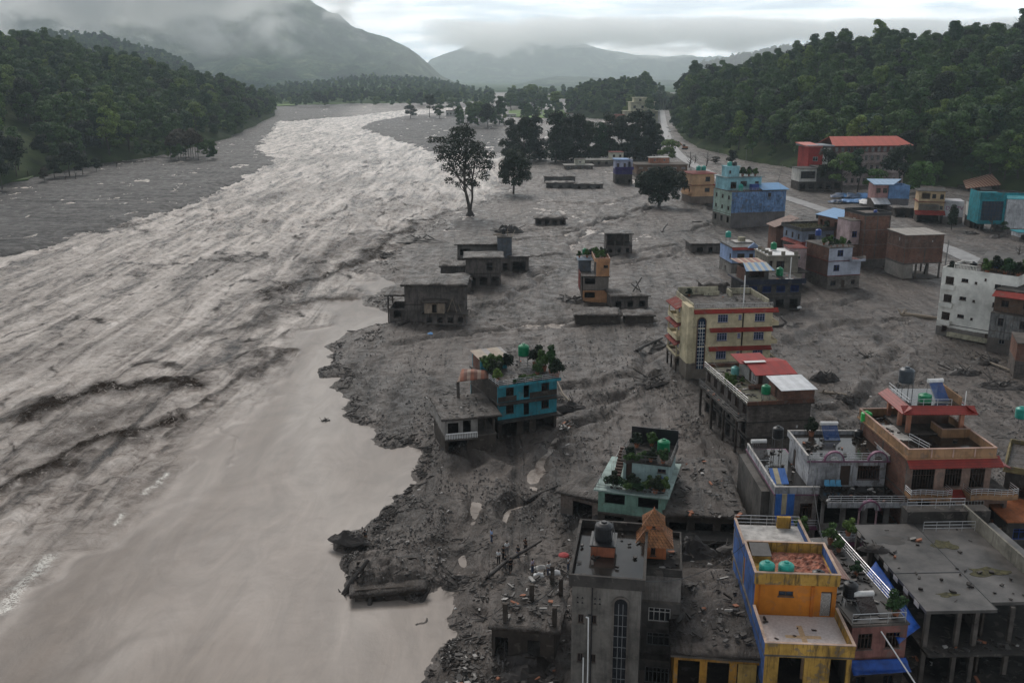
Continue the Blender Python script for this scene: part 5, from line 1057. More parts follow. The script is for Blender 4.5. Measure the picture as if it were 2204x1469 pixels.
# teal house and its mud filled neighbour
th_ = House('teal_house', 'turquoise three storey house stranded in mud with a roof garden and green tank', (1072, 944), W=9.3, yaw=24, zr=0)
tl = wm('turquoise_plaster', (.045, .27, .34), 0, dirt=.7); tm2 = wm('turquoise_mud_stained', (.045, .27, .34), 1.1, dirt=.7)
th_.storey(-.4, 3.2, MUDW(), F=[(1, 'o', 2.4, 2.2, .4, 0, .38), (1, 'o', 1.0, 2.2, .4, .4, .56), (1, 'o', 2.9, 2.2, .4, .6, 1)], y1=10.5, floor=True, slab=.1); th_.slab(2.8, -.2, 9.6, -1.2, 10.5, DCONC(), .18, 'balcony')
tF = [(1, 'g', 1.2, 1.4, .8, .06, .34), (1, 'o', .9, 2.1, .2, .40, .56), (1, 'g', 1.2, 1.4, .8, .64, .96)]
for z, mt in ((2.8, tl), (5.4, tl)): th_.storey(z, 2.6, mt, F=tF, y1=10.5, floor=True, cols={'L': MUDW()}, slab=.08, frame='darkwood')
th_.part(MB().box(.0, 2.9, -.03, -.0, 5.45, 6.2).box(4.95, 9.3, -.03, 0, 5.45, 6.3), 'mud_splash', MUDW())
th_.slab(5.4, -.2, 9.8, -1.1, 0, DCONC(), .18, 'balcony'); th_.slab(8.06, -.15, 9.6, -.7, 10.6, M['mudroof'], .2, 'roof'); th_.part(MB().box(-.15, 9.6, -.78, -.7, 7.75, 8.15), 'teal_fascia', tl); th_.rail([(-.1, 3.0), (-.1, -.6), (9.4, -.6)], 8.05, .8, n=3)
th_.storey(8.06, 2.0, tl, x0=.3, x1=4.6, y0=7.2, y1=10.4, slab=None, name='shed_wall', cols={'L': BRICK()}); th_.part(MB().hexa([(0, 6.9, 9.9), (5.0, 6.9, 9.9), (5.0, 10.7, 10.35), (0, 10.7, 10.35)], [(0, 6.9, 9.96), (5.0, 6.9, 9.96), (5.0, 10.7, 10.41), (0, 10.7, 10.41)]), 'shed_roof', roofmat('tan_grey_sheet', [(.30, .22, .15), (.30, .24, .17), (.24, .22, .21)], .9, 'X', 4, .6, .5))
water_tank(th_.w(7.3, 7.2, 8.1), .85, 1.75, M['greentank'], 'big green water tank on a stand above the turquoise house', 1.6)
for k, (x, y, s_, kd) in enumerate(((.7, 5.2, 1.9, 0), (1.0, 3.0, 1.7, 0), (.6, 1.6, 1.2, 0), (2.6, 6.2, 1.5, 0), (4.4, 6.4, 1.5, 0), (9.0, 1.0, 2.0, 1), (8.8, 3.4, 1.9, 0), (8.6, 5.6, 2.0, 0), (5.2, .2, .9, 2), (3.2, 0, .7, 2), (9.3, 0, 1.7, 0), (6.9, 1.6, 1.3, 0))):
    potted_plant(th_.w(x, y, 8.1), s_, 'plant of the turquoise house roof garden, ' + ('at the left edge below the shed', 'at the left edge, middle', 'at the left edge near the railing corner', 'under the shed wall, left', 'under the shed wall, right', 'tall narrow at the right corner', 'on the right edge, halfway', 'below the big green tank', 'low hedge on the front railing, middle', 'low hedge on the front railing, left', 'bushy at the front right corner', 'pale bush before the right corner')[k], ('leaf', 'leafdark', 'leaf')[k % 3], k % 4 != 0, kd)
an = House('mud_filled_house', 'grey wrecked house with mud laden flat roof and white balcony beside the turquoise house', (958, 978), W=7.2, yaw=14, zr=0); 
an.storey(-.4, 2.9, MUDW(), F=[(1, 'o', 2.6, 2.0, .3, 0, .5)], y1=9, floor=True, slab=.1); an.storey(2.5, 2.6, wm('pale_grey_wall', (.30, .28, .26), .6, dirt=.9), F=[(1, 'o', 1.5, 1.6, .4, .1, .42), (1, 'o', 1.1, 2.0, .2, .55, .8)], y1=9, x1=4.6, floor=True, slab=None); an.cols([(6.9, .3), (6.9, 8), (5.9, 1)], -.4, 5.5, MUDW(), .3)
an.rough_roof(5.2, 0, 7.6, 0, 9.4, 31, over=.4, bumpy=.15); an.balcony(2.5, -.1, 4.4, 1.1, CONC(), y1=9, wall=.0, rail=None); an.baluster((.0, -1.05), (4.3, -1.05), 2.55, .8, 'whitepaint', .22)
an.cols([(3.6, 8.8)], 5.2, 2.3, CONC(), .4); tarp('rusty_roof_sheet', 'bent rusty roof sheet propped against the turquoise house', 'roof sheet', [an.w(3.4, 8.4, 7.6), an.w(8.2, 7.2, 8.2), an.w(8.0, 10, 8.6), an.w(4.6, 10.8, 8.8)], roofmat('rust_patched_sheet', [(.24, .07, .03), (.14, .05, .03), (.3, .2, .15)], .5, 'X', 5, .7, .5), -.5, seed=7)
# green house with plants
gr = House('mint_house', 'mint green house overgrown with potted plants and an outer stair', (1288, 1050), W=7.6, yaw=-17, zr=5)
mn = wm('mint_plaster', (.20, .33, .27), .9, dirt=.7); gr.storey(-.4, 2.6, MUDW(), F=[(2, 'o', 2.2, 1.9, .3)], y1=9.5, floor=True); gr.storey(2.2, 2.8, mn, F=[(2, 'o', 2.3, 1.2, 1.1)], y1=9.5, floor=True, slab=.45, slabmat=wm('pale_mint_trim', (.36, .45, .42), 0))
gr.storey(5.0, 2.5, wm('pale_cyan_wall', (.42, .55, .54), 0, dirt=.4), x0=2.2, x1=7.4, y0=3.2, y1=9.3, F=[(1, 'd', .9, 2.1, .1, .0, .22), (1, 'w', 1.0, .45, 1.4, .74, .98)], slab=.3, slabmat=DCONC(), frame='brownframe', name='upper_wall')
gr.rail([(2.0, 9.4), (2.0, 3.0), (7.6, 3.0), (7.6, 9.4)], 7.5, .8, 'greyframe', 2); gr.rail([(-.3, 3), (-.3, -.3), (7.9, -.3)], 5.0, .6, 'greyframe', 2); gr.part(MB().box(2.0, 7.6, 9.35, 9.45, 7.5, 9.4), 'dark_back_screen', M['blacktank'])
st_ = MB()
for k in range(12): st_.box(1.1, 1.95, 2.2 + k * .42, 2.62 + k * .42, 5.0 + k * .21, 5.21 + k * .21)
gr.part(st_, 'staircase', M['brownframe']); gr.rail([(1.05, 2.2), (1.05, 7.2)], 6.0, 1.2, 'dirtywhite', 1)
water_tank(gr.w(6.2, 7.2, 7.5), .75, 1.45, M['greentank'], 'green water tank on the garden roof of the mint house'); thing(MB().tube((0, 0, 0), (0, 0, 1.1), .42, n=14).lathe((0, 0, 1.1), [(.42, 0), (.3, .12)], 14), 'blue_barrel', M['bluetank'], 'blue plastic barrel on the lower terrace of the mint house', 'barrel', gr.w(6.6, 2.2, 5.05))
for k in range(14):
    x, y, z = [(1.6, .4, 5.05), (2.8, .5, 5.05), (4.0, .3, 5.05), (5.2, .6, 5.05), (6.4, .3, 5.05), (7.2, 1.0, 5.05), (3.4, 1.2, 5.05), (5.6, 1.5, 5.05), (2.9, 3.5, 7.5), (4.1, 3.4, 7.5), (5.3, 3.5, 7.5), (6.7, 3.4, 7.5), (3.0, 7.4, 7.5), (4.6, 8.4, 7.5)][k]
    potted_plant(gr.w(x, y, z), (1.2, 1.3, 1.2, 1.3, 1.3, 1.1, .9, .9, 1.0, 1.1, 1.0, 1.1, 1.2, 1.1)[k], ('plant on the front terrace of the mint house, number %s from the left' % ('first', 'second', 'third', 'fourth', 'fifth', 'last', '', '')[k] if k < 6 else ('small pot behind the terrace plants below the cyan wall, left', 'small pot behind the terrace plants, right by the barrel', 'upper roof edge plant by the stair head', 'upper roof edge plant, second from the stair', 'upper roof edge plant, third from the stair', 'upper roof edge plant at the right end', 'bush beside the stair top on the upper roof', 'bush against the dark back screen')[k - 6]).replace('number ', ''), ('leafdark', 'leaf')[k % 2], k > 3, 2 if k in (1, 3, 9) else 0)
# mud slab house between the mint and white houses
sl = House('buried_house', 'half buried house under a cracked mud covered roof slab beside the mint house', (1432, 1103), W=8.6, yaw=-4, zr=3.2); sl.storey(-.6, 3.6, MUDW(), F=[(3, 'o', 2.0, 2.2, .5)], y1=13, floor=True, slab=None); sl.rough_roof(3.3, 0, 8.6, -.5, 16, 17, over=.3, bumpy=.45); sl.slab(1.2, .5, 8.4, -2.5, 0, DCONC(), .3, 'ledge')
rk = House('broken_house', 'small broken house with a tilted mud covered roof left of the mint house', (1207, 1052), W=5.4, yaw=-34, zr=3.0); rk.storey(-.5, 3.1, wm('pale_brick_wall', (.24, .18, .15), .8, dirt=1, brick=True), F=[(1, 'o', 2.6, 2.0, .5, .2, .9)], y1=5, floor=True, slab=None, sides='FLB'); rk.rough_roof(2.9, 0, 5.4, 0, 5.2, 23, over=.5, bumpy=.4, tilt=(.04, .05))
# ruin at the water side of the grey house
ru = House('ruined_house', 'ruined house with bare columns and a mud covered slab by the water', (1058, 1345), W=5.6, yaw=-10, zr=3.2, cat='ruin'); ru.storey(-.8, 3.9, MUDW(), F=[(1, 'o', 1.3, 2.2, .7, .0, .3), (1, 'o', 1.1, 2.2, .7, .55, .8)], y1=8.5, slab=None, floor=True, sides='FLR'); ru.rough_roof(3.2, 0, 5.9, 0, 8.8, 41, over=.2, bumpy=.35)
ru.cols([(1.1, .7), (2.9, 4.4), (5.5, .8), (4.3, 8.2), (5.4, 6)], 3.0, 2.1, MUDW(), .38)

# ------------------------------------------------------------------ rubbish on roofs, balconies and yards of the near houses, cables
RUB = []
def rubbish(hs, x0, x1, y0, y1, z, n, seed, big=.5):
    rd = random.Random(seed)
    for _ in range(n):
        x, y = rd.uniform(x0, x1), rd.uniform(y0, y1); a = rd.random() * 6.28; L = rd.uniform(.1, big); w_ = rd.uniform(.04, .22); h = rd.uniform(.02, .18); k = rd.choices((0, 1, 2, 3, 4), (10, 5, 3, 1, 1))[0]
        d = Vector((math.cos(a), math.sin(a), rd.uniform(-.1, .4))) * L; s_ = Vector((-math.sin(a), math.cos(a), 0)) * w_; u = Vector((0, 0, h)); c = hs.w(x, y, z + .01)
        RUB.append(([c - d * .5 - s_, c + d * .5 - s_, c + d * .5 + s_ * .7, c - d * .5 + s_], u, k))
# ------------------------------------------------------------------ houses in the middle and the distance
g_dirty = lambda: MUDW()
# mud coated ruins on the flat near the water
A_ = House('mud_coated_house', 'big mud coated two storey house with heavy slab roof, nearest the pond', (872, 692), W=12.6, yaw=-1, zr=0)
mwl = wm('streaked_mud_wall', (.135, .115, .105), 0, dirt=1, streak=1.2)
A_.storey(-.4, 4.2, mwl, F=[(1, 'o', .5, .5, 2.0, .2, .4)], Rt=[(2, 'o', 1.4, 2.6, .6)], y1=9, floor=True, slab=None); A_.storey(3.8, 4.2, mwl, Rt=[(3, 'o', 1.7, 3.2, .4)], y1=9, slab=None); A_.rough_roof(8.1, 0, 12.6, 0, 9, 51, over=.7, bumpy=.35, th=.4)
A_.storey(-.4, 3.2, mwl, x0=-3.4, x1=-.05, y0=1, y1=8, F=[(1, 'o', 1.5, 1.8, .8)], floor=True, slab=None, name='side_wall'); A_.rough_roof(5.6, -4.0, -.2, .6, 8.4, 52, over=.3, bumpy=.3, name='side_roof', tilt=(.0, .03)); A_.cols([(-3.6, 1.0), (-3.6, 7.6)], -.4, 6, mwl, .3)
Af = House('mud_coated_annex', 'small annex with pale door panels and sloping slab in front of the mud coated house', (914, 697), W=8.6, yaw=-2, zr=0)
Af.storey(-.4, 2.7, mwl, F=[(4, 'o', 1.1, 1.2, .7)], y1=3.4, floor=True, slab=.4, slabmat=MUDW()); Af.storey(2.3, 2.3, wm('pale_tan_panel', (.33, .26, .20), 0, dirt=.8), F=[(1, 'o', 1.0, 1.8, .1)], x1=4.2, y1=3.4, slab=None); Af.rough_roof(4.9, -.1, 4.6, -.5, 3.6, 53, over=.4, bumpy=.2); 
Af.part(MB().tube((4.8, .5, 2.5), (6.2, 3, 6.5), .09).tube((6.8, .2, 2.4), (5.2, 3, 6.2), .07).tube((7.6, 1, 2.4), (6.4, 3, 5), .06), 'fallen_beam', M['drywood'])
B_ = House('mud_coated_shed', 'low mud coated shed behind the big mud coated house', (922, 603), W=10.2, yaw=2, zr=3.2); B_.storey(-.4, 3.6, mwl, F=[(2, 'o', 1.4, 1.4, .9)], y1=7, slab=None, floor=True); B_.rough_roof(3.3, 0, 10, 0, 7, 54, over=.5, bumpy=.5)
B2 = House('mud_coated_hut', 'rounded mud buried hut roof beside the low shed', (948, 573), W=6.5, yaw=3, zr=3.4); B2.storey(-.4, 3.6, mwl, F=[(1, 'o', 1.4, 1.4, .9)], y1=6, slab=None); B2.rough_roof(3.4, 0, 6.5, 0, 6, 55, over=.4, bumpy=.8)
C_ = House('gutted_house', 'gutted two storey house with open dark bays and pale slab roof', (1003, 618), W=8.6, yaw=2, zr=0); C_.storey(-.4, 3.9, mwl, F=[(3, 'o', 1.9, 2.4, .6)], Rt=[(3, 'o', 1.8, 2.6, .5)], y1=8, floor=True, slab=.1, slabmat=MUDW()); C_.storey(3.5, 3.7, mwl, F=[(1, 'o', 1.5, 2, .6, .55, .8)], Rt=[(3, 'o', 1.9, 2.8, .3)], y1=8, slab=None); C_.rough_roof(7.4, 0, 8.8, 0, 8, 56, over=.6, bumpy=.25)
D_ = House('long_mud_house', 'long low house with a wide mud laden slab and a grey blue stair tower', (985, 580), W=10.6, yaw=3, zr=0); D_.storey(-.4, 3.4, mwl, F=[(3, 'o', 2.0, 2.0, .6)], y1=10, floor=True, slab=.1, slabmat=MUDW()); D_.storey(3.0, 3.6, wm('grey_mud_plaster', (.15, .14, .13), 0, dirt=.8), F=[(1, 'o', 2.8, 1.8, .8, 0, .4)], y1=10, slab=None); D_.rough_roof(6.9, 0, 10.6, 0, 11, 57, over=.8, bumpy=.35)
D_.storey(-.4, 9.6, wm('grey_blue_plaster', (.13, .145, .17), 3.5, dirt=.9), x0=10.7, x1=14.4, y0=-3.2, y1=2.5, F=[(1, 'o', 1.2, 2.2, .4)], Rt=[(1, 'o', 1.2, 2.2, .4)], slab=.2, slabmat=MUDW(), name='tower_wall'); D_.part(MB().tube((9.5, -1, 9.5), (13.8, -1, 10.2), .1).tube((14.4, -3, 9.3), (15.4, -1.5, 10.8), .09).tube((13.3, -2.5, 9.2), (13.3, -2.5, 11.4), .08).tube((9.5, -2, 9.7), (12, -2, 9.6), .15), 'roof_timbers', M['drywood'])
water_tank(D_.w(12.3, -.6, 9.2), .65, 1.5, M['blacktank'], 'black water tank on the grey blue stair tower among the mud ruins', .5)
E_ = House('mud_shed', 'small mud roofed shed right of the grey blue stair tower', (1096, 585), W=5.2, yaw=3, zr=0); E_.storey(-.4, 4.4, mwl, F=[(1, 'o', 3.4, 2.6, .5)], y1=8, floor=True, slab=None); E_.rough_roof(4.2, 0, 5.2, 0, 9, 58, over=.5, bumpy=.25)
F_ = House('open_frame_ruin', 'roofless looking concrete frame house with wide open bays alone on the mud', (1304, 548), W=7.6, yaw=0, zr=0); F_.storey(-.4, 3.2, mwl, F=[(3, 'o', .9, 1.4, 1.0)], y1=7, floor=True, slab=.1, slabmat=MUDW()); F_.cols([(.2, .2), (2.6, .2), (5.2, .2), (7.4, .2), (7.4, 3.5), (7.4, 6.8), (.2, 6.8)], 2.8, 3.3, CONC(), .28); F_.part(MB().box(.1, .3, .4, 6.8, 2.8, 6).box(.3, 7.3, 6.7, 6.9, 2.8, 6), 'back_wall', mwl); F_.rough_roof(6.2, 0, 7.6, 0, 7, 59, over=.4, bumpy=.3)
G_ = House('mud_wreck', 'flattened wreck of a house with sagging roof lying in the mud', (1153, 484), W=10.5, yaw=1, zr=0, cat='ruin'); G_.storey(-.4, 2.4, mwl, F=[(4, 'o', 1.5, 1.4, .6)], y1=6, floor=True, slab=None); G_.rough_roof(2.3, 0, 10.4, 0, 6, 60, over=.7, bumpy=.9)
for k, (p0, W_, D_2, zt, sd_, lb) in enumerate((((1172, 393), 15, 8, 3.2, 61, 'low ruin with only its upper wall above the mud, behind the others'), ((1176, 405), 13, 7, 2.8, 62, 'low ruin with a flat slab in front of its twin'), ((1237, 406), 13, 6, 2.4, 63, 'collapsed slab ruin to the right of the low twin ruins'))):
    q = House('low_ruin', lb, p0, W=W_, yaw=0, zr=0, cat='ruin'); q.storey(-.5, zt, wm('grey_mud_plaster', (.15, .14, .13), 0), F=[(3, 'o', 1.6, 1.1, .7)], y1=D_2, slab=None, floor=True); q.rough_roof(zt - .3, 0, W_, 0, D_2, sd_, over=.5, bumpy=.6)
H_ = House('low_mud_house', 'low mud roofed house with dark doorways left of the pale blue house', (1488, 545), W=9.0, yaw=3, zr=0); H_.storey(-.4, 3.0, mwl, F=[(1, 'o', 1.8, 1.5, .7, .15, .4), (1, 'o', 1.2, 1.6, .5, .5, .75)], y1=8, floor=True, slab=None); H_.rough_roof(2.9, 0, 9, 0, 8, 64, over=.5, bumpy=.3)
I_ = House('mud_slab_ruin', 'long flat mud slab of a buried house in front of the orange garden house', (1238, 697), W=9.5, yaw=0, zr=0, cat='ruin'); I_.storey(-.4, 2.2, MUDW(), y1=5.5, slab=None); I_.rough_roof(2.0, 0, 9.4, 0, 6, 65, over=.4, bumpy=.6)
I2 = House('mud_slab_ruin', 'shorter mud slab of a buried house at the right end of the long slab', (1345, 697), W=6.0, yaw=0, zr=0, cat='ruin'); I2.storey(-.4, 2.1, MUDW(), y1=4, slab=None); I2.rough_roof(1.9, 0, 6, 0, 4.5, 66, over=.4, bumpy=.5)
I3 = House('mud_slab_ruin', 'mud buried house roof with splintered timbers right of the orange garden house', (1318, 665), W=8.0, yaw=5, zr=0, cat='ruin'); I3.storey(-.4, 3.2, mwl, F=[(3, 'o', 1.3, 1.4, .8)], y1=7, floor=True, slab=None); I3.rough_roof(3.0, 0, 8, 0, 7, 67, over=.6, bumpy=.5); I3.part(MB().tube((5, 3, 3), (7.5, 5, 6), .15).tube((7, 2, 2.8), (6, 4, 5.5), .1).tube((8.5, 2, 2), (5.4, 6, 4.4), .14), 'timber', M['wetwood'])
J_ = House('mud_hut', 'mud covered hut with wreckage behind the cream house', (1516, 660), W=5.0, yaw=5, zr=0); J_.storey(-.4, 5.4, mwl, F=[(1, 'o', 1.2, 1.6, 2.9)], y1=6, slab=None); J_.rough_roof(5.0, 0, 5, 0, 6, 68, over=.5, bumpy=.9)
# orange garden house
og = House('orange_garden_house', 'orange house with a green roof garden rising from the mud', (1254, 648), W=5.9, yaw=0, zr=0)
opl = wm('peach_orange_plaster', (.52, .27, .14), 0, dirt=.5); og.storey(-.4, 3.1, opl, F=[(1, 'o', 2.4, 1.4, 1.2, .02, .52)], y1=9, floor=True, slab=.06, cols={'L': MUDW()}); og.storey(2.7, 3.1, wm('mud_splashed_orange', (.2, .17, .15), 0, dirt=.7), F=[(1, 'o', 2.4, 1.4, 1.3, .02, .52)], y1=9, floor=True, slab=.25, slabmat=DCONC(), cols={'L': MUDW()}); og.storey(5.8, 3.4, opl, x0=3.0, x1=6.0, y0=.1, y1=6, F=[(1, 'w', 1.0, .6, 2.0, .5, .95)], slab=.1, slabmat=opl, frame='darkwood', name='upper_wall', cols={'L': mwl}); og.parapet(9.2, 2.6, 6.1, -.1, 9.2, .8, opl, cap=wm('pale_pink_coping', (.5, .33, .27), 0))
og.storey(5.8, 2.9, wm('grey_blue_plaster', (.13, .145, .17), 3.5), x0=-.6, x1=2.2, y0=5.5, y1=9, slab=.4, slabmat=wm('blue_grey_slab', (.22, .27, .33), 0), name='back_room_wall'); og.slab(5.95, -.6, 3, -.3, 9, M['mudroof'], .1, 'terrace'); og.part(MB().box(-.75, -.6, -.2, 5, 2.6, 6.6), 'side_screen', wm('faded_red_band', (.26, .045, .032), 0))
for k, (x, y, z, s_) in enumerate(((3.4, 1.2, 9.3, 1.2), (4.4, 2.6, 9.3, 1.3), (5.2, 4.2, 9.3, 1.3), (4.0, 5.6, 9.3, 1.2), (3.2, 7.2, 9.3, 1.3), (5.0, 7.6, 9.3, 1.2), (-.4, 7.6, 8.8, 1.0), (1.4, 7.8, 8.8, 1.2))): potted_plant(og.w(x, y, z), s_, 'plant on the orange garden house roof, ' + ('front left', 'second row', 'on the right edge', 'in the middle', 'back left', 'back right', 'alone at the far left of the blue slab', 'on the blue slab by the tanks')[k], ('leaf', 'leaflight', 'leafdark')[k % 3])
water_tank(og.w(1.0, 9.6, 8.8), .62, 1.4, M['greentank'], 'green water tank behind the orange garden house, left one of the pair', .5); water_tank(og.w(2.5, 9.7, 8.8), .62, 1.4, M['blacktank'], 'black water tank behind the orange garden house beside the green one', .5)
# white tall house and long grey house on the right
wr = House('white_tower_house', 'tall white house with small windows and left balconies, roof garden on top', (2013, 716), W=14.2, yaw=-46, zr=0)
wt = wm('bright_white_plaster', (.82, .80, .74), 1.6, dirt=.2, streak=.4)
wF = [(1, 'g', 1.6, 1.5, .8, .03, .2), (1, 'w', 1.3, .7, 1.6, .24, .4), (1, 'w', .5, .5, 1.5, .42, .52), (1, 'w', 1.2, .9, 1.2, .68, .84)]
wr.storey(-.4, 2.7, wt, F=[(1, 'g', 1.0, 1.2, 1.0, .03, .2), (1, 'd', .7, 1.6, .5, .66, .74)], y1=10, frame='brownframe', slab=.0)
for k, z in enumerate((2.3, 5.9, 9.5)): wr.storey(z, 3.6, wt, F=wF[:] if k < 2 else wF + [(1, 'w', .4, .5, 2.4, .56, .62)], y1=10, frame='brownframe', slab=.02, slabmat=wt); wr.balcony(z, .3, 2.8, .7, wt, y1=10, wall=.7, rail=None)
wr.parapet(13.1, 0, 14.2, 0, 10, .5, wt); wr.baluster((2.2, .1), (6.4, .1), 13.6, .9, wt); wr.slab(13.2, .2, 14, .2, 9.8, M['mudroof'], .05, 'roof_surface'); wr.part(MB().hexa([(5, 4, 14.6), (13, 4, 14.6), (13, 8.5, 16.2), (5, 8.5, 16.2)], [(5, 4, 14.7), (13, 4, 14.7), (13, 8.5, 16.3), (5, 8.5, 16.3)]).hexa([(5, 8.5, 16.2), (13, 8.5, 16.2), (13, 10.5, 15), (5, 10.5, 15)], [(5, 8.5, 16.3), (13, 8.5, 16.3), (13, 10.5, 15.1), (5, 10.5, 15.1)]), 'dark_shed_roof', M['roofconc']); wr.part(MB().box(2.6, 13.4, -1.0, -.5, .0, .9), 'garden_wall', wm('cream_stained', (.45, .41, .30), 0))
wr.part(MB().box(5.6, 12.8, 4.6, 10, 13.1, 14.7), 'shed_wall', wm('ochre_wall', (.3, .2, .12), 0)); water_tank(wr.w(4.4, 3.6, 13.2), .7, 1.5, M['blacktank'], 'black tank on the white tower house roof'); tarp('tarpaulin', 'small blue tarpaulin stretched on the white tower house roof', 'tarpaulin', [wr.w(7.4, 1.0, 14.6), wr.w(10, 1.0, 14.6), wr.w(10, 3, 15.2), wr.w(7.4, 3, 15.2)], M['bluetarp'], .1)
for k in range(7): potted_plant(wr.w(8.2 + k * 1.35, .7 + (k % 3) * .9, 13.2), 1.8 + .3 * (k % 2), 'large plant of the white tower house roof garden, %s from the left' % ('first', 'second', 'third', 'fourth', 'fifth', 'sixth', 'seventh')[k], ('leaf', 'leafdark', 'leaflight')[k % 3], k % 2 == 0, 0)
potted_plant(wr.w(1.4, 1.0, 12.4), 1.4, 'plant spilling from the top left balcony of the white tower house', 'leafdark')
gl = House('mouldy_grey_house', 'long mould streaked grey house with red eave, joined to the white tower house', (2122, 753), W=15, yaw=-40, zr=0); gm = wm('mouldy_grey_plaster', (.24, .235, .23), 2.6, dirt=1.2, streak=1.4)
gl.storey(-.4, 4.4, gm, F=[(3, 'w', 1.0, .9, 2.0)], y1=10, frame='greyframe', slab=.0); gl.storey(4.0, 3.4, gm, F=[(4, 'w', 1.0, 1.5, 1.0)], y1=10, frame='darkwood', slab=.02); gl.storey(7.4, 3.2, wm('dark_upper_wall', (.16, .10, .07), 0, dirt=.9), F=[(4, 'w', 1.3, 1.2, 1)], y0=1.5, y1=10, frame='darkwood'); gl.awning(11.4, 0, 15, 2.4, .7, dr, y0=1.5, y1=10); gl.slab(11.6, 0, 15, 1.4, 10, DCONC(), .25)
gb2 = House('brick_block_house', 'brick and block house corner at the right edge', (2180, 812), W=8, yaw=-20, zr=0); gb2.storey(-.4, 3.4, wm('grey_block_wall', (.17, .145, .13), 0), y1=8); gb2.storey(3.0, 3.2, BRICK(), y1=8, F=[(1, 'w', 1.2, 1.2, 1)])
# cluster behind the cream house
b1 = House('pale_blue_house', 'pale blue house with red front eave and a green tank, front left of the cluster', (1573, 596), W=7.8, yaw=6, zr=0); pb = wm('pale_blue_plaster', (.30, .40, .62), 0, dirt=.3)
b1.storey(-.4, 4.0, wm('mud_stained_pale', (.26, .24, .22), 0, dirt=.8), F=[(2, 'g', 1.4, 1.3, 1.5)], Lf=[(1, 'w', .9, 1.2, 1.4)], y1=10, floor=True, slab=.2, slabmat=DCONC(), frame='darkwood'); b1.storey(3.6, 4.0, pb, F=[(1, 'w', 1.9, 1.6, .9, .1, .5), (1, 'd', 1.1, 2.3, .1, .55, .75)], Lf=[(1, 'w', 1.2, 1.3, 1.0, 0, .3)], y1=10, slab=.2, frame='brownframe'); b1.awning(7.7, -.2, 8, .9, .5, dr, y1=10); b1.slab(7.75, 0, 7.8, 0, 10, M['roofconc'], .1, 'roof_surface'); b1.rail([(0, 0), (0, 9.8)], 7.6, .9, 'dirtywhite'); b1.rail([(0, .1), (7.7, .1)], 7.6, .9, 'dirtywhite', 2)
water_tank(b1.w(1.2, 7.5, 7.7), .75, 1.6, M['tealtank'], 'teal water tank on a stand on the pale blue house', 1.5); b1.part(MB().box(4.0, 5.6, 6.5, 8, 7.7, 9.2), 'roof_box', wm('cream_stained', (.45, .41, .30), 0)); b1.slab(8.1, 2.6, 7.6, 5.6, 9.6, M['dirtywhite'], .2, 'white_slab'); b1.part(MB().prismY([(3.9, 7.6), (7.2, 7.6), (5.5, 8.9)], -.6, .1), 'gable', pb)
c1_ = House('cream_grey_house', 'cream grey house with a white flat roof, stub pillars and green tank', (1648, 622), W=8.8, yaw=4, zr=0); cg = wm('cream_grey_plaster', (.30, .27, .22), 0, dirt=.7)
c1_.storey(-.4, 4.4, cg, F=[(1, 'w', 1.9, 1.5, 1.4, .6, .95)], y1=10, frame='dirtywhite', bars=4); c1_.storey(4.0, 4.2, cg, F=[(1, 'w', .8, 1.8, 1.2, .02, .2), (1, 'w', 2.0, 1.9, 1.0, .25, .6)], Lf=[(3, 'w', .8, 1.4, 1.2)], y1=10, slab=.3, x1=7.6, frame='darkwood', slabmat=cg); c1_.slab(8.35, .1, 7.5, .1, 9.8, M['whitepaint'], .1, 'white_roof'); 
for x, y in ((.2, .2), (3.4, .1), (6.6, .1), (.1, 2.6), (.1, 5.2), (.1, 7.8)): c1_.part(MB().box(x, x + .9, y, y + .4, 8.2, 9.2), 'stub_pillar', cg)
water_tank(c1_.w(3.6, 6.8, 8.3), .75, 1.7, M['greentank'], 'green water tank on the white roof of the cream grey house', .4); c1_.part(MB().box(7.7, 10.2, -.3, 8, 3.9, 4.2), 'side_terrace', DCONC()); c1_.part(MB().hexa([(7.5, .2, 4.3), (7.7, .2, 4.3), (7.7, 8, 4.3), (7.5, 8, 4.3)], [(7.5, .2, 5.4), (7.7, .2, 5.4), (7.7, 8, 7), (7.5, 8, 7)]), 'side_parapet', M['dirtywhite'])
pk_ = House('pink_arch_room', 'small pink roof room with an arched opening behind the cream grey house', (1697, 560), W=4.4, yaw=0, zr=6); pk_.storey(-.3, 9.4, wm('pale_pink_plaster', (.48, .36, .36), 0, dirt=.5), F=[(1, 'w', 1.4, 1.1, 6.6)], y1=5, slab=.15, slabmat=DRED()); 
nv = House('navy_house', 'dark navy house with verandah and rusty roof hut, right behind the cream house', (1602, 668), W=13.0, yaw=8, zr=0); nvp = wm('navy_plaster', (.025, .032, .06), 0, dirt=.6); nvg = wm('dark_grey_plaster', (.075, .07, .068), 0, dirt=.9)
nv.storey(-.4, 3.5, nvg, F=[(4, 'o', 1.9, 2.2, .5)], y1=9, floor=True, slab=.1); nv.storey(3.1, 3.2, nvg, F=[(4, 'g', 2.0, 1.5, .8)], y1=9, slab=.7, slabmat=nvp, frame='bluetank'); nv.part(MB().box(-.6, 13.6, -.75, -.65, 5.9, 7.0), 'navy_parapet', nvp); nv.slab(6.4, -.5, 13.5, -.5, 9.5, nvg, .1, 'roof_surface')
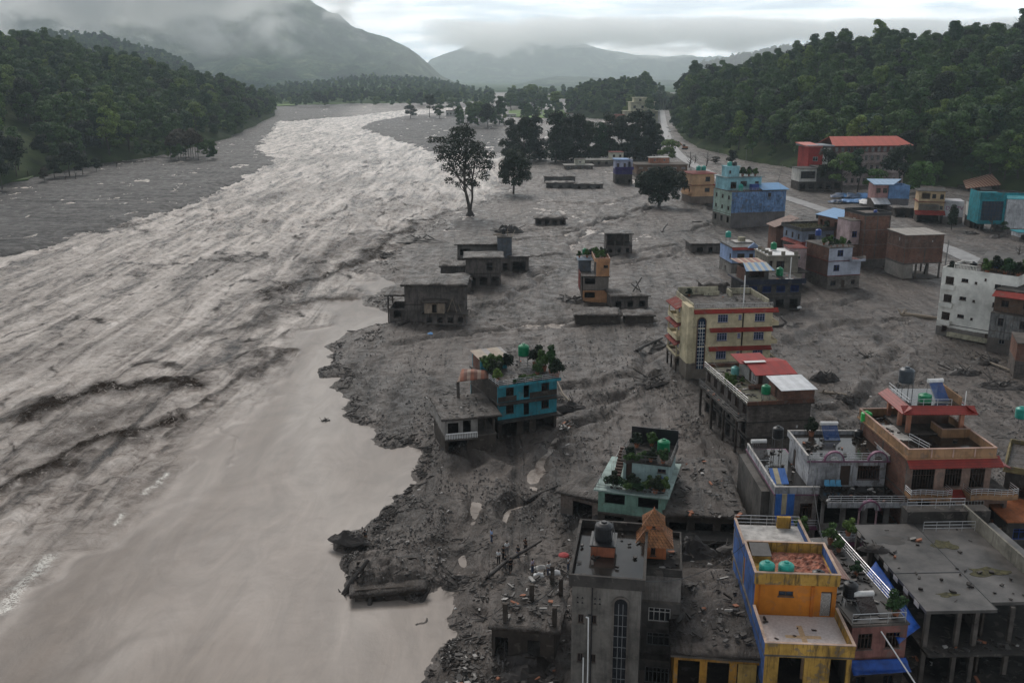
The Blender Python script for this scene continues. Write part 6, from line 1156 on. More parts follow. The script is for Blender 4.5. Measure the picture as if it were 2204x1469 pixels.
nv.storey(6.3, 2.9, BRICK(), x0=.2, x1=5.6, y0=1.2, y1=6.5, F=[(1, 'o', 3.5, 1.6, .8)], slab=None, name='hut_wall', cols={'F': nvg}); nv.part(MB().hexa([(.0, .4, 8.7), (6.6, .4, 8.7), (6.0, 4, 9.9), (.6, 4, 9.9)], [(.0, .4, 8.8), (6.6, .4, 8.8), (6.0, 4, 10), (.6, 4, 10)]), 'striped_hut_roof', roofmat('blue_buff_sheet', [(.16, .27, .42), (.42, .40, .34)], .75, 'X', 3, .5, .2)); nv.part(MB().hexa([(-.4, 4.05, 9.9), (6.0, 4.05, 9.9), (5.4, 8, 10.2), (-1, 8, 10.2)], [(-.4, 4.05, 10), (6.0, 4.05, 10), (5.4, 8, 10.3), (-1, 8, 10.3)]), 'rusty_hut_roof', roofmat('rust_cream_sheet', [(.26, .09, .05), (.40, .30, .2), (.2, .07, .05)], .5, 'X', 3, .6, .3))
water_tank(nv.w(9.6, 4.6, 6.4), .8, 1.9, M['greentank'], 'green water tank on the navy house roof near a white pole', .3); thing(MB().tube((0, 0, 0), (0, 0, 5), .12, n=8).box(-.9, .9, -.5, .5, 0, .15), 'white_mast', M['whitepaint'], 'white mast on a square base on the navy house roof', 'mast', nv.w(10.6, 1.2, 6.45))
wb = House('white_brick_house', 'white fronted house with red bands, brick side and a plant covered roof', (1779, 622), W=8.8, yaw=14, zr=0); wbf = wm('cool_white_plaster', (.46, .49, .58), 0, dirt=.3)
wb.storey(-.4, 3.7, wm('grey_block_base', (.21, .185, .165), 0, dirt=.8, blocks=True), F=[(1, 'w', 1.5, 1.2, 1.2, .05, .32), (1, 'd', .9, 1.9, .6, .4, .58), (1, 'w', 1.1, 1.1, 1.3, .68, .92)], y1=11, slab=.12, slabmat=DRED(), frame='darkwood'); wb.storey(3.3, 3.6, wbf, F=[(1, 'w', 1.6, 1.5, 1.1, .08, .42)], y1=11, slab=.12, cols={'L': wm('dark_brick_side', (.13, .06, .045), 0, brick=True)}, slabmat=DRED(), frame='bluetank'); wb.storey(6.9, 3.3, wbf, x1=6.2, F=[(1, 'w', 1.6, 1.5, 1.1, .25, .7)], y1=11, slab=.35, cols={'L': BRICK()}, slabmat=CONC(), frame='bluetank'); wb.balcony(6.9, 5.6, 9.2, 1.3, wbf, y1=11, wall=.35, rail='dirtywhite'); wb.rail([(.1, .1), (6.3, .1)], 10.2, .7, 'dirtywhite')
for k in range(8): potted_plant(wb.w(.6 + (k % 4) * 1.6, .6 + (k // 4) * 3.2, 10.25), .9 + .25 * (k % 3), 'roof plant of the white fronted brick house, %s of the %s row' % (('first', 'second', 'third', 'fourth')[k % 4], ('front', 'back')[k // 4]), ('leafdark', 'leaf', 'leaflight')[k % 3])
water_tank(wb.w(1.8, 8.6, 10.2), .75, 1.6, M['bluetank'], 'blue water tank on a stand behind the roof plants', 1.6)
bt = House('tall_brick_house', 'tall bare brick house with concrete frame lines and a black roof edge', (1852, 575), W=9.8, yaw=10, zr=0); 
for z, h in ((-.4, 2.6), (2.2, 4.0), (6.2, 4.0), (10.2, 3.8)): bt.storey(z, h, BRICK() if z > 0 else CONC(), Lf=[(1, 'g', 1.2, 1.3, 1.2)], x1=9.8 if z < 9 else 7.6, y1=11, slab=.03, slabmat=wm('concrete_band', (.19, .16, .14), 0)); bt.part(MB().box(3.6, 3.9, -.035, 0, max(z, 0), z + h - .2).box(7.2, 7.5, -.035, 0, max(z, 0), z + h - .2).box(.0, .3, -.035, 0, max(z, 0), z + h - .2), 'concrete_frame', CONC())
bt.parapet(14.0, -.1, 7.7, -.1, 11, .8, M['blacktank']); bt.storey(6.0, 6.5, wm('pale_pink_plaster', (.48, .36, .36), 0), x0=-3.0, x1=-.1, y0=2, y1=9, F=[(1, 'w', 1.4, 1.6, 2.0)], slab=.1, name='pink_wing_wall', frame='bluetank'); bt.storey(-.4, 6.4, BRICK(), x0=-3.0, x1=-.1, y0=2, y1=9, slab=.05, name='wing_base_wall'); thing(MB().tube((0, 0, 0), (0, 0, 1), .5, n=14).lathe((0, 0, 1), [(.5, 0), (.3, .15)], 14), 'blue_barrel', M['bluetank'], 'blue barrel on the black edged roof of the tall brick house', 'barrel', bt.w(4.0, 2, 14.1))
bs_ = House('brick_stilt_house', 'red brick upper storeys standing on open concrete pillars by the road', (1942, 600), W=10.4, yaw=9, zr=0); 
bs_.cols([(.3, .3), (3.6, .3), (6.9, .3), (10.1, .3), (.3, 8.5), (5, 8.5), (10.1, 8.5)], -.4, 4.4, CONC(), .35); bs_.storey(-.4, 4.2, wm('pale_block', (.25, .225, .2), 0), x1=2.6, y1=9, slab=None, name='ground_room_wall'); bs_.slab(4.1, -.1, 10.5, -.1, 9.1, CONC(), .3, 'floor_slab'); bs_.slab(.1, -.5, 10.5, -.5, 9.3, MUDW(), .5, 'plinth')
bs_.storey(4.1, 3.9, BRICK(), y1=9, slab=.04, slabmat=wm('concrete_band', (.19, .16, .14), 0)); bs_.storey(8.0, 3.3, wm('dull_brick', (.18, .085, .06), 0, brick=True, dirt=.9), F=[(1, 'w', .3, .3, 1.4, .6, .8)], Lf=[(1, 'w', .5, .8, 1.4, .2, .5)], y1=9, slab=.15, slabmat=CONC()); bs_.part(MB().box(5.3, 5.6, -.04, 0, 4.1, 7.9).box(-.04, 0, 0, .3, 4.1, 11), 'concrete_frame', CONC()); bs_.part(MB().hexa([(-.3, -.3, 11.2), (10.8, -.3, 11.2), (10.8, 9.4, 11.5), (-.3, 9.4, 11.5)], [(-.3, -.3, 11.3), (10.8, -.3, 11.3), (10.8, 9.4, 11.6), (-.3, 9.4, 11.6)]), 'tin_roof', roofmat('tan_tin_sheet', [(.27, .23, .19), (.22, .19, .16)], 1.1, 'X', 3, .5, .4)); bs_.part(MB().box(10.5, 10.9, 1, 2.5, 4, 10.6), 'mould_strip', M['leafdark'])
bb = House('blue_roof_brick_house', 'brick house under a bright blue sheet gable roof', (1800, 560), W=11, yaw=18, zr=0); 
for z, h in ((-.4, 4.2), (3.8, 4.0), (7.8, 4.0)): bb.storey(z, h, BRICK(), F=[(2, 'w', 1.0, 1.1, 1.3)] if z > 7 else (), Lf=[(3, 'g', 1.2, 1.6, 1.1)], y1=10, slab=.05, frame='darkwood')
bb.part(MB().hexa([(-.5, -.6, 11.6), (5.6, -.6, 13.2), (5.6, 10.8, 13.2), (-.5, 10.8, 11.6)], [(-.5, -.6, 11.7), (5.6, -.6, 13.3), (5.6, 10.8, 13.3), (-.5, 10.8, 11.7)]).hexa([(5.6, -.6, 13.2), (11.8, -.6, 11.6), (11.8, 10.8, 11.6), (5.6, 10.8, 13.2)], [(5.6, -.6, 13.3), (11.8, -.6, 11.7), (11.8, 10.8, 11.7), (5.6, 10.8, 13.3)]), 'blue_roof', roofmat('bright_blue_sheet', [(.05, .20, .42), (.06, .23, .46)], 1, 'Y', 3, .4, .15)); bb.part(MB().prismY([(0, 11.6), (11, 11.6), (5.5, 13.1)], 0, .2), 'gable', BRICK())
gyh = House('grey_lilac_house', 'grey lilac house with red skirt eave and cluttered flat roof', (1722, 560), W=11.5, yaw=12, zr=0); 
gyh.storey(-.4, 5.0, wm('dull_grey_plaster', (.13, .115, .11), 0, dirt=.9), F=[(3, 'g', 1.2, 1.5, 1.8)], Lf=[(2, 'g', 1.2, 1.4, 1.8)], y1=11, slab=.3); gyh.awning(5.2, -.4, 7, 1.3, .7, DRED(), y1=11); gyh.awning(5.2, -1, 10, 1.3, .7, DRED(), side='L', y1=11); gyh.storey(4.8, 3.6, wm('lilac_grey_plaster', (.26, .30, .38), 0, dirt=.5), F=[(1, 'w', 2.4, 1.6, .9, .1, .45), (1, 'd', 1.4, 2.2, .1, .6, .8)], Lf=[(3, 'w', 1.0, 1.5, .9)], y1=11, slab=.7, slabmat=nvg, frame='brownframe'); gyh.parapet(8.4, -.6, 12, -.6, 11.5, .8, nvg); gyh.rail([(-.4, 11), (11.8, 11)], 8.4, 1.8, 'greyframe', 2)
water_tank(gyh.w(10, 9.2, 8.4), .9, 1.4, M['blacktank'], 'square looking black tank on a stand above the grey lilac house', 2.0); rubble_sheet(gyh, .2, 11, 1, 10.5, 8.45, .5, moss, 21, 'roof_plants'); 
for k in range(3): potted_plant(gyh.w(8 + k * 1.3, 1 + k * 2.5, 8.5), 1.3, 'dark plant on the right half of the grey lilac house roof, %s one' % ('front', 'middle', 'back')[k], 'leafdark')
sh = House('leaning_shed', 'narrow brick shed with a steeply leaning rusty roof', (1668, 540), W=4.6, yaw=4, zr=0); sh.storey(-.4, 7.6, BRICK(), y1=7, slab=None, F=[(1, 'o', 1.5, 1.5, 2.5)]); sh.part(MB().hexa([(-.8, -.6, 7.0), (6.5, -.6, 9.6), (6.5, 7.4, 9.6), (-.8, 7.4, 7.0)], [(-.8, -.6, 7.15), (6.5, -.6, 9.75), (6.5, 7.4, 9.75), (-.8, 7.4, 7.15)]), 'rusty_roof', roofmat('brown_rust_sheet', [(.20, .11, .08), (.15, .08, .06)], .8, 'Y', 3, .7, .4))
# big blue house
bg_ = House('big_blue_house', 'large blue washed house with stepped upper floors, roof tower and plants', (1572, 490), W=20.5, yaw=15, zr=0); bb1 = wm('patchy_blue_plaster', (.16, .27, .48), 5.0, dirt=1.1, streak=1.1); cyan = wm('pale_cyan_plaster', (.28, .52, .58), 0, dirt=.4)
bg_.storey(-.4, 5.0, bb1, y1=14, slab=.02, Lf=[(3, 'o', 1.6, 2.0, 1.8)], cols={'L': wm('mint_side', (.33, .42, .36), 4.0)}); bg_.storey(4.6, 7.6, bb1, F=[(1, 'w', 1.2, 1.3, 5.6, .62, .76)], Lf=[(3, 'w', 1.3, 1.3, 1.2), (3, 'w', 1.3, 1.3, 4.8)], y1=14, slab=.1, cols={'L': wm('mint_side', (.33, .42, .36), 4.0)}, frame='darkwood'); bg_.part(MB().hexa([(11, -.8, 12.5), (21.2, -.8, 12.5), (21.2, 7, 14), (11, 7, 14)], [(11, -.8, 12.65), (21.2, -.8, 12.65), (21.2, 7, 14.15), (11, 7, 14.15)]), 'blue_lean_to_roof', roofmat('bright_blue_sheet', [(.05, .20, .42), (.06, .23, .46)], 1, 'Y', 3, .4, .15))
bg_.storey(12.2, 4.4, cyan, x0=.6, x1=13.5, y0=5, y1=14, F=[(1, 'g', 2.2, 2.2, .6, .05, .3), (1, 'w', 2.4, 1.8, 1.2, .34, .6), (1, 'w', 1.4, 1.2, 1.6, .78, .95)], slab=.7, frame='darkwood', slabmat=wm('grey_cyan_slab', (.2, .26, .27), 0), name='upper_wall'); bg_.rail([(.2, 4.2), (14, 4.2), (14, 13.8)], 16.6, 1.1, 'greyframe'); bg_.rail([(.2, .2), (10.5, .2)], 12.3, 1.0, 'dirtywhite'); bg_.storey(16.6, 3.6, cyan, x0=1.2, x1=5.4, y0=6, y1=11, F=[(1, 'w', .8, 1, 1.2, 0, .3)], slab=.3, slabmat=cyan, name='roof_tower_wall', frame='darkwood')
water_tank(bg_.w(2.5, 8, 20.2), .85, 1.5, M['tealtank'], 'teal water tank on top of the big blue house tower'); water_tank(bg_.w(4.4, 8, 20.2), .85, 1.5, M['blacktank'], 'black water tank on top of the big blue house tower'); water_tank(bg_.w(4.2, 2.2, 12.3), .85, 2.2, M['tealtank'], 'teal water tank on the front terrace of the big blue house'); thing(MB().box(-1.4, 1.4, -.8, .8, 0, 1.9).box(-1.5, 1.5, -.9, .9, 1.9, 2.0), 'blue_container', M['bluetank'], 'dark blue box container on the big blue house terrace', 'container', bg_.w(9.4, 2.4, 12.35), R(15))
for k in range(6): potted_plant(bg_.w(6.4 + k * 1.2, 5.6 + (k % 2) * 2, 16.7), 1.9 - .2 * (k % 3), 'tall roof plant of the big blue house, %s from the left' % ('first', 'second', 'third', 'fourth', 'fifth', 'sixth')[k], 'leafdark' if k % 2 else 'leaf')
lr = House('narrow_brick_house', 'narrow brick and white house with a red roof left of the big blue house', (1556, 482), W=4.6, yaw=15, zr=0); lr.storey(-.4, 4.5, MUDW(), F=[(1, 'o', 2, 2, 1)], y1=8); lr.storey(4.1, 5.0, wm('white_room_wall', (.40, .38, .36), 0), F=[(1, 'w', .8, 2.0, 1.5)], y1=8, frame='darkwood'); lr.storey(9.1, 3.6, BRICK(), F=[(2, 'w', .8, 1.6, 1.0)], y1=8, frame='darkwood'); lr.slab(13.1, -.5, 5.2, -.8, 8.5, DRED(), .3)
# peach house
ph = House('peach_house', 'peach coloured house with dark red roof edge and two teal tanks', (1488, 439), W=15.2, yaw=10, zr=0); pc = wm('peach_plaster', (.62, .38, .22), 3.0, dirt=.25)
ph.storey(-.4, 8.0, pc, F=[(1, 'w', 2.0, 1.6, 5.2, .3, .55), (1, 'w', 2.0, 1.6, 5.2, .68, .9)], Lf=[(2, 'w', 1.2, 1.5, 5)], y1=12, slab=.3, slabmat=DRED(), frame='darkwood'); ph.storey(7.6, 4.6, pc, x1=9.3, F=[(1, 'w', 2.0, 1.9, 1.4, .55, .85)], y1=12, slab=.8, slabmat=DRED(), frame='darkwood'); ph.parapet(7.7, 9.4, 15.2, .1, 12, 1.1, M['dirtywhite'], sides='FR'); ph.balcony(4.0, .5, 9, 1.4, pc, side='L', y1=12, wall=.8, rail=None)
water_tank(ph.w(4.6, 6, 12.3), 1.0, 1.9, M['tealtank'], 'left one of the two teal tanks on the peach house', .6); water_tank(ph.w(6.8, 6, 12.3), 1.0, 1.9, M['tealtank'], 'right one of the two teal tanks on the peach house', .6)
bf = House('brown_flat_house', 'brown house with a long flat dark roof and pink roof room behind the dark tree', (1370, 383), W=26, yaw=2, zr=0); bf.storey(-.4, 7.2, wm('tan_mud_house', (.25, .16, .11), 2, dirt=.7), F=[(6, 'g', 2.0, 1.6, 4.2)], y1=14, slab=1.0, slabmat=wm('brown_slab', (.09, .07, .055), 0)); bf.balcony(3.6, .2, 25, 1.8, wm('tan_mud_house', (.25, .16, .11), 2), y1=14, wall=.9, rail=None); bf.storey(6.8, 2.9, wm('coral_plaster', (.50, .22, .14), 0), x0=8, x1=18, y0=8, y1=13, slab=.5, F=[(2, 'w', 1, 1, 1)], name='roof_room_wall', slabmat=M['dirtywhite'])
vh = House('violet_house', 'small tall house with violet balcony and light blue roof', (1324, 396), W=8.2, yaw=2, zr=0); vh.storey(-.4, 5.0, MUDW(), F=[(3, 'o', 1.3, 1.6, 1.0)], y1=8, slab=.1); vio = wm('violet_plaster', (.05, .035, .16), 0); vh.storey(4.6, 2.4, vio, y1=8, slab=.1); vh.storey(7.0, 4.6, wm('pale_violet_wall', (.40, .42, .55), 0), F=[(1, 'd', 1.2, 2.6, .3, .05, .25), (1, 'd', 1.1, 2.6, .3, .45, .62), (1, 'o', 1.9, 3, .6, .7, .98)], y1=8, slab=None); vh.balcony(7.0, -.3, 8.6, 1.3, vio, y1=8, wall=1.2, rail=None); vh.slab(11.8, -.6, 6.5, -1.2, 8.4, wm('sky_blue_slab', (.25, .38, .6), 0), .4)
lw = House('flat_roof_house', 'long low cream house with flat roof and a red topped roof room', (1265, 358), W=22, yaw=6, zr=0); lwm = wm('dirty_cream_wall', (.32, .30, .25), 2.2, dirt=.7); lw.storey(-.4, 4.0, lwm, F=[(5, 'w', 1.6, 1.3, 1.6)], y1=12, slab=1.0, slabmat=wm('pale_slab', (.26, .25, .23), 0), frame='darkwood'); lw.storey(3.6, 4.2, wm('light_cream_wall', (.55, .53, .44), 0), x0=14, x1=21.5, y0=3, y1=10, F=[(2, 'w', 1.2, 1.4, 1.3)], slab=.4, slabmat=DRED(), name='roof_room_wall', frame='darkwood')
lw2 = House('flat_roof_house', 'small half buried flat roofed house with cream roof room at the grove edge', (1218, 365), W=15, yaw=3, zr=0); lw2.storey(-.4, 2.8, lwm, F=[(4, 'w', 1.4, 1, 1.0)], y1=10, slab=1.0, slabmat=wm('pale_slab', (.26, .25, .23), 0)); lw2.storey(2.4, 3.2, wm('light_cream_wall', (.55, .53, .44), 0), x0=5.5, x1=11, y0=3, y1=8, slab=.2, F=[(1, 'w', 1, 1, 1)], name='roof_room_wall')
# villa in the trees, far village
vl = House('cream_villa', 'cream two storey villa with terraces among the far trees', (1345, 262), W=38, yaw=3, zr=0, cat='villa'); vlw = wm('villa_cream', (.62, .58, .42), 0, dirt=.15); vl.storey(0, 12, vlw, F=[(4, 'w', 3, 3, 6)], y1=20, slab=1.6, slabmat=vlw, frame='darkwood'); vl.storey(12, 10, vlw, x0=6, x1=34, F=[(3, 'w', 3, 3, 3)], y1=18, slab=1.8, slabmat=vlw, frame='darkwood'); vl.storey(22, 5, vlw, x0=10, x1=24, y1=14, slab=1.5, slabmat=vlw, F=[(1, 'w', 3, 2, 1)]); vl.storey(0, 8, wm('coral_plaster', (.50, .22, .14), 0), x0=-18, x1=-.2, y1=14, slab=.8, slabmat=DRED(), F=[(2, 'w', 2, 2, 3)], name='wing_wall')
vill = [((960, 250), 26, 15), ((978, 251), 18, 20), ((905, 163 + 55), 30, 7), ((1120, 250), 34, 6), ((1090, 252), 26, 8), ((1150, 247), 22, 6), ((660, 216), 30, 9), ((672, 214), 22, 7), ((690, 218), 26, 8), ((640, 215), 24, 7), ((720, 217), 28, 8), ((740, 214), 22, 10), ((760, 216), 20, 7), ((880, 216), 30, 9), ((925, 218), 26, 7), ((1218, 250), 20, 7), ((1240, 251), 16, 6), ((1135, 205), 40, 12), ((1160, 204), 34, 10), ((1110, 203), 40, 11)]
vn_ = ('white block house at the left end of the sandbar grove', 'taller white house beside the first at the sandbar grove', 'pale house on the far shore right of the spur hill', 'long white roof house before the green field', 'low white house at the left end of the green field', 'small pale house at the right end of the green field', 'far shore village house, second from the left', 'far shore village house, third from the left', 'far shore village house in the middle of the row', 'far shore village house, leftmost of all', 'far shore village house right of the row centre', 'tall far shore village house near the row end', 'small far shore village house at the right row end', 'pale lone house below the spur hill', 'pale lone house near the tip of the spur hill', 'pale hut left of the cream villa', 'pale hut closest to the cream villa', 'hazy white building in the middle of the far valley', 'hazy white building at the right of the far valley group', 'hazy white building at the left of the far valley group')
for k, (p_, w_, h_) in enumerate(vill):
    if p_[1] < 165: continue
    q = at(*p_, 0); s_ = q.y / 1330; w2 = min(w_ * s_ * .5, 26); h2_ = min(h_ * s_ * .5, 14)
    vv_ = House('village_house', vn_[k], p_, W=w2, yaw=0, zr=0, group='far village houses'); vv_.storey(-1, h2_ + 1, wm('village_white', (.62, .60, .56), 0, dirt=.2), F=[(3, 'w', w2 * .12, h2_ * .3, h2_ * .4)], y1=w2 * .7, slab=w2 * .04, t=.5, slabmat=(DRED() if k % 3 == 0 else M['dirtywhite']), frame='darkwood')
# right background
lg = House('long_red_roof_building', 'long building with bright red roof, galleries and a red stair tower below the forest', (1762, 400), W=42, yaw=7, zr=0, cat='building')
pw = wm('pale_pink_gallery', (.40, .32, .30), 0, dirt=.5)
for z in (0, 6.0, 10.5, 14.5): lg.storey(z, 4.4 if z else 6, pw if z < 12 else wm('brown_gallery', (.16, .08, .07), 0), F=[(14, 'w', 1.5, 2.2, 1.2)], y1=14, slab=.2, frame='dirtywhite', bars=2); lg.balcony(z, 0, 42, 1.6, pw, y1=14, wall=.9, rail=None) if z else None
lgr = roofmat('coral_red_sheet', [(.48, .085, .05), (.44, .08, .045)], 2, 'X', 2, .5, .12); lg.part(MB().hexa([(4, -3, 18.6), (44, -3, 18.6), (40, 6, 22.4), (6, 6, 22.4)], [(4, -3, 18.8), (44, -3, 18.8), (40, 6, 22.6), (6, 6, 22.6)]).hexa([(6, 6, 22.4), (40, 6, 22.4), (44, 15, 18.6), (4, 15, 18.6)], [(6, 6, 22.6), (40, 6, 22.6), (44, 15, 18.8), (4, 15, 18.8)]), 'red_roof', lgr)
lg.storey(0, 18.5, wm('red_tower_wall', (.33, .035, .03), 0, dirt=.4), x0=-8, x1=-1, y0=-4, y1=8, slab=.3, name='tower_wall', F=[(1, 'w', 2.4, 2, 3), (1, 'w', 2.4, 2, 12)], slabmat=wm('pale_grey_top', (.3, .32, .35), 0)); lg.storey(0, 18, wm('village_white', (.62, .60, .56), 0), x0=-.9, x1=3, y0=-3, y1=8, name='white_wall', slab=.1); lg.slab(19.2, -9, 4, -5, 9, wm('pale_grey_top', (.3, .32, .35), 0), .5, 'tower_roof'); lg.part(MB().hexa([(-9.5, -5.5, 18.6), (-2, -5.5, 18.6), (-2, 9, 19.6), (-9.5, 9, 19.6)], [(-9.5, -5.5, 18.9), (-2, -5.5, 18.9), (-2, 9, 19.9), (-9.5, 9, 19.9)]), 'tower_eave', lgr)
bwh = House('black_white_house', 'small black and white house with a glazed front at the foot of the red tower', (1718, 410), W=20, yaw=4, zr=0); bwh.storey(0, 4, MUDW(), F=[(5, 'o', 2.4, 2.2, .8)], y1=10, floor=True, slab=.2); bwh.storey(4, 6, wm('village_white', (.62, .60, .56), 0), x1=8, F=[(1, 'w', 6.6, 3.2, 1.4)], y1=10, slab=.6, slabmat=nvg, frame='darkwood', bars=5); bwh.storey(4, 6.6, wm('dark_grey_plaster', (.075, .07, .068), 0), x0=8.2, x1=20, y1=10, slab=.2, name='grey_wall')
rd = random.Random(8); tb1 = simple('faded_blue_tarp', (.06, .17, .36), .5, nscale=.4, amt=.6); tb2 = simple('navy_tarp', (.02, .05, .11), .5, nscale=.4, amt=.5)
for k in range(16):
    x = 1782 + k * 5.6; y = 436 - (k * 11 % 22); q = at(x, y, .4); a = rd.uniform(-.5, .5); w_, d_ = rd.uniform(3, 5.5), rd.uniform(3, 6); u = Vector((math.cos(a) * w_, math.sin(a) * w_, rd.uniform(-.6, .9))); v_ = Vector((-math.sin(a) * d_, math.cos(a) * d_, rd.uniform(.3, 1.8)))
    o_ = tarp('roof_sheet', ('dark' if k < 4 or k % 5 == 2 else 'light') + ' blue crumpled sheet in the wreckage heap below the trees', 'sheet', [q, q + u, q + u + v_, q + v_], tb2 if k < 4 or k % 5 == 2 else tb1, -.3, n=12, seed=31 + k, amp=.55); o_['group'] = ('dark' if k < 4 or k % 5 == 2 else 'light') + ' blue sheets of the wreckage heap'
tarp('plastic_sheet', 'white plastic sheeting at the edge of the tarpaulin heap', 'plastic sheet', [at(1850, 438, .6), at(1872, 440, .6), at(1870, 430, 1.5), at(1848, 430, 1.5)], M['whitepaint'], -1, n=18, seed=37, amp=.5)
pbh = House('pink_blue_house', 'small pink house with a blue side wall and pale sheet roof beside the tarpaulins', (1880, 450), W=9.5, yaw=-3, zr=0); pkw = wm('dusty_pink_plaster', (.42, .24, .23), 0); pbh.storey(-.4, 4, MUDW(), F=[(2, 'o', 3, 2.4, .5)], y1=9, slab=.1); pbh.storey(3.6, 6, pkw, x1=5, F=[(2, 'w', 1.6, 1.8, 2.8)], y1=9, slab=None, frame='darkwood'); pbh.storey(-.4, 9.8, wm('patchy_blue_plaster', (.17, .31, .56), 4.2), x0=5.1, x1=13.0, y0=-.5, y1=9, slab=None, name='blue_wall'); pbh.part(MB().hexa([(-1, -1.2, 9.5), (6.4, -1.2, 9.5), (12.6, 9, 10.7), (-1, 9, 10.7)], [(-1, -1.2, 9.7), (6.4, -1.2, 9.7), (12.6, 9, 10.9), (-1, 9, 10.9)]), 'sheet_roof', roofmat('pale_blue_sheet', [(.24, .36, .5), (.21, .32, .46)], 1, 'X', 2, .5, .2)); pbh.awning(4.4, -1.5, 4.8, 5.5, 1.8, roofmat('pale_metal_sheet', [(.45, .47, .50), (.38, .40, .43)], .8), y1=9)
sd2 = House('collapsed_shed', 'collapsed grey shed with open front left of the sign painted house', (1926, 467), W=13, yaw=-8, zr=0); sd2.storey(-.4, 3.6, MUDW(), F=[(3, 'o', 2.8, 2.4, .4)], y1=6, floor=True, slab=None); sd2.rough_roof(3.4, 0, 13, 0, 6, 71, over=.8, bumpy=.5)
dh = House('sign_painted_house', 'cream house with red awning and lettering on its white side wall', (1972, 478), W=8.6, yaw=-14, zr=0); dcw = wm('warm_cream_plaster', (.58, .42, .26), 0, dirt=.3); dh.storey(-.4, 3.8, MUDW(), F=[(6, 'o', 1.5, 2.6, .4)], y1=8, floor=True, slab=.1, sides='FLB'); dh.storey(3.4, 4.0, dcw, F=[(3, 'g', 2.6, 2.2, 1.0, .02, .8), (1, 'w', 1.3, 1.4, 1.2, .82, 1)], y1=8, slab=.4, slabmat=DRED(), frame='dirtywhite'); dh.storey(7.4, 3.8, dcw, F=[(1, 'g', 2.8, 2.0, 1.0, .12, .42), (1, 'w', 1.3, 1.5, 1.2, .5, .66), (1, 'w', 1.2, 1.6, 1.0, .8, .97)], y1=8, slab=.7, slabmat=DCONC(), frame='darkwood'); dh.awning(4.3, -1, 9, 2.4, 1.3, dr, y1=8); dh.rail([(0, 0), (8.5, 0), (8.5, 8)], 11.2, 1, 'greyframe')
dw = House('sign_wall', 'white painted side wall with faded pink lettering', (2027, 482), W=6.2, yaw=8, zr=0, cat='wall') if False else None
dh.part(MB().box(8.75, 15.2, .6, 8, -.4, 7.8), 'white_side_block', wm('sign_white', (.55, .54, .56), 2.2, dirt=.4), label='white block painted with faded lettering')
fc = bpy.data.curves.new('lettering', 'FONT'); fc.body = 'DishTV'; fc.size = 1.9; fc.extrude = .02; fo2 = bpy.data.objects.new('lettering_curve', fc); C.objects.link(fo2); bpy.context.view_layer.update()
lm = bpy.data.meshes.new_from_object(fo2.evaluated_get(bpy.context.evaluated_depsgraph_get())); bpy.data.objects.remove(fo2); lm.materials.clear(); lm.materials.append(simple('faded_pink_letters', (.24, .06, .15), .7, bumps=0)); fo2 = link('lettering', lm, dh.e, (9.3, .56, 4.6)); fo2.rotation_euler = (R(90), 0, 0)
tg = House('glass_front_building', 'turquoise framed building with a dark glass front and white side wall', (2138, 500), W=20, yaw=-8, zr=0, cat='building'); tq = wm('turquoise_frame', (.025, .26, .31), 0, dirt=.8); tgw = wm('streaked_white_wall', (.56, .56, .58), 1.4, dirt=.6, streak=1)
tg.storey(-.4, 11.6, tgw, x0=3.2, x1=20, y1=12, slab=.2, slabmat=tq); tg.cols([(-3.6, 3), (-3.6, 9), (.5, 1)], -.4, 3.4, CONC(), .4); tg.part(MB().box(-5.2, 3.1, .8, 12, 2.6, 3.8).box(-5.2, 3.1, .8, 12, 10.2, 12.2).box(-5.2, -4.4, .8, 12, 3.8, 10.2).box(2.4, 3.1, .8, 12, 3.8, 10.2), 'turquoise_frame', tq); gp = tg.part(MB().box(-4.4, 2.4, 1.2, 1.4, 3.8, 10.2), 'glass_front', M['blueglass']); mb = MB()
for k in range(1, 7): mb.box(-4.4 + k * .97 - .05, -4.4 + k * .97 + .05, 1.08, 1.18, 3.8, 10.2)
for k in range(1, 5): mb.box(-4.4, 2.4, 1.07, 1.17, 3.8 + k * 1.28 - .05, 3.8 + k * 1.28 + .05)
mb.build('glazing_bars', nvg, gp); tg.parapet(12.2, -5.2, 20.2, .7, 12, .9, tq, sides='FLR')
wb2 = House('white_balcony_house', 'small white house with a balcony left of the glass front building', (2086, 490), W=4.6, yaw=-12, zr=0); wb2.storey(-.4, 4.0, MUDW(), F=[(1, 'o', 2.5, 2.2, .5)], y1=8); wb2.storey(3.6, 5.0, wm('village_white', (.62, .60, .56), 0), F=[(1, 'w', 1.5, 2.6, 1.2)], y1=8, slab=.2, frame='darkwood'); wb2.balcony(3.8, 0, 4.6, 1.2, wm('village_white', (.62, .60, .56), 0), y1=8, wall=.8, rail=None); wb2.cols([(.5, 2), (4, 3)], 8.6, 2.4, MUDW(), .4)
fr_ = House('roadside_stall', 'small white and turquoise stall at the right edge by the road', (2192, 520), W=6, yaw=0, zr=0); fr_.storey(-.4, 3.4, tgw, F=[(2, 'o', 1.8, 1.6, 1)], y1=5, slab=.4, slabmat=tq)
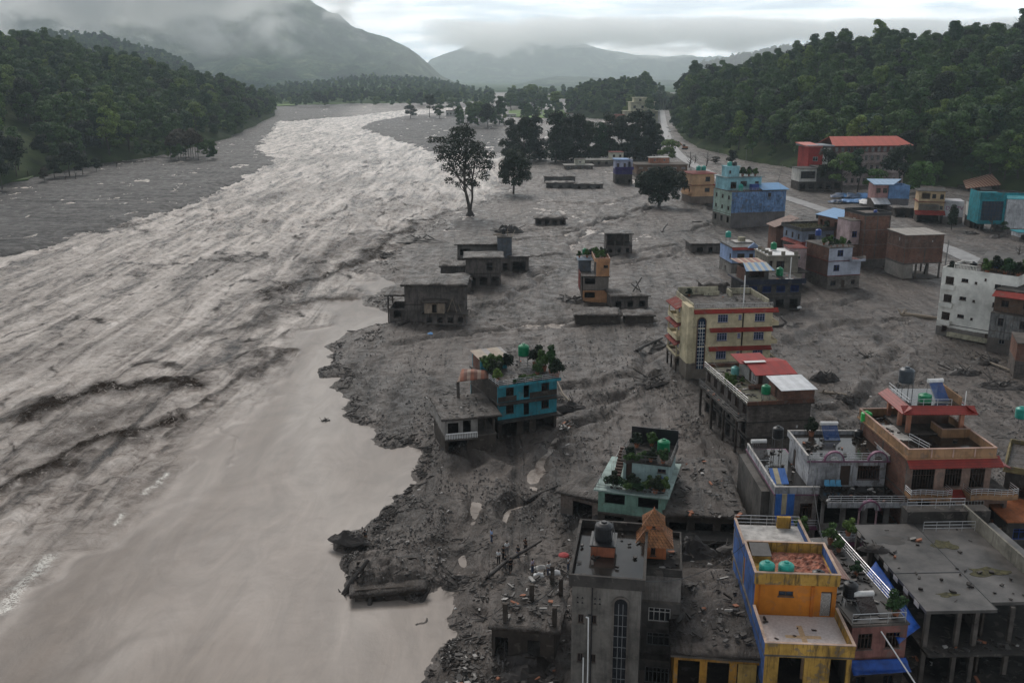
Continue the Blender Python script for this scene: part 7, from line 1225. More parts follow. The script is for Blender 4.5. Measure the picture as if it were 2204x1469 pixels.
cl_ = House('collapsed_roof', 'collapsed sheet roof lying at the forest edge on the far right', (2082, 410), W=16, yaw=8, zr=0, cat='ruin'); cl_.storey(-.4, 2.4, MUDW(), F=[(3, 'o', 2.5, 1.4, .4)], y1=8, floor=True, slab=None); cl_.part(MB().hexa([(-2, -2, 1.0), (15, -2, 2.5), (17, 9, 6.5), (3, 9, 3.4)], [(-2, -2, 1.2), (15, -2, 2.7), (17, 9, 6.7), (3, 9, 3.6)]), 'fallen_sheet_roof', roofmat('rust_cream_sheet', [(.26, .09, .05), (.40, .30, .2), (.2, .07, .05)], .5)); cl_.part(MB().hexa([(4, -4, .5), (9, -5, .4), (13, 4, 3.4), (7, 5, 3.2)], [(4, -4, .7), (9, -5, .6), (13, 4, 3.6), (7, 5, 3.4)]), 'metal_sheet', M['roofconc'])
bkw = House('back_wall_house', 'pale ruined wall house behind the tarpaulins under the trees', (1895, 392 + 30), W=9, yaw=0, zr=0) if False else None
for a in ((dk, .3, 4.2, .5, 14, 8.1, 110, 1), (wh, 4.8, 13.6, -2.6, 1.8, 7.02, 60, 2), (wh, .3, 4.3, 3, 12.5, 7.1, 25, 3), (wh, 4.4, 12, 2.4, 9.2, 10.2, 35, 4), (wh, 4.8, 13.8, -3.2, -1.5, 3.45, 50, 5), (ms, .4, 8.6, .4, 12, 12.12, 30, 6), (ms, 6.3, 10.4, -1.4, 0, 4.5, 60, 7), (ms, .2, 3.8, -1.5, 2, 4.4, 70, 8), (cr, .2, 13, 1, 15, 8.02, 40, 9), (cr, 0, 13, -1.2, 1, 4.65, 60, 10), (cr, 0, 13, -.7, 6, 1.25, 90, 11),
          (oh, .4, 6, .5, 5, 8.58, 6, 12), (yh, .4, 6.4, .5, 13, 7.35, 70, 13), (rh, .3, 4.5, .5, 16, 7.15, 70, 14), (rh, -1.2, -.1, .6, 16.8, 4.65, 60, 15), (gh, .2, 5, .3, 9, 12.85, 20, 16), (ru, .3, 5.4, .3, 8.5, 3.5, 80, 17), (sl, .3, 8.3, -2, 15, 3.75, 90, 18), (th_, 1, 9, -.3, 10, 8.1, 30, 19), (th_, 9.5, 12.5, -1, 4, .3, 90, 20), (an, .3, 7, .3, 9, 5.5, 30, 21), (gr, .3, 7.3, .2, 3, 5.05, 40, 22), (mh, .3, 3, .3, 4, 11.1, 20, 23), (dk, -.5, 6.5, -8, -1, 1.4, 160, 24), (cr, -3, 12, -7, -1, .2, 200, 25), (ch, .5, 13.4, .5, 10.6, 12.6, 40, 26), (nv, .4, 12.6, -.4, 8, 6.45, 60, 27), (gyh, 0, 11, 0, 10, 8.5, 60, 28), (wr, .4, 13.6, .3, 9.6, 13.25, 60, 29), (ru, -3, 6, -5, -.5, .2, 120, 30)):
    rubbish(a[0], *a[1:7], a[7], .9 if a[6] > 60 else .6) if a[0] is not None else None

mb = MB()
for q, u, k in RUB: mb.mat(k).hexa(q, [p_ + u for p_ in q])
tag(mb.build('rubbish', [M['debris'], M['wetwood'], M['roofconc'], M['dirtywhite'], M['pot']]), 'scattered rubbish, boards and broken pieces on roofs and yards', None, kind='stuff')
def cable(a, b, sag, label):
    a = Vector(a); b = Vector(b); P = [tuple((a + (b - a) * (k / 12) - Vector((0, 0, sag * 4 * (k / 12) * (1 - k / 12))) - a)) for k in range(13)]; thing(MB().path(P, .03, 4), 'overhead_cable', M['blacktank'], label, 'cable', a)
cable(gh.w(5.2, .2, 13.2), oh.w(0, 10.8, 12), 1.2, 'black cable from the grey arched house to the orange house'); cable(at(1420, 905, 8), gr.w(7.6, 3, 8.3), .8, 'cable hanging above the mint house roof'); cable(oh.w(6.3, 10, 12.2), wh.w(4, 2, 10.8), .6, 'cable from the orange house to the white house'); cable(wh.w(12.6, 9, 10.6), ms.w(0, 8, 13), .4, 'cable between the white house and the mansion'); cable(ru.w(1.1, .7, 5), gh.w(-.2, 4, 12.4), 1.6, 'long sagging cable from the ruin column to the grey arched house'); cable(ru.w(1.1, .7, 5), at(1010, 1330, .2), .6, 'cable trailing from the ruin column to the shore'); cable(rh.w(-.3, 8, 8), ch.w(0, 0, 11), .9, 'cable from the red roof house to the cream house'); cable(bs_.w(10.4, 0, 9.5), wr.w(0, 9, 13.4), 1.0, 'cable from the brick stilt house to the white tower house'); cable(bg_.w(20, 4, 14), gyh.w(2, 10, 10), 1.4, 'cable from the big blue house to the grey lilac house')
# ------------------------------------------------------------------ single trees
def G(px, py, dz=0):
    q = at(px, py, 0); return Vector((q.x, q.y, gz(q.x, q.y) + dz))
def px_blobs(base, lst, seed, depth=.5):
    b = at(*base, 0); k = b.y / (FPX * math.cos(PITCH)) * 1.0; rd = random.Random(seed); out = []
    for x, y, r in lst: out.append(((x - base[0]) * k, rd.uniform(-1, 1) * depth * 60 * k * .5, z_for(b.x, b.y, y), r * k * 1.12, rd.uniform(.8, 1.0)))
    return out
def tree(name, label, base, blobs, n, size, mat, limbs, r, seed, group=None, cat='tree'):
    p = G(*base, -.3); e = empty(name, p, 0, label, cat, group)
    link('crown', crown_mesh('crown', blobs, n, size, seed, [M[mat]], .3), e)
    mb = MB()
    for path, rr in limbs: mb.path(path, rr, 7)
    mb.build('trunk', M['bark'], e, smooth=True); return e
b0 = (1012, 463)
bl = px_blobs(b0, [(1000, 290, 22), (985, 285, 15), (1012, 285, 13), (975, 312, 20), (1005, 318, 24), (1028, 322, 19), (1043, 340, 17), (1050, 355, 12), (1020, 350, 20), (992, 345, 22), (965, 335, 16), (948, 322, 11), (935, 298, 9), (945, 300, 8), (958, 300, 9), (950, 340, 9), (968, 358, 13), (1040, 375, 12), (1000, 372, 16), (970, 385, 9), (985, 397, 8), (1012, 392, 12), (1025, 395, 8), (980, 368, 8), (1060, 332, 8), (1003, 272, 10)], 3, .8)
def limb_to(q, z0, x0=0, y0=0): return [(x0, y0, z0), (x0 + (q[0] - x0) * .4, y0 + (q[1] - y0) * .3, z0 + (q[2] - z0) * .45), (q[0], q[1], q[2])]
L_ = [([(0, 0, -1), (-.6, .2, 5), (-2.0, .3, 11), (-1.9, 0, 17), (-1.0, 0, 24), (-.8, 0, 30)], [.75, .6, .5, .42, .28, .1]), ([(0, 0, 2), (.9, -.3, 7), (.8, -.3, 13), (2.0, .3, 20), (3.4, .5, 24)], [.5, .4, .33, .25, .1])] + [(limb_to(q, 9 + (i % 5) * 2.2, -1.8 if i % 3 else .9), [.2, .13, .05]) for i, q in enumerate(bl)]
tree('tall_tree', 'tall forked tree with an open ragged crown standing at the river edge', b0, bl, 8500, .34, 'leafdark', L_, .7, 11)
MB().lathe((0, 0, 0), [(2.2, -.6), (1.6, .8), (.9, 2.0), (.5, 2.6)], 9).build('root_mound', M['debris'], bpy.data.objects['tall_tree'])
b1_ = (1105, 418); bl = px_blobs(b1_, [(1108, 345, 20), (1092, 358, 16), (1125, 355, 16), (1105, 370, 22), (1085, 378, 12), (1128, 380, 14), (1112, 392, 12), (1100, 332, 11), (1118, 332, 9), (1090, 392, 8)], 4)
tree('round_tree', 'rounded dark tree on the bank just right of the tall forked tree', b1_, bl, 6500, .42, 'leafdark', [([(0, 0, -1), (.2, 0, 4), (0, 0, 9), (0, 0, 15)], [.5, .42, .35, .15])] + [(limb_to(q, 4 + i), [.18, .1, .04]) for i, q in enumerate(bl)], .5, 12)
b2_ = (1418, 444); bl = px_blobs(b2_, [(1390, 390, 20), (1410, 378, 18), (1435, 380, 20), (1455, 388, 16), (1420, 400, 24), (1395, 410, 16), (1440, 405, 18), (1468, 400, 10), (1375, 395, 9), (1410, 425, 14), (1428, 425, 12), (1462, 378, 11), (1400, 370, 9), (1450, 420, 8)], 5)
tree('spreading_tree', 'wide very dark tree in front of the brown flat roofed house', b2_, bl, 9000, .42, 'leafdark', [([(0, 0, -1), (.2, 0, 4), (0, 0, 10)], [.7, .6, .2])] + [(limb_to(q, 2 + i * .3), [.25, .15, .05]) for i, q in enumerate(bl)], .7, 13)
MB().path([(0, 0, -1), (-.2, 0, 5), (-.8, 0, 9)], [.22, .16, .06]).build('sapling', M['bark'], None) if False else None
# the dark grove on the flat, trees one by one
GK = []
for i, (H, Wd, nb, mt) in enumerate(((29, 19, 22, 'leafdark'), (27, 16, 20, 'leafdark'), (26, 17, 20, 'leaf'))):
    cm = crown_mesh('crown', blobs_for(150 + i, H, Wd, nb + 8, .08), 6000, .6, 160 + i, [M[mt]]); tb = trunk_mb(H, .55, 170 + i, nl=8); tm = bpy.data.meshes.new('trunk'); tm.from_pydata(tb.v, [], tb.f); tm.materials.append(M['bark']); GK.append((cm, tm))
def put(kit, name, p, s, label, group=None, rz=0.0, sc=(1, 1, 1), cat='tree'):
    e = empty(name, p, rz, label, cat, group); e.scale = (s * sc[0], s * sc[1], s * sc[2]); link('crown', kit[0], e); link('trunk', kit[1], e); return e
ordn = ('first', 'second', 'third', 'fourth', 'fifth', 'sixth', 'seventh', 'eighth', 'ninth', 'tenth', 'eleventh', 'twelfth', 'thirteenth', 'fourteenth')
for k, (x, y, s, kd) in enumerate(((1100, 338, .85, 0), (1128, 348, 1.0, 1), (1150, 343, .95, 0), (1195, 349, 1.05, 0), (1222, 343, 1.0, 1), (1245, 346, 1.0, 0), (1268, 343, .9, 1), (1290, 340, .85, 2), (1312, 338, .98, 0), (1340, 342, 1.02, 1), (1365, 344, 1.08, 0), (1392, 342, 1.0, 0), (1408, 336, .8, 1), (1210, 330, 1.0, 2))):
    put(GK[kd], 'grove_tree', G(x, y, -.3), s, 'dark tree of the riverside grove, %s from the left' % ordn[k] if k < 13 else 'green tree behind the dark riverside grove, at its left half', 'dark grove trees on the mud flat', k * 1.7)
def fk(k): return FOREST[k][:2]
for x, y, s, k, sc, lb, mt in ((1440, 348, .95, 2, (1, 1, .85), 'round greyish tree beside the road at the right end of the grove', 'leaf'), (1574, 366, .55, 5, (.8, .8, 1), 'small dark mud splashed tree standing on the flat right of the road', 'leafdark'), (1540, 352, .45, 2, (1.2, 1, .6), 'low scrubby tree half buried on the flat', 'leafbrown'),
        (1775, 412, .95, 5, (.75, .8, 1), 'dark tree in front of the red stair tower', 'leafdark'), (1812, 418, .95, 0, (1.05, 1, .9), 'bright green tree before the long red roofed building, left one', 'leaflight'), (1845, 414, .95, 1, (.9, 1, .85), 'green tree before the gallery of the long red roofed building', 'leaf'), (1882, 416, .7, 2, (1.1, 1, .9), 'yellow green tree at the right part of the gallery', 'leaflight'),
        (1935, 410, 1.0, 5, (1.1, 1, 1), 'dark tree right of the long building, at the forest edge', 'leafdark'), (1977, 425, .95, 2, (1.0, 1, .95), 'bright green round tree behind the sign painted house', 'leaflight'), (2010, 398, 1.2, 5, (1, 1, 1), 'very dark tree between the bright round tree and the collapsed roof', 'leafdark'), (2130, 405, 1.1, 0, (1.5, 1, .9), 'wide green tree over the glass front building', 'leaf'), (2190, 408, 1.2, 1, (1.2, 1, .9), 'green tree at the far right edge behind the white side wall', 'leaf'),
        (884, 255, .95, 2, (1.3, 1, 1), 'round dark tree alone at the left tip of the sandbar', 'leafdark'), (925, 252, 1.5, 0, (.9, 1, .9), 'tree on the sandbar, second from its tip', 'leafdark'), (946, 255, 1.0, 2, (1, 1, 1), 'small tree on the sandbar left of the white block house', 'leaf'), (1010, 262, 1.1, 5, (1, 1, 1), 'tree at the left end of the sandbar thicket', 'leaf'), (1030, 270, 1.3, 0, (1, 1, .9), 'tall tree in the middle of the sandbar thicket', 'leaf'), (1050, 275, 1.3, 5, (.9, 1, .9), 'darker tree in the sandbar thicket, towards the grove', 'leafdark'), (1075, 268, 1.5, 1, (.8, 1, .85), 'tree at the right end of the sandbar thicket', 'leaf'),
        (1144, 232, 2.2, 2, (1, 1, 1), 'hazy round tree standing out of the green valley floor', 'leaf'), (1165, 242, 1.7, 5, (1, 1, .8), 'broad tree behind the grove, left of the two', 'leaf'), (1195, 244, 1.8, 0, (1, 1, .8), 'broad tree behind the grove, right of the two', 'leaf'), (975, 238, 1.4, 2, (1.4, 1, .8), 'low tree behind the white block houses of the sandbar', 'leaf'), (1100, 240, 1.6, 0, (.8, 1, .8), 'thin hazy tree at the left end of the green field', 'leaf'),
        (150, 378, .9, 5, (1.1, 1, .95), 'dark tree on the left mud bank, tallest of the shore clump', 'leafdark'), (118, 384, .7, 2, (1, 1, .95), 'dark tree at the left of the shore clump on the left bank', 'leafdark'), (178, 376, .75, 2, (.9, 1, .9), 'tree in the shore clump of the left bank, middle right', 'leafdark'), (208, 368, .5, 2, (.9, 1, .9), 'small separate tree right of the shore clump on the left bank', 'leafdark'), (5, 408, .85, 5, (1, 1, 1.1), 'dark tree cut by the left edge of the view', 'leafdark'), (96, 392, .35, 2, (1, 1, 1.2), 'small bare looking tree at the shore of the left bank', 'leafbrown'),
        (2160, 500, .22, 2, (1, 1, 1.1), 'little tree in front of the streaked white side wall', 'leaf'), (2103, 940, .12, 2, (1, 1, 1), 'small shrub beside the pavilion of the mansion', 'leafdark')):
    if (x, y) == (2103, 940): continue
    cm, tm = fk(k); c2_ = cm
    if cm.materials[0].name != M[mt].name:
        key = 'cr_%d_%s' % (k, mt)
        if key not in M: c2_ = cm.copy(); c2_.materials.clear(); c2_.materials.append(M[mt]); M[key] = c2_
        c2_ = M[key]
    put((c2_, tm), 'lone_tree', G(x, y, -.3), s, lb, None, x * .37, sc)
cm = crown_mesh('crown', [(0, 0, 3.0, 1.7, 1), (0, 0, 5.0, 1.9, 1), (.2, 0, 7.0, 1.6, 1), (0, .2, 8.6, 1.0, 1)], 1500, .3, 9, [M['leafdark']]); tb = trunk_mb(8, .2, 8, .1, 3); tm = bpy.data.meshes.new('trunk'); tm.from_pydata(tb.v, [], tb.f); tm.materials.append(M['bark'])
put((cm, tm), 'cypress', G(2048, 494), .9, 'dark narrow conifer standing alone before the sign painted house')
# thin trees in brown leaf on the left bank
cm = crown_mesh('crown', [(0, 0, 11, 2.6, .8), (1.5, 0, 9.6, 2.0, .8), (-1.4, .8, 10, 2.2, .8), (0, -1, 12.5, 2.0, .8)], 900, .5, 19, [M['leafbrown']]); tb = MB().path([(0, 0, -1), (.2, 0, 5), (0, 0, 12)], [.2, .16, .06]); tm = bpy.data.meshes.new('trunk'); tm.from_pydata(tb.v, [], tb.f); tm.materials.append(M['bark'])
for k in range(12): put((cm, tm), 'thin_tree', G(368 + k * 5.4, 345 - (k * 37 % 11)), 1.0 + .12 * (k % 3), 'thin trunked brown tree of the stand on the left bank mud, %s from the left' % ordn[k], 'thin brown trees on the left bank', k)
# bare dead trees
def dead_tree(p, h, label, seed, nm='dead_tree'):
    rd = random.Random(seed); mb = MB(); mb.path([(0, 0, -.5), (.1 * h, 0, h * .5), (.05 * h, 0, h)], [.05 * h, .035 * h, .01 * h])
    for k in range(9):
        z = h * rd.uniform(.2, .85); q = rd.random() * 6.28; L = h * rd.uniform(.2, .45); mb.path([(.08 * h, 0, z), (.08 * h + math.cos(q) * L * .6, math.sin(q) * L * .6, z + L * .4), (.08 * h + math.cos(q) * L, math.sin(q) * L, z + L * .9)], [.018 * h, .012 * h, .004 * h], 4)
    thing(mb, nm, M['bark'], label, 'dead tree', p)
for k, (x, y, h, lb) in enumerate(((250, 360, 5, 'bare tree with a few twigs alone on the left mud bank'), (140, 388, 4, 'leafless shrub beneath the shore clump, left'), (162, 386, 4, 'leafless shrub beneath the shore clump, right'), (60, 385, 4, 'leafless shrub between the left edge tree and the shore clump'), (1483, 360, 9, 'bare tree beside the road below the greyish round tree'), (1520, 358, 8, 'bare tree standing in the flooded scrub'), (1988, 590, 7, 'bare tree under the brick stilt house'), (2130, 500, 5, 'broken bare tree below the glass front building'), (2190, 555, 4, 'uprooted bare tree near the roadside stall'), (1495, 352, 6, 'bare sapling right of the road crowd'))):
    dead_tree(G(x, y), h, lb, k + 3)
# ------------------------------------------------------------------ drift, wreckage, stones
rng = np.random.default_rng(77)
def sticks(name, label, n, region, dens, ln, wd, mat, kind='stuff', flow=.9, zoff=.03, aspect=.5):
    V = []; F = []; c = 0; tries = 0; P = []
    while len(P) < n and tries < 40:
        tries += 1; x0, x1, y0, y1 = region; px_ = x0 + (x1 - x0) * rng.random(n); py_ = y0 + (y1 - y0) * rng.random(n); keep = dens(px_, py_) > rng.random(n)
        P += list(zip(px_[keep], py_[keep]))
    P = P[:n]; W = np.array([tuple(at(a, b, 0)[:2]) for a, b in P]); Z = ground_h(W[:, 0], W[:, 1]); ok = Z > WZ + .1; W = W[ok]; Z = Z[ok]
    m = len(W); L = ln[0] + (ln[1] - ln[0]) * rng.random(m) ** 2.5; w_ = wd[0] + (wd[1] - wd[0]) * rng.random(m) ** 2; a = np.where(rng.random(m) < flow, .75 + rng.normal(size=m) * .4, rng.random(m) * 6.28); tl = rng.normal(size=m) * .12
    d = np.stack([np.cos(a), np.sin(a), tl], -1) * L[:, None] / 2; s_ = np.stack([-np.sin(a), np.cos(a), 0 * a], -1) * w_[:, None] / 2; u = np.zeros((m, 3)); u[:, 2] = w_ * aspect
    Cc = np.stack([W[:, 0], W[:, 1], Z + zoff], -1); j = lambda: 1 + (rng.random((m, 1)) - .5) * .9
    V = np.stack([Cc - d * j() - s_, Cc - d * j() + s_, Cc + d * j() + s_ * .6, Cc + d * j() - s_ * .6, Cc - d * .8 - s_ * .5 + u, Cc - d * .7 + s_ * .5 + u * 1.3, Cc + d * .6 + s_ * .4 + u, Cc + d * .8 - s_ * .3 + u], 1).reshape(-1, 3)
    F = (np.array([(3, 2, 1, 0), (4, 5, 6, 7), (0, 1, 5, 4), (1, 2, 6, 5), (2, 3, 7, 6), (3, 0, 4, 7)])[None] + (np.arange(m) * 8)[:, None, None]).reshape(-1, 4)
    V[..., 2] -= 0
    return tag(link(name, mesh_np(name, V, F, [mat])), label, 'debris' if kind != 'stuff' else None, kind=kind)
dn1 = lambda x, y: np.clip((vn(x / 60, y / 28, 7) - .52) * 5, .02, 1) * np.clip((y - 330) / 500, .15, 1)
sticks('flood_debris', 'dark broken wood and rubbish strewn over the mud flat', 5000, (700, 2230, 430, 1420), dn1, (.25, 2.2), (.04, .2), M['wetwood'])
sh_ = lambda x, y: np.clip(1 - np.abs(poly_sd(x, y, RIV) + 14) / 22, 0, 1) * np.clip(vn(x / 22, y / 16, 3) * 2 - .5, 0, 1)
sticks('shore_drift', 'tangled black drift along the water edge', 2400, (680, 1100, 420, 1440), sh_, (.3, 1.8), (.05, .2), M['debris'], flow=.6, aspect=.8)
st1 = lambda x, y: np.clip((vn(x / 45, y / 30, 17) - .45) * 4, 0, 1) * np.clip((y - 640) / 300, .0, 1)
stone = simple('wet_stone', (.12, .108, .10), .45, nscale=1, amt=.6); sticks('gravel', 'wet stones and gravel scattered over the mud', 13000, (690, 2230, 640, 1460), st1, (.10, .4), (.08, .32), stone, flow=0, aspect=.7)
sticks('pale_litter', 'tiny pale scraps of rubbish scattered over the mud', 420, (800, 2200, 480, 1440), lambda x, y: 0 * x + .3, (.2, .9), (.15, .5), M['dirtywhite'], flow=0, aspect=.2)
def heap(p, r, h, label, mat, seed, name='debris_heap', sticksn=14):
    n = 22; a, rr = np.meshgrid(np.linspace(0, 2 * np.pi, n, endpoint=False), np.linspace(0, 1, 9)); X = np.cos(a) * rr * r * (1 + .35 * np.sin(2 * a + seed)); Y = np.sin(a) * rr * r * .7 * (1 + .25 * np.cos(3 * a + seed))
    Z = h * (1 - rr ** 2.6) * (.15 + 1.1 * vn(X * 1.1 + seed * 7, Y * 1.1, seed) + .5 * vn(X * 3, Y * 3, seed)) * .85 - .12; Z[0] = Z[1].mean() - .05; V = np.stack([X, Y, Z], -1).reshape(-1, 3).tolist(); F = [(i * n + k, i * n + (k + 1) % n, (i + 1) * n + (k + 1) % n, (i + 1) * n + k)[::-1] for i in range(8) for k in range(n)]
    mb = MB(); mb.add(V, [f[::-1] for f in F]); rd = random.Random(seed)
    for _ in range(sticksn):
        q = rd.random() * 6.28; x = math.cos(q) * r * rd.random(); y = math.sin(q) * r * .7 * rd.random(); L = r * rd.uniform(.3, .9); t = rd.uniform(-.1, .6); q2 = rd.random() * 6.28
        mb.tube((x, y, h * .3), (x + math.cos(q2) * L, y + math.sin(q2) * L, h * .3 + L * t), .03 + .03 * r * rd.random(), n=5)
    return thing(mb, name, mat, label, 'debris heap', p)
HP = ((1930, 585, 4, 1.2, 'debris lodged against the pillars of the brick stilt house'), (1775, 820, 2.2, 1.6, 'root stump of a tree lying on the mud right of the metal roof room'), (1822, 865, 1.9, 1.5, 'ball of roots and mud at the end of a half buried log'), (1415, 745, 4.0, 1.2, 'pile of logs and mud at the left foot of the cream house'), (1395, 830, 3.5, .7, 'dark branch heap on the mud left of the red roof house'), (1210, 880, 3.0, 1.3, 'tangle of beams against the right side of the turquoise house'),
      (900, 520, 6, 1.0, 'black drift pile on the river edge left of the mud ruins'), (860, 500, 5, .9, 'drift pile reaching into the river above the pond'), (835, 545, 4, .8, 'small drift pile at the head of the pond'), (1700, 700, 3, .6, 'mud hump right of the cream house'), (1870, 770, 2.5, .4, 'flat dark debris patch in the middle of the open mud'), (2120, 775, 3, .8, 'debris heap below the mouldy grey house'), (2070, 800, 3.2, .9, 'debris heap right of the pavilion tank'),
      (2150, 830, 4, .9, 'wide wreckage heap near the brick block house'), (1560, 540, 3.5, 1.0, 'wreckage at the left wall of the pale blue house'), (1500, 655, 4, 1.6, 'wreckage behind the cream house roof'), (1990, 545, 3, 1.0, 'heap beside the road behind the brick stilt house'), (2145, 510, 4, .9, 'brush heap under the glass front building'), (2085, 503, 3.5, .8, 'flat brush heap left of the glass front building'), (1165, 590, 3, .8, 'mud heap right of the long mud house'),
      (1095, 500, 5, 3.0, 'big ball of wreckage leaning on the grey blue stair tower'), (1230, 645, 4, 1.2, 'wreckage at the foot of the orange garden house'), (985, 1240, 2.2, .7, 'gravel heap by the mud stream'), (1295, 1140, 3.0, 1.3, 'mud heap between the broken house and the mint house'), (1480, 1190, 2.2, 1.6, 'bush like debris on the mud roof of the yellow house, left'), (1590, 1180, 1.6, .8, 'debris at the back right corner of the yellow house roof'), (745, 1165, 1.8, 1.0, 'black mud boulder at the tip of the spit'), (770, 1160, 1.6, .8, 'black mud lump behind the tip of the spit'), (1130, 1440, 3.0, 1.2, 'big black boulder at the bottom shore'), (1160, 1470, 2.0, .9, 'black boulder cut by the bottom edge'), (700, 905, .7, .5, 'dark branch snagged in the calm water'), (1960, 1400, 2.5, 1.0, 'rubble heap under the columns of the concrete building'), (1880, 1180, 1.2, .5, 'clutter at the back of the cluttered dark roof'))
for k, (x, y, r, h, lb) in enumerate(HP):
    z = 7.2 if k in (24, 25) else (8.1 if k == 32 else None); q = at(x, y, z) if z else G(x, y)
    if k == 30: q = at(x, y, WZ)
    heap(q, r, h, lb, M['debris'] if k % 3 else M['wetwood'], k + 2, 'boulder' if 'boulder' in lb or 'lump' in lb else 'debris_heap', 3 if 'boulder' in lb or 'lump' in lb else 16)
def log(p0, p1, r, label, mat='wetwood', z0=.15, z1=.25, name='log'):
    a = G(*p0) + Vector((0, 0, z0)); b = G(*p1) + Vector((0, 0, z1)); d = b - a; rd = random.Random(int(p0[0] + p1[1])); mb = MB(); sd_ = Vector((-d.y, d.x, 0)).normalized() * d.length * .04
    mb.path([(0, 0, 0), tuple(d * .35 + sd_), tuple(d * .7 + sd_ * .5), tuple(d)], [r, r * .9, r * .75, r * .5], 8)
    for k in range(5): q = rd.random() * 6.28; mb.path([(0, 0, 0), (math.cos(q) * r * 2.5, math.sin(q) * r * 2.5, r * rd.uniform(0, 3))], [r * .5, r * .1], 5)
    return thing(mb, name, M[mat], label, 'log', a)
for p0, p1, r, lb, mt, a_, b_ in (((1940, 680), (2022, 688), .55, 'thick pale trunk lying before the white tower house', 'drywood', .3, .4), ((1770, 848), (1825, 860), .3, 'half buried log ending in a root ball', 'drywood', .1, .3), ((737, 1262), (795, 1247), .35, 'log jutting over the water from the mud slab', 'wetwood', .3, 1.2), ((885, 1300), (925, 1265), .3, 'plank shaped log leaning at the right of the mud slab', 'wetwood', -.6, .9), ((792, 1300), (798, 1278), .35, 'short log standing in the water at the slab front', 'wetwood', -.6, .6),
        ((1130, 1072), (1200, 1050), .3, 'long log lying toward the broken house', 'wetwood', .1, .4), ((1370, 762), (1425, 740), .35, 'log sticking out left of the cream house', 'wetwood', .2, 1.2), ((1050, 1250), (1165, 1180), .22, 'thin trunk leaning from the gravel to the ruin', 'wetwood', .2, 1.5), ((2000, 855), (2060, 845), .4, 'dark log behind the tiled pavilion', 'wetwood', .3, .3), ((1650, 705), (1700, 700), .3, 'straight log right of the cream house awning', 'wetwood', .1, .2), ((860, 700), (905, 685), .25, 'log at the corner of the mud coated house', 'wetwood', .1, .2), ((2100, 770), (2185, 800), .25, 'long pole along the foot of the mouldy grey house', 'drywood', .1, .2),
        ((1225, 870), (1200, 840), .16, 'pale beam leaning at the turquoise house, upper', 'drywood', .2, 2.0), ((1232, 880), (1205, 862), .16, 'pale beam leaning at the turquoise house, lower', 'drywood', .1, 1.2), ((1425, 500), (1436, 493), .35, 'crooked stump sticking from the mud above the orange garden house', 'wetwood', .0, 1.8), ((1490, 478), (1512, 478), .25, 'small log on the mud left of the big blue house', 'wetwood', .1, .2), ((1840, 950), (1880, 900), .2, 'thin pole behind the green tank', 'drywood', .1, .2)):
    log(p0, p1, r, lb, mt, a_, b_)
ms_ = House('mud_slab_ruin', 'collapsed house slab buried in black mud jutting into the calm water', (764, 1290), W=6.8, yaw=9, zr=-.6, cat='ruin'); ms_.storey(-2, 2.6, MUDW(), y1=6.2, slab=None); o_ = ms_.rough_roof(.15, 0, 6.8, 0, 6.8, 88, over=.5, bumpy=.35, th=.3, tilt=(.02, -.02))
for k, (x, y, z, lb) in enumerate(((1150, 1245, 1.5, 'white cloth hanging over the column of the ruin'), (1185, 1240, 3.4, 'white cloth spread on the ruin slab'), (1155, 1228, 1.0, 'pale green cloth beside the ruin column'), (921, 721, .2, 'light blue plastic sheet on the mud near the mud coated annex'), (1717, 664, .3, 'white plastic bundle right of the navy house'))):
    q = at(x, y, z); tarp('cloth', lb, 'cloth', [q, q + Vector((1.0, .2, .1)), q + Vector((.9, .6, .4)), q + Vector((-.1, .5, .3))], (M['whitepaint'], M['whitepaint'], M['dirtywhite'], simple('light_blue_sheet', (.2, .4, .7), .5), M['whitepaint'])[k], -.3, 10, seed=k + 5, amp=.4)
# ------------------------------------------------------------------ poles and vehicles
def pole(p, h, label, lean=0):
    e = empty('utility_pole', p, random.Random(int(p[1])).random(), label, 'utility pole'); e.rotation_euler[1] = R(lean); MB().tube((0, 0, -.5), (0, 0, h), .16, .1, 8).build('post', M['greyframe'], e); MB().box(-.9, .9, -.05, .05, h - .8, h - .7).build('crossarm', M['greyframe'], e)
for p_, h, lb, ln in (((1674, 393), 9, 'leaning utility pole on the flat behind the big blue house', 14), ((2030, 600), 10, 'utility pole at the right corner of the brick stilt house', 2), ((1605, 350), 8, 'thin utility pole near the scrubby flat', 3), ((1545, 350), 8, 'utility pole in the flooded scrub', -4), ((1775, 620), 9, 'utility pole beside the white brick house', 0)): pole(G(*p_), h, lb, ln)
def car(p, rz, col, label, s=1.0):
    e = empty('parked_car', p, rz, label, 'car'); e.scale = (s, s, s)
    MB().prismY([(-2.1, .35), (2.1, .35), (2.15, .75), (1.3, .9), (.7, 1.4), (-1.2, 1.42), (-1.8, .95), (-2.15, .85)], -.8, .8).build('body', col, e); MB().prismY([(-1.15, .95), (1.15, .92), (.65, 1.34), (-1.1, 1.36)], -.82, .82).build('window', M['glass'], e)
    for x in (-1.35, 1.35):
        for y in (-.8, .8): MB().tube((x, y - .1, .33), (x, y + .1, .33), .33, n=12).build('wheel', M['blacktank'], e)
wc_ = simple('white_car_paint', (.6, .6, .6), .3, bumps=0); car(G(1441, 284, .1), 1.5, wc_, 'white car on the far road, nearer one'); car(G(1437, 276, .1), 1.6, wc_, 'white car on the far road, farther one'); car(G(1452, 309, .1), 1.3, simple('silver_car_paint', (.3, .3, .32), .3, .5, bumps=0), 'grey car at the bend of the far road')
ex = empty('excavator', G(1474, 322, .1), 2.6, 'rusty orange excavator working beside the road bend', 'excavator'); oc_ = simple('excavator_paint', (.30, .10, .03), .5)
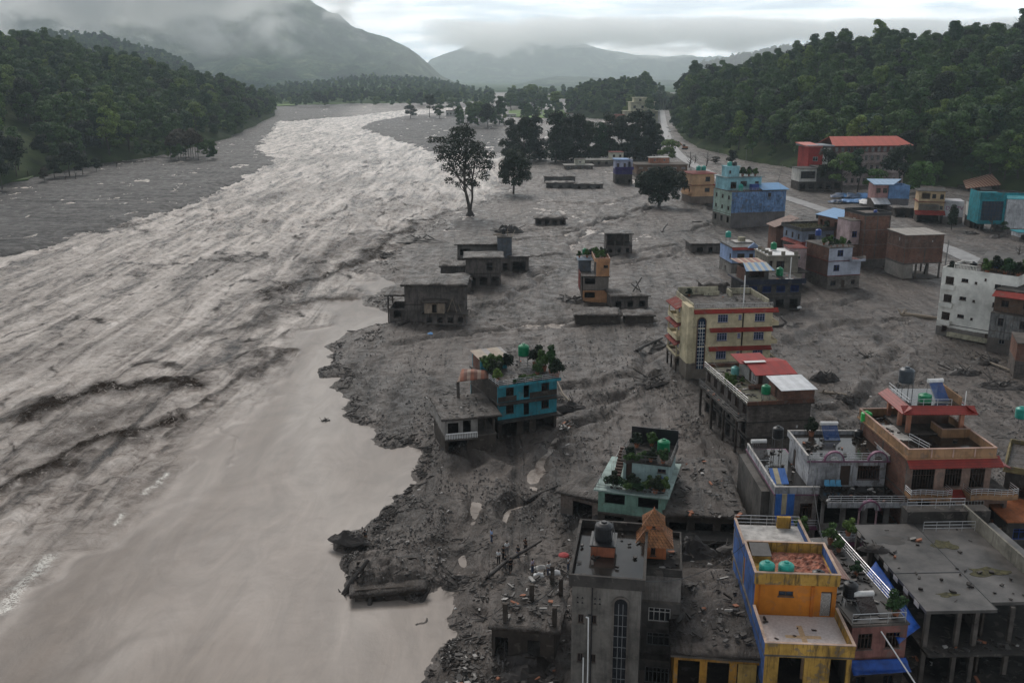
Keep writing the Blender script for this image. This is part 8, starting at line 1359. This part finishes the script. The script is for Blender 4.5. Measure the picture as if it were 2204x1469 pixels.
MB().box(-1.9, 1.9, -1.4, -.8, 0, .8).box(-1.9, 1.9, .8, 1.4, 0, .8).build('track', M['blacktank'], ex); MB().box(-1.8, 1.4, -1.2, 1.2, .9, 2.1).build('body', oc_, ex); MB().box(.2, 1.5, -1.2, 0, 2.1, 3.3).build('cab', M['glass'], ex); MB().path([(1.2, .4, 2), (4.0, .4, 4.6), (6.6, .4, 3.4)], .28, 6).build('boom', oc_, ex); MB().path([(6.6, .4, 3.4), (7.2, .4, 1.2)], .22, 6).build('arm', oc_, ex); MB().prismY([(6.7, 1.3), (7.8, 1.2), (7.6, .2), (6.8, .2)], 0, .9).build('bucket', M['greyframe'], ex)
# ------------------------------------------------------------------ people
def skin_obj(name, verts, edges, radii, mat, parent, sub=1):
    me = bpy.data.meshes.new(name); me.from_pydata(verts, edges, []); o = link(name, me, parent); sk = o.modifiers.new('skin', 'SKIN'); me.skin_vertices.new() if not me.skin_vertices else None
    for i, r in enumerate(radii): me.skin_vertices[0].data[i].radius = (r, r) if isinstance(r, (int, float)) else r
    me.skin_vertices[0].data[0].use_root = True; sk.use_smooth_shade = True; ss = o.modifiers.new('sub', 'SUBSURF'); ss.levels = sub; ss.render_levels = sub; me.materials.append(mat); return o
def person(p, rz, label, shirt, trousers, pose='stand', s=1.0, group=None, bag=None):
    e = empty('person', p, rz, label, 'person', group); e.scale = (s, s, s)
    sw = .12 if pose == 'walk' else .03
    hip = (0, 0, .93); V = [hip, (0, 0, 1.12), (0, -.01, 1.32), (0, .0, 1.45), (0, -.01, 1.53), (0, -.03, 1.63), (0, -.02, 1.72)]; Rr = [(.16, .11), (.14, .10), (.17, .11), (.10, .08), (.055, .06), (.085, .10), (.06, .07)]; E = [(i, i + 1) for i in range(6)]
    def add(v, r, par): V.append(v); Rr.append(r); E.append((par, len(V) - 1)); return len(V) - 1
    legs = []
    for sx in (-1, 1):
        a = add((sx * .10, 0, .86), .095, 0); b = add((sx * .11, -sw * sx * .8, .48), .062, a); c = add((sx * .12, sw * sx, .09), .045, b); d = add((sx * .13, sw * sx - .15, .04), (.045, .03), c); legs.append((a, b, c))
        sh = add((sx * .18, 0, 1.40), .062, 2)
        if pose == 'camera' : el, ha = (sx * .24, -.12, 1.22), (sx * .08, -.28, 1.50)
        elif pose == 'hip' and sx > 0: el, ha = (sx * .38, .05, 1.18), (sx * .2, -.05, 1.0)
        elif pose == 'hold' : el, ha = (sx * .25, -.02, 1.14), (sx * .15, -.26, 1.12)
        else: el, ha = (sx * .25, .02, 1.13), (sx * .27, -.06 - sw * sx, .88)
        ei = add(el, .045, sh); hi = add(ha, .032, ei); dv = (Vector(ha) - Vector(el)).normalized(); pa = Vector(ha) + dv * .06; pi = add(tuple(pa), (.035, .018), hi)
        for f in range(4): t = pa + dv * (.075 - abs(f - 1.2) * .012) + Vector(((f - 1.5) * .016, -.012, 0)); add(tuple(t), .008, pi)
        add(tuple(Vector(ha) + dv * .04 + Vector((-sx * .045, -.02, 0))), .009, hi)
    body = skin_obj('body', V, E, Rr, M['skin'], e, 1)
    fc_ = MB().prism([(-.012, -.125), (.012, -.125), (.0, -.15)], 1.62, 1.66).box(-.04, -.018, -.128, -.115, 1.665, 1.68).box(.018, .04, -.128, -.115, 1.665, 1.68).box(-.025, .025, -.126, -.115, 1.585, 1.595); fc_.build('face', M['hair'] if False else M['skin'], e)
    MB().lathe((0, .0, 1.66), [(.095, -.03), (.108, .03), (.10, .09), (.06, .13), (.01, .145)], 10).build('hair', M['hair'], e, smooth=True)
    ax = [i for i in range(len(V))]
    sv = [hip, V[1], V[2], (0, 0, 1.44)]; sr = [(.175, .125), (.16, .118), (.185, .125), (.10, .09)]; se = [(0, 1), (1, 2), (2, 3)]
    for k, sx in enumerate((-1, 1)):
        sh = [v for v in V if abs(v[2] - 1.40) < 1e-6 and v[0] * sx > 0][0]; i = V.index(sh); sv.append(sh); sr.append(.075); se.append((2, len(sv) - 1)); sv.append(V[i + 1]); sr.append(.06); se.append((len(sv) - 2, len(sv) - 1))
    skin_obj('shirt', sv, se, sr, shirt, e, 1)
    tv = [(0, 0, .96)]; tr = [(.165, .12)]; te = []
    for a, b, c in legs:
        k = 0
        for i, r in ((a, .108), (b, .08), (c, .065)): tv.append(V[i]); tr.append(r); te.append((k, len(tv) - 1)); k = len(tv) - 1
    skin_obj('trousers', tv, te, tr, trousers, e, 1)
    if bag: MB().box(-.15, .15, .12, .26, 1.05, 1.42).build('backpack', bag, e)
    return e
cl = {n: simple(n + '_cloth', c, .8, bumps=0, amt=.1) for n, c in (('black', (.012, .012, .014)), ('white', (.6, .6, .6)), ('blue', (.22, .30, .5)), ('khaki', (.16, .13, .09)), ('denim', (.05, .07, .12)), ('grey', (.1, .1, .11)), ('red', (.3, .04, .04)), ('lilac', (.35, .3, .4)))}
for x, y, z, rz, sh_c, tr_c, po, lb in ((786, 1158, 0, 2.6, 'black', 'khaki', 'hip', 'person in a black shirt and khaki trousers alone at the pond edge, hand on hip'), (1058, 1162, 0, 2.0, 'blue', 'denim', 'stand', 'person in a light blue shirt walking alone beside the mud stream'), (1131, 1180, 0, -.6, 'black', 'black', 'camera', 'person in black raising both hands to the face, right of the group'), (1073, 1205, 0, 2.8, 'white', 'black', 'hold', 'person in a white shirt and dark trousers at the left of the group'),
        (1083, 1196, 0, 2.2, 'black', 'black', 'stand', 'person in black between the two white shirts'), (1091, 1189, 0, 3.3, 'white', 'grey', 'stand', 'person in a white top at the back of the group'), (1088, 1217, 0, 1.6, 'black', 'grey', 'stand', 'person in dark clothes nearest the white shirt, front left of the group'), (1099, 1223, 0, .5, 'black', 'black', 'walk', 'person in black striding at the front of the group'), (1115, 1202, 0, 2.4, 'black', 'denim', 'hold', 'person in dark clothes right of the group holding something'),
        (1181, 1232, 0, .4, 'white', 'denim', 'stand', 'person in white standing behind the ruin columns'), (1223, 1224, 0, 1.2, 'white', 'denim', 'camera', 'person in white beside the grey house corner'), (1146, 1226, 0, 1.0, 'lilac', 'denim', 'hold', 'person in a lilac top beside the first ruin column'), (1478, 366, 0, 0, 'black', 'black', 'stand', 'person in dark clothes on the road edge, left of three far figures'), (1483, 363, 0, 1, 'grey', 'black', 'stand', 'person in grey on the road edge, middle of three far figures'), (1487, 368, 0, 2, 'black', 'denim', 'walk', 'person in dark clothes on the road edge, right of three far figures'),
        (1430, 300, 0, 0, 'black', 'black', 'stand', 'person on the far road left of the cars'), (1446, 300, 0, 0, 'white', 'black', 'stand', 'person in white on the far road right of the cars'), (1438, 296, 0, 0, 'red', 'black', 'stand', 'person in red on the far road between the cars')):
    person(G(x, y, .0), rz, lb, cl[sh_c], cl[tr_c], po)
um = empty('umbrella', G(1213, 1222, 0), 0, 'faded red umbrella next to the person by the grey house', 'umbrella'); MB().tube((0, 0, .9), (0, 0, 2.0), .015, n=5).build('shaft', M['greyframe'], um); MB().lathe((0, 0, 1.75), [(.6, 0), (.5, .12), (.25, .22), (.01, .27)], 10).build('canopy', cl['red'], um)
# meadows
def field(name, pts, mat, z=.45): 
    P = [tuple(at(a, b, z)[:2]) for a, b in pts]; tag(MB().prism(P[::-1], z - .6, z).build(name, mat), kind='structure')
field('meadow', ((0, 392), (0, 330), (30, 325), (120, 332), (118, 352), (60, 385)), M['grass'], .9); field('meadow', ((1095, 250), (1095, 237), (1215, 236), (1215, 252), (1150, 254)), simple('bright_meadow', (.10, .17, .03), .9, nscale=.02, amt=.3), 1.0); MB().add([(-6700, 3300, 1.3), (6700, 3300, 1.3), (6700, 8600, 1.3), (-6700, 8600, 1.3)], [(0, 1, 2, 3)]).build('meadow', simple('far_farmland', (.045, .075, .028), 1, nscale=.004, amt=.5, bumps=0, spec=.05))['kind'] = 'structure'
field('meadow', ((570, 229), (575, 207), (645, 203), (640, 226)), simple('bright_meadow', (.10, .17, .03), .9), 1.5)
HAZE = .75e-4
# ------------------------------------------------------------------ haze and low cloud
hz = MB().box(-7000, 7000, -60, 14500, -5, 700).build('haze', [])
m = bpy.data.materials.new('haze'); m.use_nodes = True; t = m.node_tree; t.nodes.clear()
pv = N(t, 'ShaderNodeVolumePrincipled', i={'Density': HAZE, 'Anisotropy': .35}); pv.inputs['Color'].default_value = (.76, .91, 1, 1)
ou = N(t, 'ShaderNodeOutputMaterial'); t.links.new(pv.outputs[0], ou.inputs['Volume'])
hz.data.materials.append(m); tag(hz, kind='stuff', label='pale blue haze filling the valley air', cat='haze')
def cloud_bank(x0, x1, y0, y1, z0, z1, dens, sc, lo, hi, zlo, label, seed, fade=.12, sz=2.2, top=1):
    o = MB().box(x0, x1, y0, y1, z0, z1).build('cloud', [])
    m = bpy.data.materials.new('cloud_vapour'); m.use_nodes = True; t = m.node_tree; t.nodes.clear()
    v = coords(t, (1, 1, sz), loc=(seed * 731, 0, 0)); n = noise(t, v, sc, 5, .6, .4)
    g = N(t, 'ShaderNodeTexCoord'); s = N(t, 'ShaderNodeSeparateXYZ'); t.links.new(g.outputs['Generated'], s.inputs[0])
    zz = s.outputs['Z']
    bias = mathn(t, 'MULTIPLY', mathn(t, 'SUBTRACT', zz, zlo), .45)
    if top: bias = mathn(t, 'MINIMUM', bias, mathn(t, 'MULTIPLY', mathn(t, 'SUBTRACT', .9, zz), .9))
    f = mathn(t, 'ADD', n, bias)
    r = N(t, 'ShaderNodeMapRange', i={'From Min': lo, 'From Max': hi, 'To Min': 0, 'To Max': dens}); r.clamp = True; t.links.new(f, r.inputs[0])
    e = r.outputs[0]
    for ax in ('X', 'Z'):
        a = s.outputs[ax]; d = mathn(t, 'MINIMUM', a, mathn(t, 'SUBTRACT', 1.0, a)); e = mathn(t, 'MULTIPLY', e, mathn(t, 'DIVIDE', d, fade, clamp=True))
    pv = N(t, 'ShaderNodeVolumePrincipled', i={'Anisotropy': .5}); pv.inputs['Color'].default_value = (1, 1, 1, 1); t.links.new(e, pv.inputs['Density'])
    ou = N(t, 'ShaderNodeOutputMaterial'); t.links.new(pv.outputs[0], ou.inputs['Volume'])
    o.data.materials.append(m); tag(o, label, 'cloud', kind='stuff'); return o
cloud_bank(-4200, -480, 3000, 3400, 100, 700, .016, 1 / 300, .42, .56, .34, 'low white cloud hiding the upper slopes of the near left mountain', 1, top=0, sz=1.7)
cloud_bank(-2300, -350, 3550, 3950, 150, 520, .012, 1 / 200, .46, .64, .5, 'torn wisps of cloud clinging to the shoulder of the left mountain', 2, sz=1.6)
cloud_bank(-700, 5200, 7300, 7900, 150, 480, .010, 1 / 600, .47, .60, .35, 'long white cloud bank lying across the far mountain', 3, sz=2.6)
cloud_bank(-3800, 3600, 3420, 3560, -2, 330, .0022, 1 / 2000, .2, .5, .3, 'thin extra haze layer added in the valley to fade the mountains', 4, sz=1)  # second haze volume, added only to pale the mountains behind it, no real cloud
